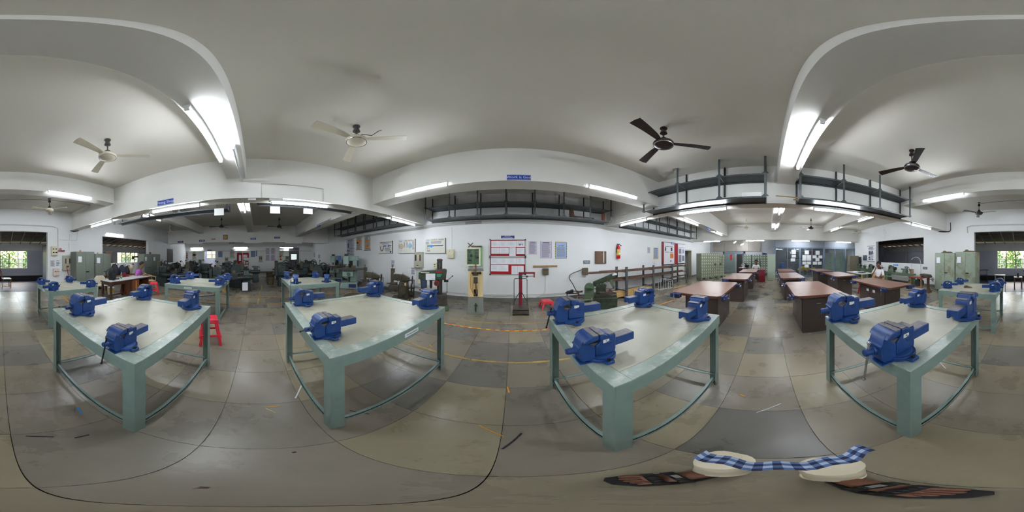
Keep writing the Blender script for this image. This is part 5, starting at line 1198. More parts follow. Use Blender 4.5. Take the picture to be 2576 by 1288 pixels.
for k, lb in enumerate(('nearest pale green locker unit, plain side toward the doorway', 'second pale green locker unit of the slanting row', 'third pale green locker unit of the slanting row', 'farthest pale green locker unit next to the grey gate')):
    q = a+(b-a)*(k/4)
    t = locker(lb, (q.x, q.y, 0), ang, L-.015, .5, 1.66 if k < 3 else 1.58, 3, 8, LOCK)
    if k in (2, 3): obj('open_door', G().box(.05, .22, -.16, -.015, 1.0, 1.012).box(.05, .062, -.16, -.015, .88, 1.0).box(.05, .22, -.02, -.014, .88, 1.0), CABD, t, smooth=False)
for k, lb in enumerate(('left unit of the dark green lockers behind the far seated man', 'middle unit of the dark green lockers behind the far seated man', 'right unit of the dark green lockers below the blue bundle')):
    y0 = 13/tan(AZ(1871+k*21))
    locker(lb, (13.0, y0, 0), -pi/2, .6, .45, 1.6, 3, 8, LOCKD)
tag(obj('blue_bundle', G().ball((0,0,.06), .14, 10, 1.3, 1, .5).ball((0,-.15,.05), .1, 8, 1, 1.3, .5).cyl((0,.1,.1), (.02,.12,.25), .01), mat('cloth_blue', (30, 50, 120), .8, var=.2), None, (13.25, .35, 1.62)), 'blue bundle lying on top of the dark green lockers', 'bundle')
# ================================================================ DESK CORNER (left)
t = thing('long_desk', 'long white-topped desk of dark wood with backpack and bottle on it', 'desk', (-4.2, -4.2, 0))
obj('desktop', G().box(-1.0, 1.0, -.32, .22, .665, .685), DESKT, t, bevel=.003)
obj('top_edging', G().box(-1.0, 1.0, -.32, .22, .625, .664), DESKW, t, smooth=False)
for x in (.94, .02):
    for y in (-.27, .18): obj('leg', G().cb(x, y, .3125, .06, .06, .625), DESKW, t, smooth=False)
obj('stretcher', G().box(.91, .97, -.25, .16, .14, .18).box(.05, .91, -.06, -.03, .14, .18), DESKW, t, smooth=False)
obj('apron', G().box(.05, .91, .16, .18, .54, .625).box(.92, .96, -.25, .16, .54, .625), DESKW, t, smooth=False)
obj('drawer_pedestal', G().box(-.4, -.02, -.28, .2, .03, .624), DESKO, t, smooth=False, bevel=.004)
obj('bare_wood_edge', G().box(-.24, -.2, .2, .204, .05, .6), TANW, t, smooth=False)
obj('end_panel', G().box(-.98, -.94, -.3, .2, 0, .624), mat('panel_red_brown', (92, 52, 40), .5, var=.15), t, smooth=False)
obj('back_panel', G().box(-.93, -.4, -.3, -.27, .1, .624), MATS['panel_red_brown'], t, smooth=False)
t = thing('backpack', 'black backpack standing on the near end of the white-topped desk', 'backpack', (-3.5, -4.28, .687), .3)
obj('bag_body', G().lathe([(.03,0),(.105,.01),(.118,.12),(.112,.27),(.085,.38),(.035,.43),(.01,.435)], n=20), mat('backpack_black', (20, 20, 24), .8, var=.3), t)
obj('front_pocket', G().lathe([(.03,.02),(.09,.03),(.095,.12),(.08,.2),(.03,.22)], (0, .07, 0), 16), MATS['backpack_black'], t)
obj('top_handle', G().torus((0, 0, .415), .03, .007, 'y', 14, 6), BLACK, t)
obj('strap', G().tube([(-.08,-.09,.36),(-.13,-.15,.25),(-.12,-.14,.1),(-.09,-.08,.03)], .014).tube([(.08,-.09,.36),(.12,-.16,.25),(.1,-.14,.1)], .014), BLACK, t)
t = thing('water_bottle', 'clear water bottle with green label on the white-topped desk', 'bottle', (-3.96, -4.3, .687))
obj('bottle_body', G().lathe([(.03,0),(.034,.01),(.034,.13),(.028,.17),(.013,.2),(.013,.215)], n=16), glass('bottle_plastic', (190, 210, 214), .3), t)
obj('label_band', G().lathe([(.0345,.05),(.0345,.11)], n=16), PGREEN, t); obj('cap', G().cyl((0,0,.215), (0,0,.235), .015, n=12), SKYB, t)
tag(obj('charger', G().box(-.05, .05, -.03, .03, 0, .03).tube([(.05,0,.01),(.12,.05,.005),(.2,-.02,.005)], .004), BLACK, None, (-3.75, -4.25, .687)), 'small black charger with wire beside the backpack', 'charger')
# second table behind with bags
t = thing('side_table', 'brown wooden table against the wall behind the desk, bags on it', 'table', (-5.0, -5.45, 0))
obj('tabletop', G().box(-.75, .75, -.3, .3, .62, .65), DESKO, t, smooth=False)
for x in (-.7, .7):
    for y in (-.25, .25): obj('leg', G().cb(x, y, .31, .05, .05, .62), DESKW, t, smooth=False)
def bag(x, y, z, s, m, lb, h=.42):
    t = thing('shoulder_bag', lb, 'bag', (x, y, z))
    obj('bag_body', G().lathe([(.05,0),(.17*s,.02),(.19*s,.14),(.15*s,h*.7),(.06*s,h),(.02,h)], n=16), m, t)
    obj('bag_strap', G().tube([(-.1*s,0,h*.8),(-.12*s,.1,h*1.0),(0,.12,h*1.12),(.1*s,.06,h*.9)], .012), BLACK, t); return t
bag(-4.62, -5.45, .652, 1.1, mat('bag_charcoal', (24, 26, 34), .8, var=.3), 'round black bag on the table behind, left one', .5)
bag(-5.02, -5.4, .652, 1.0, mat('bag_navy', (32, 38, 52), .8, var=.3), 'dark navy bag on the table behind, middle one', .44)
bag(-5.4, -5.48, .652, .8, BLACK, 'small black bag with white strap on the table behind', .38)
tag(obj('cloth_sack', G().lathe([(.03,0),(.16,.02),(.2,.1),(.13,.2),(.03,.24)], n=14), mat('sack_cream', (176, 168, 144), .9), None, (-5.62, -5.5, .86)).copy() if False else obj('cloth_sack', G().lathe([(.03,0),(.12,.02),(.16,.16),(.2,.3),(.13,.42),(.03,.46)], n=14), mat('sack_cream', (176, 168, 144), .9), None, (-5.62, -5.5, .652)), 'pale cloth sack at the right end of the bag row', 'sack')
t = thing('bucket', 'small yellow and white paint bucket under the desk', 'bucket', (-4.0, -4.95, 0))
obj('pail', G().lathe([(.11,0),(.12,.02),(.14,.26),(.15,.27)], n=18), WHITE, t); obj('label_band', G().lathe([(.127,.06),(.1365,.2)], n=18), YELB, t)
tag(obj('pink_tub', G().lathe([(.1,0),(.14,.04),(.15,.14),(.13,.15)], n=18), mat('pink_plastic', (226, 150, 190), .4), None, (-2.72, -5.6, 0)), 'pink plastic tub on the floor behind the bench', 'tub')
def plastic_chair(label, loc, rz, m, back=.36):
    t = thing('plastic_chair', label, 'chair', loc, rz)      # sitter faces +y
    obj('seat', G().box(-.2, .2, -.2, .22, .4, .425), m, t, bevel=.012)
    g = G().prism([(-.2,.42),(.2,.42),(.22,.42+back*.7),(.14,.42+back),(-.14,.42+back),(-.22,.42+back*.7)], 'y', -.24, -.215)
    obj('backrest', g, m, t, bevel=.01)
    for sx in (-1, 1):
        obj('arm', G().tube([(sx*.22,-.22,.62),(sx*.24,0,.63),(sx*.22,.2,.6),(sx*.2,.2,.42)], .016), m, t)
        for sy in (-1, 1): obj('leg', G().cyl((sx*.18, sy*.18, .4), (sx*.22, sy*.22, 0), .02, .016, 8), m, t)
    return t
plastic_chair('white plastic chair at the near end of the white-topped desk', (-3.55, -4.95, 0), radians(-20), PLASTW, .32)
plastic_chair('dark red plastic chair behind the white-topped desk', (-4.75, -4.75, 0), radians(10), mat('chair_maroon', (128, 26, 46), .4), .38)
plastic_chair('cream plastic chair at the far end of the white-topped desk', (-5.75, -4.4, 0), radians(60), mat('chair_cream', (200, 180, 130), .4), .34)
# black vise silhouette on the annex window ledge, and cardboard
t = thing('vise_silhouette', 'black machine arm on the ledge of the left annex window', 'machine', (-7.5, -6.7, 1.125))
obj('base', G().hexa((-.4,-.1,-.07,.07,0), (-.35,-.2,-.05,.05,.28)), BLACK, t, bevel=.01); obj('arm', G().box(-.45, .45, -.04, .04, .28, .37).box(.33, .45, -.05, .05, .17, .3), BLACK, t, bevel=.015)
tag(obj('cardboard_sheet', G().box(-.24, .24, -.02, .02, 0, .62), BRICKY, None, (-5.3, -6.72, 1.12), bevel=.003), 'brown cardboard sheet standing on the left annex window ledge', 'cardboard')

# ================================================================ STOOLS
def stool(label, loc, rz, h, w0, w1, group=None):
    t = thing('plastic_stool', label, 'stool', loc, rz)
    g = G().hexa((-w0,w0,-w0,w0,h-.03), (-w0*.93,w0*.93,-w0*.93,w0*.93,h))
    obj('seat', g, RED, t, bevel=.012, seg=3)
    obj('seat_skirt', G().hexa((-w0-.004,w0+.004,-w0-.004,w0+.004,h-.07), (-w0,w0,-w0,w0,h-.03)), RED, t, bevel=.006)
    obj('seat_slot', G().box(-.02, .02, -.008, .008, h, h+.0015), DARK, t)
    for sx in (-1, 1):
        for sy in (-1, 1):
            g = G(); f = .032
            a = (sx*w0*.98, sy*w0*.98); b = (sx*w1, sy*w1)
            g.add([(b[0],b[1],0),(b[0]-sx*f*1.3,b[1],0),(b[0]-sx*f*1.3,b[1]-sy*f*1.3,0),(b[0],b[1]-sy*f*1.3,0),(a[0],a[1],h-.05),(a[0]-sx*f*1.7,a[1],h-.05),(a[0]-sx*f*1.7,a[1]-sy*f*1.7,h-.05),(a[0],a[1]-sy*f*1.7,h-.05)], [(0,1,2,3),(4,5,6,7),(0,1,5,4),(1,2,6,5),(2,3,7,6),(3,0,4,7)])
            obj('leg', g, RED, t, bevel=.005)
    if h > .35:
        k = .33; q = w1+(w0-w1)*k; z = h*k
        for s in (-1, 1):
            obj('rung', G().box(-q+.02, q-.02, s*q-.012, s*q+.012, z-.02, z+.02), RED, t, bevel=.004)
            obj('rung', G().box(s*q-.012, s*q+.012, -q+.02, q-.02, z+.02, z+.055), RED, t, bevel=.004)
    return t
p = FP(528, 864); stool('tall red plastic stool standing beside the nearest left bench', (p.x*1.03, p.y*1.03, 0), radians(20), .475, .125, .175)
p = FP(387, 741); stool('tall red plastic stool beside the desk end, farther away', (p.x, p.y, 0), radians(35), .5, .14, .19)
p = FP(1375, 774); stool('low red plastic stool by the front wall near the weighing scale', (p.x, p.y, 0), radians(5), .23, .15, .2)
p = FP(2196, 742); stool('low red stool half hidden between the brown workbenches', (5.35, -3.55, 0), .3, .3, .14, .17)

# ================================================================ MACHINES ALONG THE FRONT WALL
def wheel(parent, c, R, axis, m, name='handwheel', spokes=3, r=.01):
    g = G().torus(c, R, r, axis, 22, 6)
    for k in range(spokes):
        a = 2*pi*k/spokes
        e = {'y': (c[0]+R*cos(a), c[1], c[2]+R*sin(a)), 'x': (c[0], c[1]+R*cos(a), c[2]+R*sin(a)), 'z': (c[0]+R*cos(a), c[1]+R*sin(a), c[2])}[axis]
        g.cyl(c, e, r*.8, n=6)
    return obj(name, g, m, parent)
def milling(label, loc, rz):
    t = thing('milling_machine', label, 'machine', loc, rz)          # faces -y
    obj('base', G().hexa((-.42,.42,-.45,.4,0), (-.38,.38,-.42,.38,.28)), MACHP, t, bevel=.02)
    obj('blue_panel', G().box(.425, .432, -.25, .25, .05, .22).box(.0, .34, -.445, -.43, .05, .22), MACHN, t)
    obj('column', G().box(-.1, .34, -.02, .38, .28, 1.28), MACHP, t, bevel=.02)
    obj('knee', G().box(-.3, .2, -.4, -.02, .55, .78), MACHP, t, bevel=.02)
    obj('knee_screw', G().cyl((0, -.2, .28), (0, -.2, .55), .04, n=14), DSTEEL, t)
    obj('saddle', G().box(-.22, .22, -.4, .02, .78, .86), MACHD, t, bevel=.01)
    obj('table', G().box(-.75, .75, -.34, -.1, .86, .93), GREASE, t, bevel=.006)
    obj('work_vise', G().box(.1, .3, -.3, -.14, .93, 1.05), mat('machine_brown', (86, 66, 44), .6, var=.2), t, bevel=.01)
    obj('spindle_head', G().box(-.28, -.02, -.36, -.02, 1.12, 1.5), MACHP, t, bevel=.02)
    obj('spindle', G().cyl((-.15, -.2, .98), (-.15, -.2, 1.12), .035, .05, 14), STEEL, t)
    obj('ram', G().box(-.28, .4, -.05, .38, 1.28, 1.5), MACHP, t, bevel=.02)
    obj('motor', G().cyl((-.15, -.16, 1.5), (-.15, -.16, 1.6), .09, n=16), MACHD, t)
    obj('front_recess', G().box(-.06, .14, -.03, -.018, .95, 1.26), DARK, t)
    obj('control_box', G().box(.34, .4, .0, .25, 1.0, 1.3), MACHN, t, bevel=.01)
    wheel(t, (-.82, -.22, .89), .09, 'x', BLACK); wheel(t, (.8, -.22, .89), .08, 'x', BLACK); wheel(t, (0, -.44, .66), .07, 'y', BLACK)
    return t
milling('pale green milling machine with blue base panel, nearer one', (-6.55, 4.25, 0), radians(50))
milling('pale green milling machine farther left with long table arm', (-8.4, 4.5, 0), radians(55))
tag(obj('safety_sign_shield', G().prism([(-.09,.1),(.09,.1),(.09,-.05),(0,-.16),(-.09,-.05)], 'y', -.01, .01).box(-.1, .1, -.02, .02, .1, .13), mat('shield_blue', (40, 80, 160), .4), None, (-7.15, 4.0, 1.38), (0, 0, radians(55))), 'blue shield-shaped guard in front of the nearer milling machine head', 'guard')
def shaper(label, loc, rz, s=1.0):
    t = thing('shaping_machine', label, 'machine', loc, rz); t.scale = (s*.75, s*.8, s)
    obj('base', G().hexa((-.45,.4,-.3,.3,0), (-.4,.36,-.26,.26,.1)), MACHO, t, bevel=.01)
    obj('column', G().hexa((-.12,.32,-.2,.2,.1), (-.08,.28,-.17,.17,.62)), MACHO, t, bevel=.02)
    obj('ram', G().prism([(-.38,.66),(.34,.62),(.36,.74),(.1,.84),(-.3,.86),(-.38,.8)], 'y', -.1, .1), MACHO, t, bevel=.02)
    obj('tool_head', G().box(-.46, -.36, -.08, .08, .56, .9), GREASE, t, bevel=.01)
    obj('feed_screw', G().cyl((-.4, 0, .88), (-.4, 0, 1.16), .014, n=8).cyl((-.45, 0, 1.1), (-.35, 0, 1.1), .01, n=6), GREASE, t)
    obj('clamp_block', G().box(-.46, -.3, -.06, .06, .9, 1.04), MACHO, t, bevel=.008)
    obj('table', G().box(-.52, -.14, -.2, .2, .3, .5), GREASE, t, bevel=.01)
    obj('table_vise', G().box(-.5, -.2, -.1, .1, .5, .58).box(-.66, -.5, -.02, .02, .52, .56), GREASE, t, bevel=.008)
    obj('cross_rail', G().box(-.16, -.08, -.3, .3, .34, .5), MACHO, t, bevel=.01)
    obj('gear_box', G().cyl((.1, -.2, .38), (.1, -.3, .38), .16, n=24), MACHO, t)
    obj('name_plate', G().box(.16, .24, -.206, -.198, .5, .6), mat('plate_cream', (210, 190, 130), .5), t)
    obj('yellow_stripe', G().box(-.05, .25, -.2, -.19, .3, .36), mat('worn_yellow', (160, 120, 40), .6, var=.3), t)
    wheel(t, (.48, -.1, .68), .12, 'x', GREASE, 'belt_pulley', 4, .02); wheel(t, (.44, -.1, .42), .14, 'x', GREASE, 'belt_pulley', 4, .022)
    obj('pulley_shaft', G().cyl((.26, -.1, .68), (.52, -.1, .68), .018).cyl((.26, -.1, .42), (.58, -.1, .42), .018), DSTEEL, t)
    obj('lever', G().cyl((-.1, -.22, .62), (-.2, -.3, .8), .01, n=6).cyl((.02, -.2, .7), (.12, -.28, .92), .01, n=6), DSTEEL, t)
    obj('motor', G().cyl((.2, .22, .16), (.5, .22, .16), .1, n=18), MACHO, t)
    obj('drive_belt', G().box(.52, .55, -.24, -.22, .1, .42).box(.52, .55, .02, .04, .1, .68), BLACK, t)
    return t
shaper('oily brown shaping machine with tall screw, left one of the pair', (-4.72, 4.1, 0), radians(32), 1.02)
shaper('oily brown shaping machine with tall screw, right one near the fuse board', (-3.42, 4.25, 0), radians(28), 1.04)
conduit('loose_cable', [(-3.2, 4.1, .2), (-2.95, 4.0, .03), (-2.7, 4.1, .02), (-2.6, 4.5, .03), (-2.7, 4.9, .3)], .012, CABLE, 'loose black cable on the floor right of the shaping machines', 'cable')
tag(obj('floor_valve', G().ball((0,0,.06), .06, 10).cyl((-.1,0,.06), (.1,0,.06), .03), BLACK, None, (-2.85, 4.0, 0)), 'small black motor lying on the floor by the shaping machine', 'motor')
tag(obj('chip_heap', G().lathe([(.38,0),(.3,.06),(.16,.1),(.02,.12)], n=16), mat('chips_brown', (88, 70, 52), .9, var=.3, scale=30, bump=.5), None, (-4.9, 3.35, 0)), 'low heap of brown metal chips on the floor before the shaping machine', 'heap')
# drill press
t = thing('drill_press', 'dark green pillar drill with white sheet on its head', 'drill press', (-1.95, 4.1, 0), radians(25))
obj('base_plate', G().box(-.3, .24, -.3, .3, 0, .12), MACHGL, t, bevel=.02)
obj('work_block', G().box(-.15, .2, -.15, .2, .12, .42), GREASE, t, bevel=.01)
obj('column', G().cyl((.0, .04, .42), (.0, .04, 1.38), .075, n=20), MACHD, t)
obj('column_rack', G().box(-.02, .02, -.05, -.03, .5, 1.3), GREASE, t)
obj('column_cap', G().lathe([(.08,1.36),(.085,1.4),(.05,1.42)], (0,.04,0), 16), RUST, t)
obj('head', G().prism([(-.58,.86),(-.58,1.04),(-.5,1.08),(.14,1.14),(.2,1.12),(.17,.84),(-.2,.82)], 'y', -.1, .14), MACHG, t, bevel=.02, seg=3)
obj('taped_sheet', G().box(-.38, -.12, -.107, -.104, .84, 1.02), PAPER, t, smooth=False)
obj('red_plate', G().box(-.1, .08, -.107, -.102, 1.04, 1.09), CRIM, t, smooth=False)
obj('teal_plate', G().box(-.08, .06, -.107, -.102, .93, 1.01), mat('teal', (50, 140, 116), .5), t, smooth=False)
obj('name_marks', G().box(-.52, -.28, -.104, -.1, 1.035, 1.055), CREAM, t, smooth=False)
obj('motor', G().cyl((-.44, 0, .58), (-.44, 0, .86), .085, n=20), mat('motor_blue_grey', (50, 66, 92), .5), t)
obj('terminal_box', G().box(-.6, -.53, -.05, .05, .72, .82), CREAM, t, bevel=.01)
obj('feed_hub', G().cyl((-.08, -.1, .76), (-.08, -.2, .76), .07, n=20), MACHG, t)
obj('red_dial', G().torus((-.08, -.2, .76), .06, .014, 'y', 22, 6), CRIM, t)
obj('quill', G().cyl((-.24, -.02, .62), (-.24, -.02, .84), .04, n=14).cyl((-.24, -.02, .56), (-.24, -.02, .62), .022, n=12), DSTEEL, t)
for k in range(3):
    a = radians(30+120*k); obj('feed_lever', G().cyl((.2, -.02, .8), (.2+.22*cos(a)*.8, -.1, .8+.3*sin(a)), .008, n=6).ball((.2+.22*cos(a)*.8, -.1, .8+.3*sin(a)), .02, 8), DSTEEL, t)
obj('lever_hub', G().cyl((.12, -.02, .8), (.24, -.02, .8), .035, n=14), DSTEEL, t)
obj('table_arm', G().box(-.34, -.02, -.04, .04, .5, .53), DSTEEL, t)
# yellow console
t = thing('control_pedestal', 'yellow and grey steel pedestal with gauges and amber hoses', 'pedestal', (-.93, 4.1, 0), radians(13))
obj('foot_plate', G().box(-.23, .23, -.2, .2, 0, .02), mat('pedestal_grey', (128, 134, 126), .5, dirt=(120,110,96)), t, bevel=.004)
obj('lower_body', G().hexa((-.2,.2,-.17,.17,.02), (-.185,.185,-.16,.16,.46)), MATS['pedestal_grey'], t, bevel=.006)
obj('grey_band', G().box(-.19, .19, -.163, .163, .3, .46), mat('pedestal_mid_grey', (128, 130, 122), .5), t)
obj('upper_body', G().box(-.185, .185, -.16, .16, .46, 1.13), YEL, t, bevel=.006)
obj('cap', G().hexa((-.2,.2,-.18,.18,1.13), (-.19,.19,-.15,.15,1.17)), mat('cap_grey', (104, 112, 108), .5), t, bevel=.004)
obj('front_slot', G().box(-.012, .012, -.178, -.17, .06, .3), BLACK, t); obj('slot_bracket', G().box(-.04, .05, -.2, -.17, .22, .24), GREASE, t)
obj('window_recess', G().box(-.05, .05, -.166, -.158, .48, .66), DARK, t)
obj('valve_block', G().box(-.05, .05, -.26, -.16, .83, .98).box(-.08, .06, -.24, -.16, 1.02, 1.1), GREASE, t, bevel=.008)
obj('pressure_gauge', G().cyl((.11, -.16, 1.08), (.11, -.2, 1.08), .032, n=18).cyl((-.07, -.22, 1.08), (-.07, -.25, 1.08), .03, n=16).cyl((.05, -.22, 1.08), (.05, -.25, 1.08), .03, n=16), BLACK, t)
obj('pipe', G().cyl((.005, -.2, .62), (.005, -.2, .84), .012).cyl((.005, -.2, 1.1), (.005, -.15, 1.3), .014), RUST, t)
obj('amber_hose', G().tube([(0,-.18,1.25),(-.07,-.2,1.22),(-.11,-.22,1.1),(-.13,-.22,.9),(-.12,-.22,.7),(-.06,-.21,.55),(0,-.2,.52)], .008).tube([(0,-.2,.98),(-.06,-.23,.85),(-.08,-.23,.65),(-.02,-.21,.54)], .007).tube([(.01,-.2,.84),(.03,-.22,.7),(.02,-.21,.56)], .007), mat('hose_amber', (176, 126, 40), .4), t)
# green tool case on the wall
t, w, h = wroot('tool_case', 'cream-edged wall case with green inside behind the pedestal', 'case', 'front', 1173, 622.5, 1209, 669, off=.18)
obj('case_shell', G().box(-w/2, w/2, .15, .18, -h/2, h/2).box(-w/2, -w/2+.012, 0, .15, -h/2, h/2).box(w/2-.012, w/2, 0, .15, -h/2, h/2).box(-w/2, w/2, 0, .15, h/2-.012, h/2).box(-w/2, w/2, 0, .15, -h/2, -h/2+.012).box(-w/2+.02, w/2-.02, .145, .15, -h/2, h/2), PGREEN, t, smooth=False)
obj('door_frame', G().box(-w/2, w/2, -.02, 0, h/2-.05, h/2).box(-w/2, w/2, -.02, 0, -h/2, -h/2+.05).box(-w/2, -w/2+.035, -.02, 0, -h/2+.05, h/2-.05).box(w/2-.05, w/2, -.02, 0, -h/2+.05, h/2-.05), mat('case_cream', (214, 212, 186), .5), t, smooth=False)
obj('glass_pane', G().box(-w/2+.035, w/2-.05, -.012, -.008, -h/2+.05, h/2-.05), PANEW, t, smooth=False)
obj('middle_post', G().box(-.02, .01, .02, .04, -h/2+.02, h/2-.02), PGREEN, t, smooth=False)
for x, z in ((-.13, -.03), (-.13, -.16), (.12, .06), (.12, .17)): obj('inner_shelf', G().box(x-.08, x+.06, .04, .14, z, z+.008), CREAM, t, smooth=False)
obj('stored_fittings', G().cyl((-.09,.08,-.02), (-.09,.08,.08), .03).box(-.17, -.1, .05, .12, -.15, -.1).box(.09, .17, .05, .12, -.06, 0).ball((-.15,.08,.14), .03).tube([(.05,.08,.2),(.07,.08,.1),(.05,.08,0),(.07,.08,-.08)], .01), DARK, t)['kind'] = 'stuff'
tag(obj('wooden_cross', G().box(-.13, .13, -.02, .02, -.012, .012).rot(.75, 'Y').box(0, 0, 0, 0, 0, 0) if False else G().box(-.11, .11, -.012, .012, -.012, .012).rot(.75, 'Y'), mat('dark_stick', (92, 76, 66), .8), None, (-1.33, 5.08, 1.85)), 'dark stick leaning on the wall case, sloping one way', 'stick')
tag(obj('wooden_cross', G().box(-.11, .11, -.012, .012, -.012, .012).rot(-.75, 'Y'), MATS['dark_stick'], None, (-1.33, 5.11, 1.85)), 'dark stick crossing the other on top of the wall case', 'stick')
tag(obj('brush', G().box(-.15, .15, -.03, .03, 0, .05).box(-.18, -.1, -.03, .03, .03, .06), mat('brush_brown', (104, 90, 76), .9, var=.3), None, (-1.1, 5.1, 1.775), bevel=.01), 'brown bristle brush lying on top of the wall case', 'brush')
# weighing scale
t = thing('platform_scale', 'red platform weighing scale with black loop rail', 'scale', (.22, 4.15, 0), radians(-2))
obj('platform_base', G().box(-.2, .2, -.25, .2, .03, .13), GREASE, t, bevel=.008)
obj('platform', G().box(-.19, .2, -.26, .18, .15, .185), mat('plate_checker', (92, 84, 78), .5, .3, var=.2, scale=30), t, bevel=.004)
obj('platform_post', G().box(-.17, .17, -.22, .15, .12, .152), BLACK, t)
for sx in (-1, 1):
    for sy in (-.22, .16): obj('caster', G().cyl((sx*.18-.02, sy, .03), (sx*.18+.02, sy, .03), .03, n=12), BLACK, t)
obj('column', G().box(-.045, .045, .1, .19, .18, 1.03), REDP, t, bevel=.004)
obj('top_beam', G().box(-.05, .38, .1, .19, 1.03, 1.07).box(.345, .375, .12, .16, .93, 1.03), REDP, t, bevel=.004)
obj('balance_beam', G().box(-.05, .38, .13, .15, .955, .965), DSTEEL, t); obj('poise', G().cyl((.14, .1, .96), (.19, .1, .96), .024, n=14).box(-.05, .04, .06, .1, .93, .99), mat('poise_teal', (30, 70, 66), .4), t)
obj('loop_rail', G().tube([(-.17,.1,.16),(-.17,.1,.87),(-.15,.1,.9),(-.12,.1,.91),(.12,.1,.91),(.15,.1,.9),(.17,.1,.87),(.17,.1,.16)], .008, 8), DSTEEL, t)
obj('brace_bar', G().tube([(-.16,.09,.3),(-.04,.09,.52),(.04,.09,.52),(.16,.09,.3)], .009), DSTEEL, t)
# angle frames
def angle_frame(label, loc, rz, w, d, h, m, extra=False):
    t = thing('angle_iron_frame', label, 'frame', loc, rz)
    for sx in (-1, 1):
        for sy in (-1, 1): obj('leg', G().cb(sx*w/2, sy*d/2, h/2, .028, .028, h), m, t, smooth=False)
    obj('top_rail', G().box(-w/2-.014, w/2+.014, -d/2-.014, -d/2+.014, h, h+.025).box(-w/2-.014, w/2+.014, d/2-.014, d/2+.014, h, h+.025).box(-w/2-.014, -w/2+.014, -d/2+.014, d/2-.014, h, h+.025).box(w/2-.014, w/2+.014, -d/2+.014, d/2-.014, h, h+.025), m, t, smooth=False)
    obj('lower_rail', G().box(-w/2, w/2, -d/2-.01, -d/2+.01, .1, .12).box(-w/2, w/2, d/2-.01, d/2+.01, .1, .12), m, t, smooth=False)
    return t
angle_frame('rusty angle iron stand with iron blocks on it', (1.78, 4.55, 0), -.35, .34, .32, .38, RUST)
tag(obj('iron_block', G().prism([(-.1,0),(.12,0),(.12,.1),(-.02,.06),(-.1,.04)], 'y', -.04, .04), DSTEEL, None, (1.62, 4.42, .407), (0, 0, .2)), 'dark iron wedge on the left of the angle iron stand', 'offcut')
tag(obj('iron_block', G().prism([(-.08,0),(.1,0),(.12,.05),(.0,.03)], 'y', -.03, .03), RUST, None, (1.92, 4.42, .407), (0, 0, -.3)), 'small rusty iron piece on the right of the angle iron stand', 'offcut')
angle_frame('low grey square frame in front of the hacksaw', (1.9, 3.98, 0), -.42, .38, .36, .32, mat('frame_grey', (122, 114, 104), .6, .2, var=.2))
# power hacksaw
t = thing('power_hacksaw', 'dark green power hacksaw with raised bow and belt guard', 'hacksaw machine', (2.42, 3.95, 0), radians(-32))
obj('base_tank', G().hexa((-.22,.42,-.22,.22,0), (-.22,.44,-.22,.22,.34)), MACHG, t, bevel=.01)
obj('bed', G().box(-.24, .42, -.16, .16, .34, .42), GREASE, t, bevel=.01)
obj('belt_guard', G().cyl((-.34, -.2, .62), (-.34, -.08, .62), .13, n=28).box(-.47, -.21, -.2, -.08, .12, .62).cyl((-.34, -.2, .14), (-.34, -.08, .14), .13, n=24), MACHGL, t, bevel=.008)
obj('belt_pulley', G().cyl((-.33, -.08, .62), (-.33, .04, .62), .1, n=20).cyl((-.33,0,.14), (-.33,.1,.14), .08, n=16), DSTEEL, t)
obj('column', G().box(-.16, .12, -.1, .1, .42, .7), MACHG, t, bevel=.02)
obj('bow_frame', G().prism([(-.26,.66),(-.18,.62),(.4,.9),(.42,.98),(.3,1.0),(-.24,.76)], 'y', -.04, .05), MACHG, t, bevel=.012)
obj('bow_cap', G().box(.3, .44, -.045, .055, .95, .995).rot(-.2, 'Y', (.37, 0, .97)), WHITE, t, bevel=.004)
obj('bow_arm', G().prism([(.2,.82),(.28,.84),(.38,.6),(.32,.56)], 'y', -.03, .04), MACHGL, t, bevel=.006)
obj('blade_strip', G().box(-.2, .34, .0, .004, .54, .57), STEEL, t, smooth=False)
obj('hydraulic_strut', G().cyl((.1, -.06, .42), (.16, -.05, .8), .018, n=10).cyl((-.04, -.08, .45), (-.02, -.06, .72), .022, n=10), STEEL, t)
obj('clamp_parts', G().box(-.05, .1, -.14, .14, .42, .5).box(.2, .3, -.12, .12, .42, .5).cyl((-.1,-.2,.5), (.2,-.2,.46), .015).ball((.34,0,.6), .035), GREASE, t, bevel=.005)
obj('red_lever', G().cyl((.14, -.1, .52), (.28, -.14, .58), .01), CRIM, t)
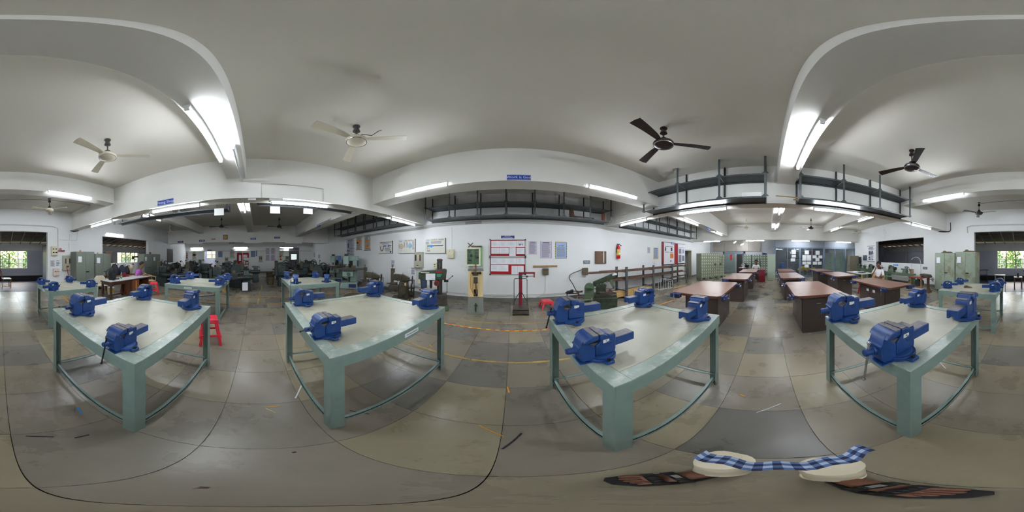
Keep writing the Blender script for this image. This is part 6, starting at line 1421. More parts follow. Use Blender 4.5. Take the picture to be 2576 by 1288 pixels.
# ================================================================ SMALL TURNING LATHES BY THE BACK WALL
def small_lathe(label, loc, L=1.9):
    t = thing('turning_lathe', label, 'lathe', loc, pi)     # local +x runs to screen right
    for s in (-1, 1):
        g = G().hexa((s*L*.42-.14, s*L*.42+.14, -.2, .2, 0), (s*L*.42-.09, s*L*.42+.09, -.13, .13, .52)); obj('leg', g, MACHGL, t, bevel=.01)
    obj('bed', G().box(-L/2, L/2, -.1, .1, .52, .64), MACHGL, t, bevel=.01); obj('bed_ways', G().box(-L/2, L/2, -.085, -.05, .64, .655).box(-L/2, L/2, .05, .085, .64, .655), STEEL, t)
    obj('chip_tray', G().box(-L*.45, L*.45, -.2, .18, .4, .43), ALU, t)
    obj('headstock', G().hexa((-L*.4,-L*.18,-.12,.12,.65), (-L*.37,-L*.22,-.08,.08,.95)), MACHGL, t, bevel=.03, seg=3)
    obj('step_pulley', G().cyl((-L*.36,0,.88), (-L*.3,0,.88), .12, n=20).cyl((-L*.3,0,.88), (-L*.24,0,.88), .09, n=20), MACHG, t)
    obj('chuck', G().cyl((-L*.18,0,.84), (-L*.13,0,.84), .08, n=20), DSTEEL, t)
    obj('tailstock', G().hexa((L*.12,L*.26,-.08,.08,.65), (L*.15,L*.26,-.05,.05,.86)).cyl((L*.06,0,.84), (L*.27,0,.84), .03, n=12), MACHGL, t, bevel=.008)
    wheel(t, (L*.3, 0, .84), .1, 'x', MACHG); obj('tool_rest', G().cyl((L*.38,-.02,.655), (L*.38,-.02,.84), .015).box(L*.36, L*.4, -.1, .06, .83, .85), MACHG, t)
    return t
small_lathe('green wood lathe by the back wall, nearest one behind the right workbench', (5.75, -6.0, 0), 2.0)
small_lathe('green wood lathe by the back wall, next to the man in white', (7.75, -6.05, 0), 1.7)
small_lathe('green wood lathe by the back wall, farthest beside the overalls', (9.35, -6.1, 0), 1.2)
# red saw table
t = thing('saw_table', 'red-topped saw and planer table with tan legs', 'saw table', (4.05, -5.45, 0), pi-.1)
obj('tabletop', G().box(-.42, .32, -.28, .28, .6, .635), mat('saw_red', (142, 50, 42), .5, var=.2), t, bevel=.004)
obj('fence_board', G().box(-.3, .1, -.1, .1, .6355, .65), CABG, t, bevel=.002)
for sx in (-.3, .26):
    for sy in (-.2, .2): obj('leg', G().cb(sx, sy, .3, .06, .06, .6), mat('leg_tan_rust', (140, 100, 66), .7, var=.3), t, smooth=False)
obj('motor', G().cyl((-.02,-.14,.38), (-.02,.12,.38), .15, n=20), MACHD, t)
obj('tan_board', G().prism([(-.28,.1),(.26,.14),(.26,.3),(-.28,.18)], 'y', -.19, -.17), MATS['leg_tan_rust'], t)
obj('planer_bed', G().prism([(.02,.7),(.5,.62),(.5,.68),(.44,.74),(.06,.76)], 'y', -.05, .2), MACHO, t, bevel=.006); obj('planer_stand', G().cyl((.42,.08,0), (.42,.08,.64), .03, n=10).box(.34, .5, -.02, .18, 0, .04).hexa((.36,.5,.0,.16,.04), (.4,.44,.06,.1,.2)), RUST, t)
wheel(t, (.62, .08, .56), .07, 'x', RUST, 'belt_pulley'); obj('pulley_shaft', G().cyl((.44,.08,.56), (.64,.08,.56), .012), RUST, t)
# ================================================================ DARK LATHES IN THE LEFT HALL
def lathe_proto(name, m, m2):
    t = thing(name, '', 'lathe'); L = 1.7
    for x in (-.62, .58): obj('leg', G().hexa((x-.2,x+.2,-.2,.2,0), (x-.16,x+.16,-.17,.17,.5)), m2, t, bevel=.01)
    obj('bed', G().box(-.85, .85, -.14, .14, .56, .68), m, t, bevel=.01); obj('chip_tray', G().hexa((-.8,.8,-.26,.24,.5), (-.86,.86,-.32,.28,.56)), m2, t)
    obj('headstock', G().box(-.85, -.45, -.17, .17, .68, 1.0), m, t, bevel=.03, seg=3); obj('gear_cover', G().box(-.98, -.85, -.2, .2, .52, .98), m2, t, bevel=.03)
    obj('chuck', G().cyl((-.45,0,.86), (-.35,0,.86), .11, n=18), GREASE, t)
    obj('carriage', G().box(-.1, .2, -.26, .2, .68, .76).box(-.08, .18, -.3, -.24, .52, .7), m, t, bevel=.01); obj('tool_post', G().box(0, .12, -.1, .02, .76, .9), GREASE, t, bevel=.006)
    obj('tailstock', G().hexa((.45,.72,-.1,.1,.68), (.48,.7,-.06,.06,.88)).cyl((.36,0,.86), (.76,0,.86), .035, n=12), m, t, bevel=.008)
    wheel(t, (.8, 0, .86), .09, 'x', GREASE); wheel(t, (.0, -.33, .62), .09, 'y', GREASE)
    obj('lead_screw', G().cyl((-.6,-.2,.55), (.8,-.2,.55), .014, n=8).cyl((-.6,-.2,.6), (.8,-.2,.6), .01, n=8), STEEL, t)
    obj('motor', G().cyl((-.75,.25,.3), (-.4,.25,.3), .13, n=18), m2, t); obj('levers', G().cyl((-.6,-.18,.9), (-.62,-.26,1.02), .01, n=6).cyl((-.75,-.18,.85), (-.7,-.26,.94), .01, n=6), STEEL, t)
    obj('lamp_arm', G().tube([(.15,.15,.76),(.15,.2,1.1),(.1,.02,1.22)], .01).cyl((.1,.02,1.22), (.07,-.06,1.16), .02, .05, 10), m2, t)
    return t
LA = lathe_proto('centre_lathe', MACHD, MACHD)
def belt_proto():
    t = thing('belt_driven_press', '', 'machine')
    obj('base', G().hexa((-.3,.3,-.35,.35,0), (-.22,.22,-.28,.28,.55)), MACHD, t, bevel=.02); obj('frame', G().prism([(-.25,.5),(.25,.5),(.2,.9),(.05,1.12),(-.2,1.1),(-.3,.8)], 'y', -.12, .12), MACHD, t, bevel=.02)
    obj('belt_wheel', G().torus((.28,0,.98), .23, .028, 'y', 26, 6).cyl((.28,-.03,.98), (.28,.03,.98), .05, n=14), MACHD, t)
    g = G()
    for k in range(4): a = k*pi/2+.4; g.cyl((.28,0,.98), (.28+.22*cos(a),0,.98+.22*sin(a)), .02, n=6)
    obj('wheel_spokes', g, MACHD, t); obj('drive_belt', G().tube([(.51,0,.95),(.42,0,.4),(.35,0,.15)], .018).tube([(.06,0,.9),(.2,0,.3)], .018), BLACK, t)
    obj('table', G().box(-.55, -.1, -.2, .2, .62, .7), GREASE, t, bevel=.01); obj('ram_head', G().box(-.42, -.22, -.1, .1, .82, 1.2), MACHO, t, bevel=.02)
    wheel(t, (-.2, -.2, .75), .1, 'y', GREASE); obj('lever', G().cyl((-.3,-.12,1.1), (-.42,-.2,1.32), .012, n=6), DSTEEL, t); obj('motor', G().cyl((.1,.2,.2), (.4,.2,.2), .11, n=16), CRIM, t)
    return t
BP = belt_proto()
def put(proto, first_, loc, rz, label, s=1.0, group='dark machines of the lathe hall'):
    o = proto if first_ else dup(proto)
    o.location = loc; o.rotation_euler = (0, 0, rz); o.scale = (s,)*3; o['label'] = label; o['group'] = group; return o
put(LA, True, (-6.85, -1.0, 0), pi/2+.25, 'dark green lathe with white sheet on its leg, nearest in the lathe hall')
spots = [((-6.9,-3.7), pi/2, 'leftmost dark lathe with blue-green legs beside the green bench'), ((-8.7,-4.4), pi/2+.1, 'dark lathe in the second row at the left wall'), ((-8.8,-2.2), pi/2, 'dark lathe in the second row behind the green bench'),
 ((-10.3,-4.8), pi/2, 'dark lathe in the third row by the hatch'), ((-10.4,-2.7), pi/2, 'dark lathe in the third row under the far lit window'), ((-9.6,-.6), pi/2, 'dark lathe below the far red board'),
 ((-12.3,-4.2), pi/2, 'farthest dark lathe on the left of the lathe hall'), ((-12.4,-1.6), pi/2, 'farthest dark lathe near the hall middle'),
 ((-8.0,1.9), pi/2, 'dark lathe right of the aisle, nearest one'), ((-9.6,2.3), pi/2+.2, 'dark lathe right of the aisle in the second row'), ((-11.3,2.4), pi/2, 'dark lathe right of the aisle in the third row'), ((-10.4,4.2), pi/2, 'dark lathe against the posters wall at the right'), ((-13.2,3.2), pi/2, 'farthest dark lathe before the grey door')]
for (x, y), r, lb in spots: put(LA, False, (x, y, 0), r, lb)
put(BP, True, (-7.5, 3.0, 0), pi/2-.2, 'dark machine with big spoked belt wheel, right one beside the milling machines', .95)
for (x, y), r, lb in (((-8.4, 2.75), pi/2-.2, 'dark machine with big spoked belt wheel, left one'), ((-7.9, -1.0), -pi/2, 'tall dark belt machine rising behind the nearest lathe'), ((-7.75,-3.3), pi, 'tall dark shaping head behind the second blue vise'), ((-9.55,-3.9), pi, 'tall dark shaping head third from the left'), ((-7.8,-5.0), pi, 'dark belt machine next to the far green cabinet'), ((-10.2,1.6), pi/2, 'dark heaped belt machine at the aisle in the lathe hall'), ((-11.2,-1.4), pi, 'tall dark machine left of the far red board'), ((-11.6,4.0), pi/2, 'tall dark machine before the grey door panel')):
    put(BP, False, (x, y, 0), r, lb, 1.0)
tag(obj('leg_notice', G().box(0, .003, -.11, .11, .12, .45), PAPER, None, (-6.38, -.43, 0), (0, 0, .25)), 'white sheet hanging on the leg of the nearest lathe', 'notice')
for i, (x, y, lb) in enumerate(((-7.3, -2.2, 'left one'), (-7.6, -1.75, 'middle one'), (-8.2, -1.3, 'right one'))):
    tag(obj('leg_notice', G().box(0, .003, -.09, .09, 0, .26), PAPER, None, (x+.4, y, .0), (0, 0, .1)), 'small white sheet on a dark machine leg behind the bench, '+lb, 'notice')
p = FP(565, 733); t = thing('waste_bin', 'woven wooden bin on the floor behind the green bench', 'bin', (p.x, p.y, 0))
obj('bin_body', G().lathe([(.15,0),(.17,.05),(.19,.4),(.2,.42)], n=18), mat('woven_tan', (160, 134, 86), .8, var=.25, scale=30), t); obj('bin_rim', G().torus((0,0,.42), .19, .012, 'z', 18, 6), TANW, t)
for x, y, h, r, lb in ((-8.5, .75, .35, .2, 'nearest brown bin in the aisle of the lathe hall'), (-9.6, .9, .4, .2, 'middle brown bin in the aisle of the lathe hall'), (-11.0, .9, .42, .22, 'farthest brown bin in the aisle of the lathe hall')):
    t = thing('waste_bin', lb, 'bin', (x, y, 0)); obj('bin_body', G().lathe([(r*.8,0),(r,h*.9),(r*1.05,h)], n=16), mat('bin_olive', (82, 74, 50), .7, var=.2), t); obj('bin_rim', G().torus((0,0,h), r, .012, 'z', 16, 6), RUST, t)
# ================================================================ PAPERED TABLE AND FAR DESK
t = thing('drawing_table', 'low white table strewn with papers beside the man in white', 'table', (6.5, -4.1, 0))
obj('tabletop', G().box(-.7, .7, -.35, .35, .7, .725), DESKT, t, bevel=.003)
for x in (-.62, .62):
    for y in (-.28, .28): obj('leg', G().cb(x, y, .35, .04, .04, .7), TANW, t, smooth=False)
for x, y, r, lb in ((6.3, -4.1, .2, 'dark folder lying on the white table'), (6.75, -4.0, -.3, 'open booklet lying on the white table')):
    tag(obj('booklet', G().box(-.15, .15, -.1, .1, 0, .02), BLACK if 'dark' in lb else PAPER, None, (x, y, .7265), (0, 0, r)), lb, 'booklet')
t = thing('office_desk', 'dark red-brown desk of the far seated man', 'desk', (9.6, .62, 0))
obj('desktop', G().box(-.35, .35, -.45, .45, .7, .73), WOODEDGE, t, bevel=.004); obj('pedestal', G().box(-.33, .33, -.44, -.1, 0, .7), REDP, t, bevel=.004); obj('side_panel', G().box(-.33, .33, .41, .44, 0, .7), REDP, t); obj('modesty_panel', G().box(-.32, -.3, -.1, .41, .15, .7), mat('modesty_panel', (60, 30, 26), .5), t)
tag(obj('desk_fan', G().torus((0,0,.14), .1, .012, 'x', 20, 6).cyl((0,0,0), (0,0,.1), .02).cyl((-.03,0,.14), (.03,0,.14), .04).cyl((0,0,0), (0,0,.015), .07), WHITE, None, (9.7, 1.5, .8)) , 'small white desk fan left of the far seated man', 'fan')
tag(obj('fan_stand_table', G().box(9.4, 10.1, 1.2, 1.75, .75, .8).cb(9.45, 1.25, .375, .05, .05, .75).cb(10.05, 1.25, .375, .05, .05, .75).cb(9.45, 1.7, .375, .05, .05, .75).cb(10.05, 1.7, .375, .05, .05, .75), DESKW, smooth=False), 'dark table holding the small white fan behind the far workbench', 'table')
bag(10.0, 1.1+.2, .8, .7, BLACK, 'dark bag beside the small white fan', .22)
# ================================================================ ANNEX FURNITURE
def wchair(label, loc, rz):
    t = thing('wooden_chair', label, 'chair', loc, rz)
    obj('seat', G().box(-.2, .2, -.2, .2, .42, .45), DESKT, t, bevel=.006)
    for sx in (-1, 1):
        obj('leg', G().cb(sx*.18, .17, .21, .035, .035, .42), DESKO, t, smooth=False); obj('leg', G().tube([(sx*.18,-.24,0),(sx*.18,-.18,.44),(sx*.18,-.32,.9)], .018), DESKO, t)
    obj('backrest', G().box(-.2, .2, -.31, -.29, .74, .88).rot(.2, 'X', (0, -.3, .8)), DESKW, t, bevel=.004); obj('stretcher', G().box(-.18, .18, .15, .17, .08, .1).box(-.19,-.17,-.2,.17,.08,.1).box(.17,.19,-.2,.17,.08,.1), DESKO, t, smooth=False); return t
p = FP(16, 723); wchair('light wooden chair standing in the annex in front of its window', (p.x, p.y, 0), radians(100))
p = FP(2561, 727); t = thing('wooden_stool', 'square wooden stool with small black object in the annex', 'stool', (p.x, p.y, 0), .1)
obj('seat', G().box(-.19, .19, -.19, .19, .52, .56), DESKO, t, bevel=.006)
for sx in (-1, 1):
    for sy in (-1, 1): obj('leg', G().cb(sx*.16, sy*.16, .26, .04, .04, .52), DESKW, t, smooth=False)
tag(obj('black_pot', G().lathe([(.06,0),(.04,.05),(.05,.1),(.03,.16),(.01,.18)], n=12), BLACK, None, (p.x, p.y, .562)), 'small black object on the square wooden stool', 'pot')
p = FP(2474, 712); t = thing('metal_chair', 'dark metal chair with tilted tray at the annex wall', 'chair', (p.x, p.y, 0), .4)
obj('seat', G().box(-.22, .22, -.2, .2, .42, .45), DSTEEL, t); obj('writing_tray', G().box(-.25, .25, -.1, .22, .72, .74), DSTEEL, t)
for sx in (-1, 1): obj('leg', G().tube([(sx*.2,.2,0),(sx*.2,.1,.44),(sx*.2,-.15,.73)], .014).tube([(sx*.2,-.22,0),(sx*.2,-.15,.44)], .014), DSTEEL, t)
p = FP(2515, 712); tag(obj('low_table', G().box(-.3, .3, -.15, .15, .43, .46).cb(-.25, 0, .21, .04, .25, .43).cb(.25, 0, .21, .04, .25, .43), mat('table_pale', (150, 146, 140), .5), None, (p.x, p.y, 0)), 'pale low table at the annex wall beneath the window', 'table')
t = thing('step_ladder', 'aluminium ladder leaning on the annex wall, seen through the opening', 'ladder', (8.6, -9.5, 0), 0)
obj('rail', G().cyl((-.2, .2, 0), (-.15, -.2, 2.0), .02), ALU, t); obj('rail', G().cyl((.2, .2, 0), (.15, -.2, 2.0), .02), ALU, t)
for k in range(6): q = .15+k*.15; obj('rung', G().box(-.19+.05*q, .19-.05*q, .2-.4*q-.015, .2-.4*q+.015, 2*q-.012, 2*q+.012), ALU, t)
# corrugated dull sheets seen through the right opening
t = thing('sheet_stack', 'row of dull metal sheets against the annex wall behind the ladder', 'sheet', (5.5, -9.7, 0))
for k in range(5): obj('sheet', G().box(k*.58-1.6, k*.58-1.04, -.02-.01*(k % 2), 0, .3, 1.75), mat('dull_sheet', (124, 120, 104), .4, .4, var=.15, scale=2), t, smooth=False)

# ================================================================ FLOOR TAPE AND LITTER
TAPR = mat('tape_orange_red', (226, 110, 60), .6, var=.35, scale=25); TAPY = mat('tape_worn_yellow', (186, 158, 84), .7, var=.3, scale=12, dirt=(120, 110, 92), dscale=6, dthr=.5)
def tape(p0, p1, w, label, m=ORANGE, dash=None):
    p0, p1 = Vector(p0), Vector(p1); L = (p1-p0).length; a = atan2(p1.y-p0.y, p1.x-p0.x); g = G(); g2 = G(); x = 0; i = 0
    st = dash or L
    while x < L-.01:
        e = min(L, x+st); (g if i % 2 == 0 else g2).box(x, e-.005, -w/2, w/2, .0006, .002); x = e; i += 1
    t = thing('floor_tape', label, 'tape', (p0.x, p0.y, 0), a)
    obj('tape_strip', g, m, t, smooth=False)
    if g2.v: obj('tape_stripe', g2, TAPR, t, smooth=False)
    return t
tape((-1.75, 3.16), (.2, 3.02), .04, 'red and yellow dashed tape across the floor before the pedestal', YELB, .09)
tape((.2, 3.02), (1.2, 3.02), .04, 'continuation of the red and yellow tape toward the bench', YELB, .09)
tape((-1.4, 3.42), (1.1, 3.4), .035, 'faded yellow tape line parallel to the dashed one', TAPY)
tape((-1.95, 2.1), (-.5, 1.97), .04, 'worn yellow tape with white traces near the left bench leg', TAPY)
tape((-.5, 1.97), (1.0, 1.93), .04, 'worn yellow tape crossing the aisle toward the nearest right bench', TAPY)
tape((2.2, 3.12), (5.6, 2.88), .045, 'orange tape running past the first brown workbench', ORANGE)
tape((-4.95, -3.0), (-4.95, 4.0), .04, 'orange tape line in front of the green lathe-side benches', ORANGE)
tape((-5.85, -2.2), (-5.85, 4.1), .04, 'orange tape line along the lathe row', ORANGE)
tape((-5.0, .05), (-8.2, .3), .035, 'short orange tape line leading into the lathe aisle', TAPY)
tape((-2.05, -4.3), (-2.3, -6.0), .05, 'orange tape line by the switch boxes', ORANGE)
tape((-3.6, 2.6), (-5.9, 3.9), .04, 'orange tape line before the shaping machines', ORANGE)
def strip(x0, y0, x1, y1, w, m, label):
    a, b = FP(x0, y0), FP(x1, y1); L = (b-a).length; an = atan2(b.y-a.y, b.x-a.x)
    tag(obj('floor_scrap', G().box(0, L, -w/2, w/2, .0006, .004), m, None, (a.x, a.y, 0), (0, 0, an), smooth=False), label, 'scrap')
strip(65, 1097, 135, 1099, .008, BLACK, 'long thin black strip on the floor at the lower left')
strip(188, 1102, 224, 1094, .008, DSTEEL, 'short grey strip on the floor left of the thick leg')
strip(195, 1025, 206, 1041, .012, SKYB, 'small blue paper scrap on the floor under the left bench')
strip(743, 1002, 760, 966, .012, PAPER, 'white and black paper strip left of the thick bench leg')
strip(671, 1023, 703, 1022, .008, ORANGE, 'straight orange strip on the floor in the left aisle')
strip(667, 1027, 694, 1039, .008, mat('scrap_tan', (200, 176, 130), .6), 'tan strip touching the orange strip in the left aisle')
strip(1205, 1070, 1267, 1098, .008, ORANGE, 'orange and black strip on the floor below the centre')
strip(1263, 1130, 1312, 1090, .01, BLACK, 'black strip on the floor below the centre')
strip(1276, 973, 1281, 988, .014, ORANGE, 'small orange scrap in the middle of the aisle')
strip(880, 1033, 929, 1042, .006, BLACK, 'thin black strip under the stretcher of the left bench')
strip(840, 1018, 862, 1026, .006, ORANGE, 'small orange strip behind the bench stretcher')
strip(1862, 993, 1875, 999, .012, ORANGE, 'small orange scrap near the leaning bench leg')
strip(1903, 1038, 1965, 1015, .005, PAPER, 'faint white strip in the right aisle')
strip(2359, 906, 2379, 927, .01, PAPER, 'white strip lying under the right near bench')
strip(1080, 866, 1086, 873, .015, ORANGE, 'tiny orange scrap beyond the left bench')
strip(735, 1139, 745, 1137, .012, BLACK, 'tiny dark lump on the floor joint in the left aisle')
strip(500, 1226, 526, 1227, .016, RUST, 'small brown spot-like chip near the bottom left')
strip(2170, 1010, 2196, 1012, .004, INK, 'hair-thin grey shaving under the right near bench')
# ================================================================ PEOPLE
def skin_mesh(name, V, E, root=0, sub=2):
    me = bpy.data.meshes.new(name); me.from_pydata([v[:3] for v in V], E, []); o = bpy.data.objects.new(name, me); COL.objects.link(o)
    sk = o.modifiers.new('skin', 'SKIN'); sk.use_smooth_shade = True
    lay = me.skin_vertices[0] if me.skin_vertices else None
    if lay is None:
        bm = bmesh.new(); bm.from_mesh(me); bm.verts.layers.skin.verify(); bm.to_mesh(me); bm.free(); lay = me.skin_vertices[0]
    for i, v in enumerate(V):
        r = v[3]; lay.data[i].radius = r if isinstance(r, tuple) else (r, r); lay.data[i].use_root = (i == root)
    ss = o.modifiers.new('sub', 'SUBSURF'); ss.levels = sub; ss.render_levels = sub
    dg = bpy.context.evaluated_depsgraph_get(); ev = o.evaluated_get(dg); out = bpy.data.meshes.new_from_object(ev); out.name = name
    bpy.data.objects.remove(o); out.shade_smooth(); return out
def hand(V, E, w, d, up, s=1.0):
    """five fingers rooted at wrist vertex index w; d = direction of the fingers, up = back of hand"""
    d = Vector(d).normalized(); up = Vector(up).normalized(); side = d.cross(up).normalized(); p = Vector(V[w][:3])
    palm = p+d*.05*s; V.append((*palm, .022*s)); pi_ = len(V)-1; E.append((w, pi_))
    for k, L in enumerate((.06, .07, .066, .052)):
        b = palm+side*(.026-.0175*k)*s+d*.03*s; m = b+d*L*.55*s-up*.012*s; e = m+d*L*.3*s-up*.03*s
        V += [(*b, .009*s), (*m, .008*s), (*e, .007*s)]; n = len(V); E += [(pi_, n-3), (n-3, n-2), (n-2, n-1)]
    b = p+side*.035*s+d*.02*s; e = b+(side+d)*.03*s-up*.01*s
    V += [(*b, .011*s), (*e, .009*s)]; n = len(V); E += [(w, n-2), (n-2, n-1)]
def seated(label, loc, rz, shirt, pants, lean=.12, head_tilt=.05, lh=(-.14,.38,.74), rh=(.14,.38,.74), le=(-.25,.16,.6), re=(.25,.16,.6), rhand_up=False):
    """facing +y, seat at .43"""
    t = thing('person', label, 'person', loc, rz)
    y = lean; V = [(0,0,.5,.11), (0,y*.3,.66,.115), (0,y*.8,.84,.125), (0,y,.93,.06), (0,y+head_tilt*.5,.99,.045), (0,y+head_tilt,1.06,.075), (0,y+head_tilt,1.14,.088), (0,y+head_tilt,1.2,.06)]
    E = [(i, i+1) for i in range(7)]
    def ch(a, pts):
        for p in pts: V.append(p); E.append((a, len(V)-1)); a = len(V)-1
        return a
    ch(6, [(0, y+head_tilt+.085, 1.115, .022), (0, y+head_tilt+.1, 1.105, .012)])
    for s, el, hd in ((-1, le, lh), (1, re, rh)):
        w = ch(2, [(s*.17, y*.85, .88, .05), (*el, .036), (*hd, .024)])
        dd = Vector((0, 0, 1)) if (rhand_up and s > 0) else Vector((-s*.3, 1, -.1)); hand(V, E, w, dd, (0, -.2, 1) if not (rhand_up and s > 0) else (s, 0, 0), .9)
        k = ch(0, [(s*.09, .06, .47, .08), (s*.11, .42, .47, .055), (s*.11, .44, .1, .036), (s*.12, .54, .04, .032)])
    body = obj('body', skin_mesh('body', V, E), SKIN, t)
    V2 = [(0,0,.46,.12), (0,y*.3,.66,.13), (0,y*.8,.84,.138), (0,y*.95,.925,.07)]; E2 = [(0,1),(1,2),(2,3)]
    for s, el in ((-1, le), (1, re)):
        V2 += [(s*.17, y*.85, .885, .063), (el[0]*.9+s*.02, el[1]*.7+.02, el[2]+.06, .055)]; n = len(V2); E2 += [(2, n-2), (n-2, n-1)]
    obj('shirt', skin_mesh('shirt', V2, E2), shirt, t)
    V3 = [(0,0,.49,.12)]; E3 = []
    for s in (-1, 1):
        V3 += [(s*.09,.06,.475,.09), (s*.11,.42,.475,.068), (s*.11,.44,.14,.05)]; n = len(V3); E3 += [(0, n-3), (n-3, n-2), (n-2, n-1)]
        obj('shoe', G().hexa((s*.12-.045,s*.12+.045,.4,.64,0), (s*.12-.035,s*.12+.035,.41,.6,.07)), BLACK, t, bevel=.015)
    obj('trousers', skin_mesh('trousers', V3, E3), pants, t)
    hx, hy, hz = 0, y+head_tilt, 1.14
    g = G().ball((hx, hy-.02, hz+.045), .118, 14, .95, .98, .85)
    g.v = [(a, min(b, hy+.05), max(c, hz+.03-(.08 if b < hy-.01 else 0))) for a, b, c in g.v]; obj('hair', g, HAIR, t)
    obj('eyes', G().ball((-.03, hy+.077, hz-.0), .009, 8).ball((.03, hy+.077, hz), .009, 8), BLACK, t)
    obj('ears', G().ball((-.088, hy, hz-.01), .02, 8, .4, .8, 1.3).ball((.088, hy, hz-.01), .02, 8, .4, .8, 1.3), SKIN, t)
    obj('mouth', G().box(-.02, .02, hy+.072, hy+.078, hz-.058, hz-.052), mat('lips', (96, 52, 48), .5), t)
    return t
PURPLE = mat('shirt_purple', (182, 98, 190), .8, var=.1, scale=12); WSHIRT = mat('shirt_white', (224, 222, 224), .8, var=.05, scale=10)
KHAKI = mat('trousers_taupe', (132, 116, 96), .85, var=.1); DTR = mat('trousers_dark', (40, 40, 48), .85, var=.1)
t = seated('man in purple shirt bent over the desk writing', (-5.2, -4.72, .0), radians(15), PURPLE, DTR, .2, .1, (-.12,.4,.72), (.14,.4,.72))
t = seated('man in white shirt leaning back with his hand on his face', (5.35, -4.3, 0), radians(38), WSHIRT, KHAKI, -.08, .03, (-.16,.36,.68), (.09,.08,.98), (-.24,.12,.62), (.24,.14,.7), True)
plastic_chair('pale yellow plastic chair under the man in white', (5.35, -4.32, 0), radians(38), MATS['chair_cream'], .36)
plastic_chair('yellow plastic chair beside the white papered table', (5.95, -4.75, 0), radians(60), mat('chair_yellow', (214, 186, 116), .4), .36)
t = seated('far seated man in white shirt behind the dark red desk', (10.5, .75, 0), radians(90), WSHIRT, DTR, .15, .08)
plastic_chair('dark chair under the far seated man', (10.55, .75, 0), radians(90), BLACK, .3)
# ---- the standing person whose lower legs and shirt hem are in view beneath the camera
t = thing('person', 'person standing below the viewpoint in white trousers, checked shirt and black sandals', 'person', (0, 0, 0))
V, E = [], []
def foot(h, toe, side):
    h, toe = Vector(h), Vector(toe); d = (toe-h); L = d.length; d.normalize(); n = Vector((-d.y, d.x, 0))*side
    b = len(V)
    V.extend([(*(h+Vector((0,0,.28))+Vector((.01, 0, 0))), .042), (*(h+Vector((0,0,.2))), .042), (*(h+d*.02+Vector((0,0,.11))), .036), (*(h+d*.03+Vector((0,0,.055))), .036), (*(h+d*L*.45+Vector((0,0,.055))), .036), (*(h+d*L*.68+Vector((0,0,.042))), .034)])
    E.extend([(b+i, b+i+1) for i in range(5)]); a = b+5
    for k, (o_, ln, r) in enumerate(((-.03, .3, .014), (-.01, .3, .0105), (.008, .27, .01), (.024, .23, .009), (.038, .18, .009))):
        p1 = h+d*L*.76+n*o_+Vector((0,0,.036)); p2 = h+d*L*(.7+ln*.85)+n*o_*1.05+Vector((0,0,.03))
        V.append((*p1, r)); E.append((a, len(V)-1)); V.append((*p2, r*.95)); E.append((len(V)-2, len(V)-1))
    return h, d, L, n
feet = [foot((.375, .10, 0), (.165, .235, 0), 1), foot((.32, -.13, 0), (.045, -.155, 0), -1)]
for q in (0, 11):
    VV = V[q:q+16] if False else None
n1 = 16
for (a_, b_) in ((0, n1), (n1, 2*n1)):
    Vs = V[a_:b_]; Es = [(x-a_, y-a_) for x, y in E if a_ <= x < b_]
    obj('bare_leg', skin_mesh('bare_leg', Vs, Es, 0, 2), SKIN, t)
SANDAL = mat('sandal_black', (26, 22, 24), .4, var=.15)
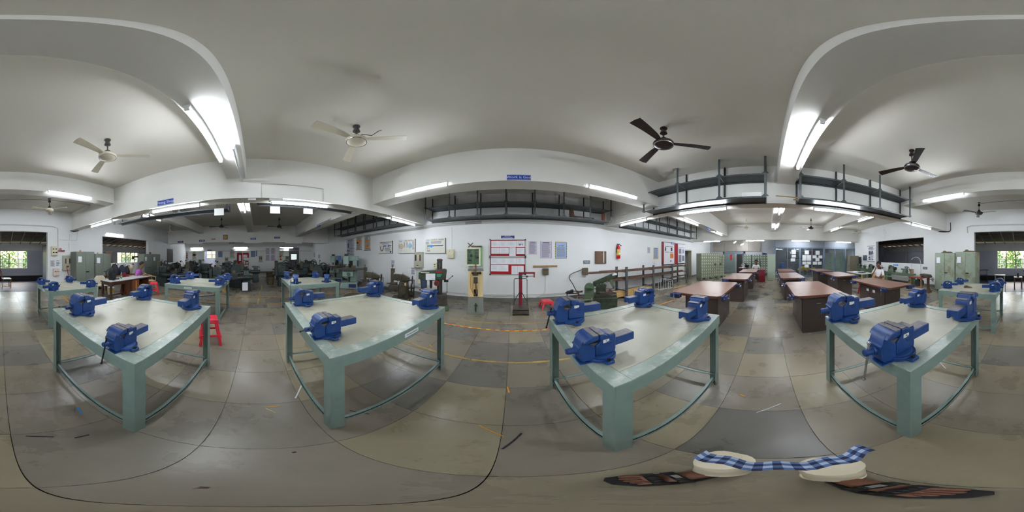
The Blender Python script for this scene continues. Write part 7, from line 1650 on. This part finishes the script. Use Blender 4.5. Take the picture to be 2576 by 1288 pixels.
for (h_, d, L, n) in feet:
    def pt(u, w, z): return tuple(h_+d*L*u+n*w+Vector((0, 0, z)))
    outl = [(-.16,-.03),(-.2,0),(-.16,.035),(.3,.042),(.6,.056),(.85,.058),(1.0,.036),(1.06,.0),(1.05,-.03),(.9,-.05),(.6,-.046),(.3,-.036)]
    N = len(outl); g = G().add([pt(u, w, 0) for u, w in outl]+[pt(u, w, .022) for u, w in outl], [(i, (i+1) % N, N+(i+1) % N, N+i) for i in range(N)]+[tuple(range(N))[::-1], tuple(range(N, 2*N))])
    s = obj('sandal', g, SANDAL, t, bevel=.003)
    for u0, r, hh in ((.52, .05, .085), (.7, .052, .075)):
        g = G()
        for i in range(8):
            a0, a1 = pi*i/8, pi*(i+1)/8
            q = [pt(u0-.055, cos(a0)*r, .012+hh*sin(a0)), pt(u0-.055, cos(a1)*r, .012+hh*sin(a1)), pt(u0+.055, cos(a1)*r*1.02, .01+hh*.94*sin(a1)), pt(u0+.055, cos(a0)*r*1.02, .01+hh*.94*sin(a0))]
            g.add(q, [(0, 1, 2, 3)])
        o = obj('strap', g, SANDAL, s); so_ = o.modifiers.new('th', 'SOLIDIFY'); so_.thickness = .004
    g = G().tube([pt(.12, .05, .05), pt(-.1, .05, .09), pt(-.2, 0, .1), pt(-.1, -.05, .09), pt(.12, -.05, .05)], .009); obj('heel_strap', g, SANDAL, s)
    obj('buckle', G().add([pt(.49, -.01, .1), pt(.55, -.01, .1), pt(.55, .02, .1), pt(.49, .02, .1)], [(0, 1, 2, 3)]), STEEL, s)
TRW = mat('trousers_cream_white', (228, 216, 190), .85, var=.08, scale=6, bump=.1, bscale=20)
for (h_, d, L, n) in feet:
    g = G(); K = 24; rings = []
    for j, (z, r, ox) in enumerate(((.07,.062,0),(.078,.066,0),(.12,.064,.0),(.2,.066,.0),(.24,.069,.0),(.28,.072,.005),(.31,.074,.01),(.32,.055,.01))):
        c = h_+d*.01+Vector((ox, 0, 0))
        rings.append([(c.x+r*cos(2*pi*k/K)*(1+.05*sin(3*2*pi*k/K+j)), c.y+r*sin(2*pi*k/K)*(1+.05*sin(3*2*pi*k/K+j)), z+.006*sin(5*2*pi*k/K)) for k in range(K)])
    for r in rings: g.v += r
    for j in range(len(rings)-1): g.f += [(j*K+k, j*K+(k+1) % K, (j+1)*K+(k+1) % K, (j+1)*K+k) for k in range(K)]
    g.f.append(tuple(range((len(rings)-1)*K, len(rings)*K)))
    o = obj('trouser_leg', g, TRW, t); o.modifiers.new('th', 'SOLIDIFY').thickness = .004
    o2 = obj('cuff_hem', G().torus((h_.x+d.x*.01, h_.y+d.y*.01, .076), .065, .005, 'z', 28, 6), TRW, t)
# checked shirt hem, cloth squares of three blues
CH = [mat('check_navy', (28, 34, 66), .85), mat('check_pale', (176, 190, 214), .85), mat('check_blue', (82, 104, 150), .85)]
gs = [G(), G(), G()]; NU, NV = 22, 4
def hem(u, v):
    a = (u-.5)*2; x = .265+.05*a*a+v*.075+.008*sin(u*25); y = a*.2-.045+.0*v; z = .47+.03*a*a-v*.05+.005*sin(u*17)
    return (x, y, z)
for i in range(NU):
    for j in range(NV):
        q = [hem(i/NU, j/NV), hem((i+1)/NU, j/NV), hem((i+1)/NU, (j+1)/NV), hem(i/NU, (j+1)/NV)]
        gs[(i % 2)+(j % 2)].add(q, [(0, 1, 2, 3)])
sh = obj('shirt_hem', gs[0], CH[0], t, smooth=False); obj('pale_checks', gs[2], CH[1], sh, smooth=False); obj('blue_checks', gs[1], CH[2], sh, smooth=False)
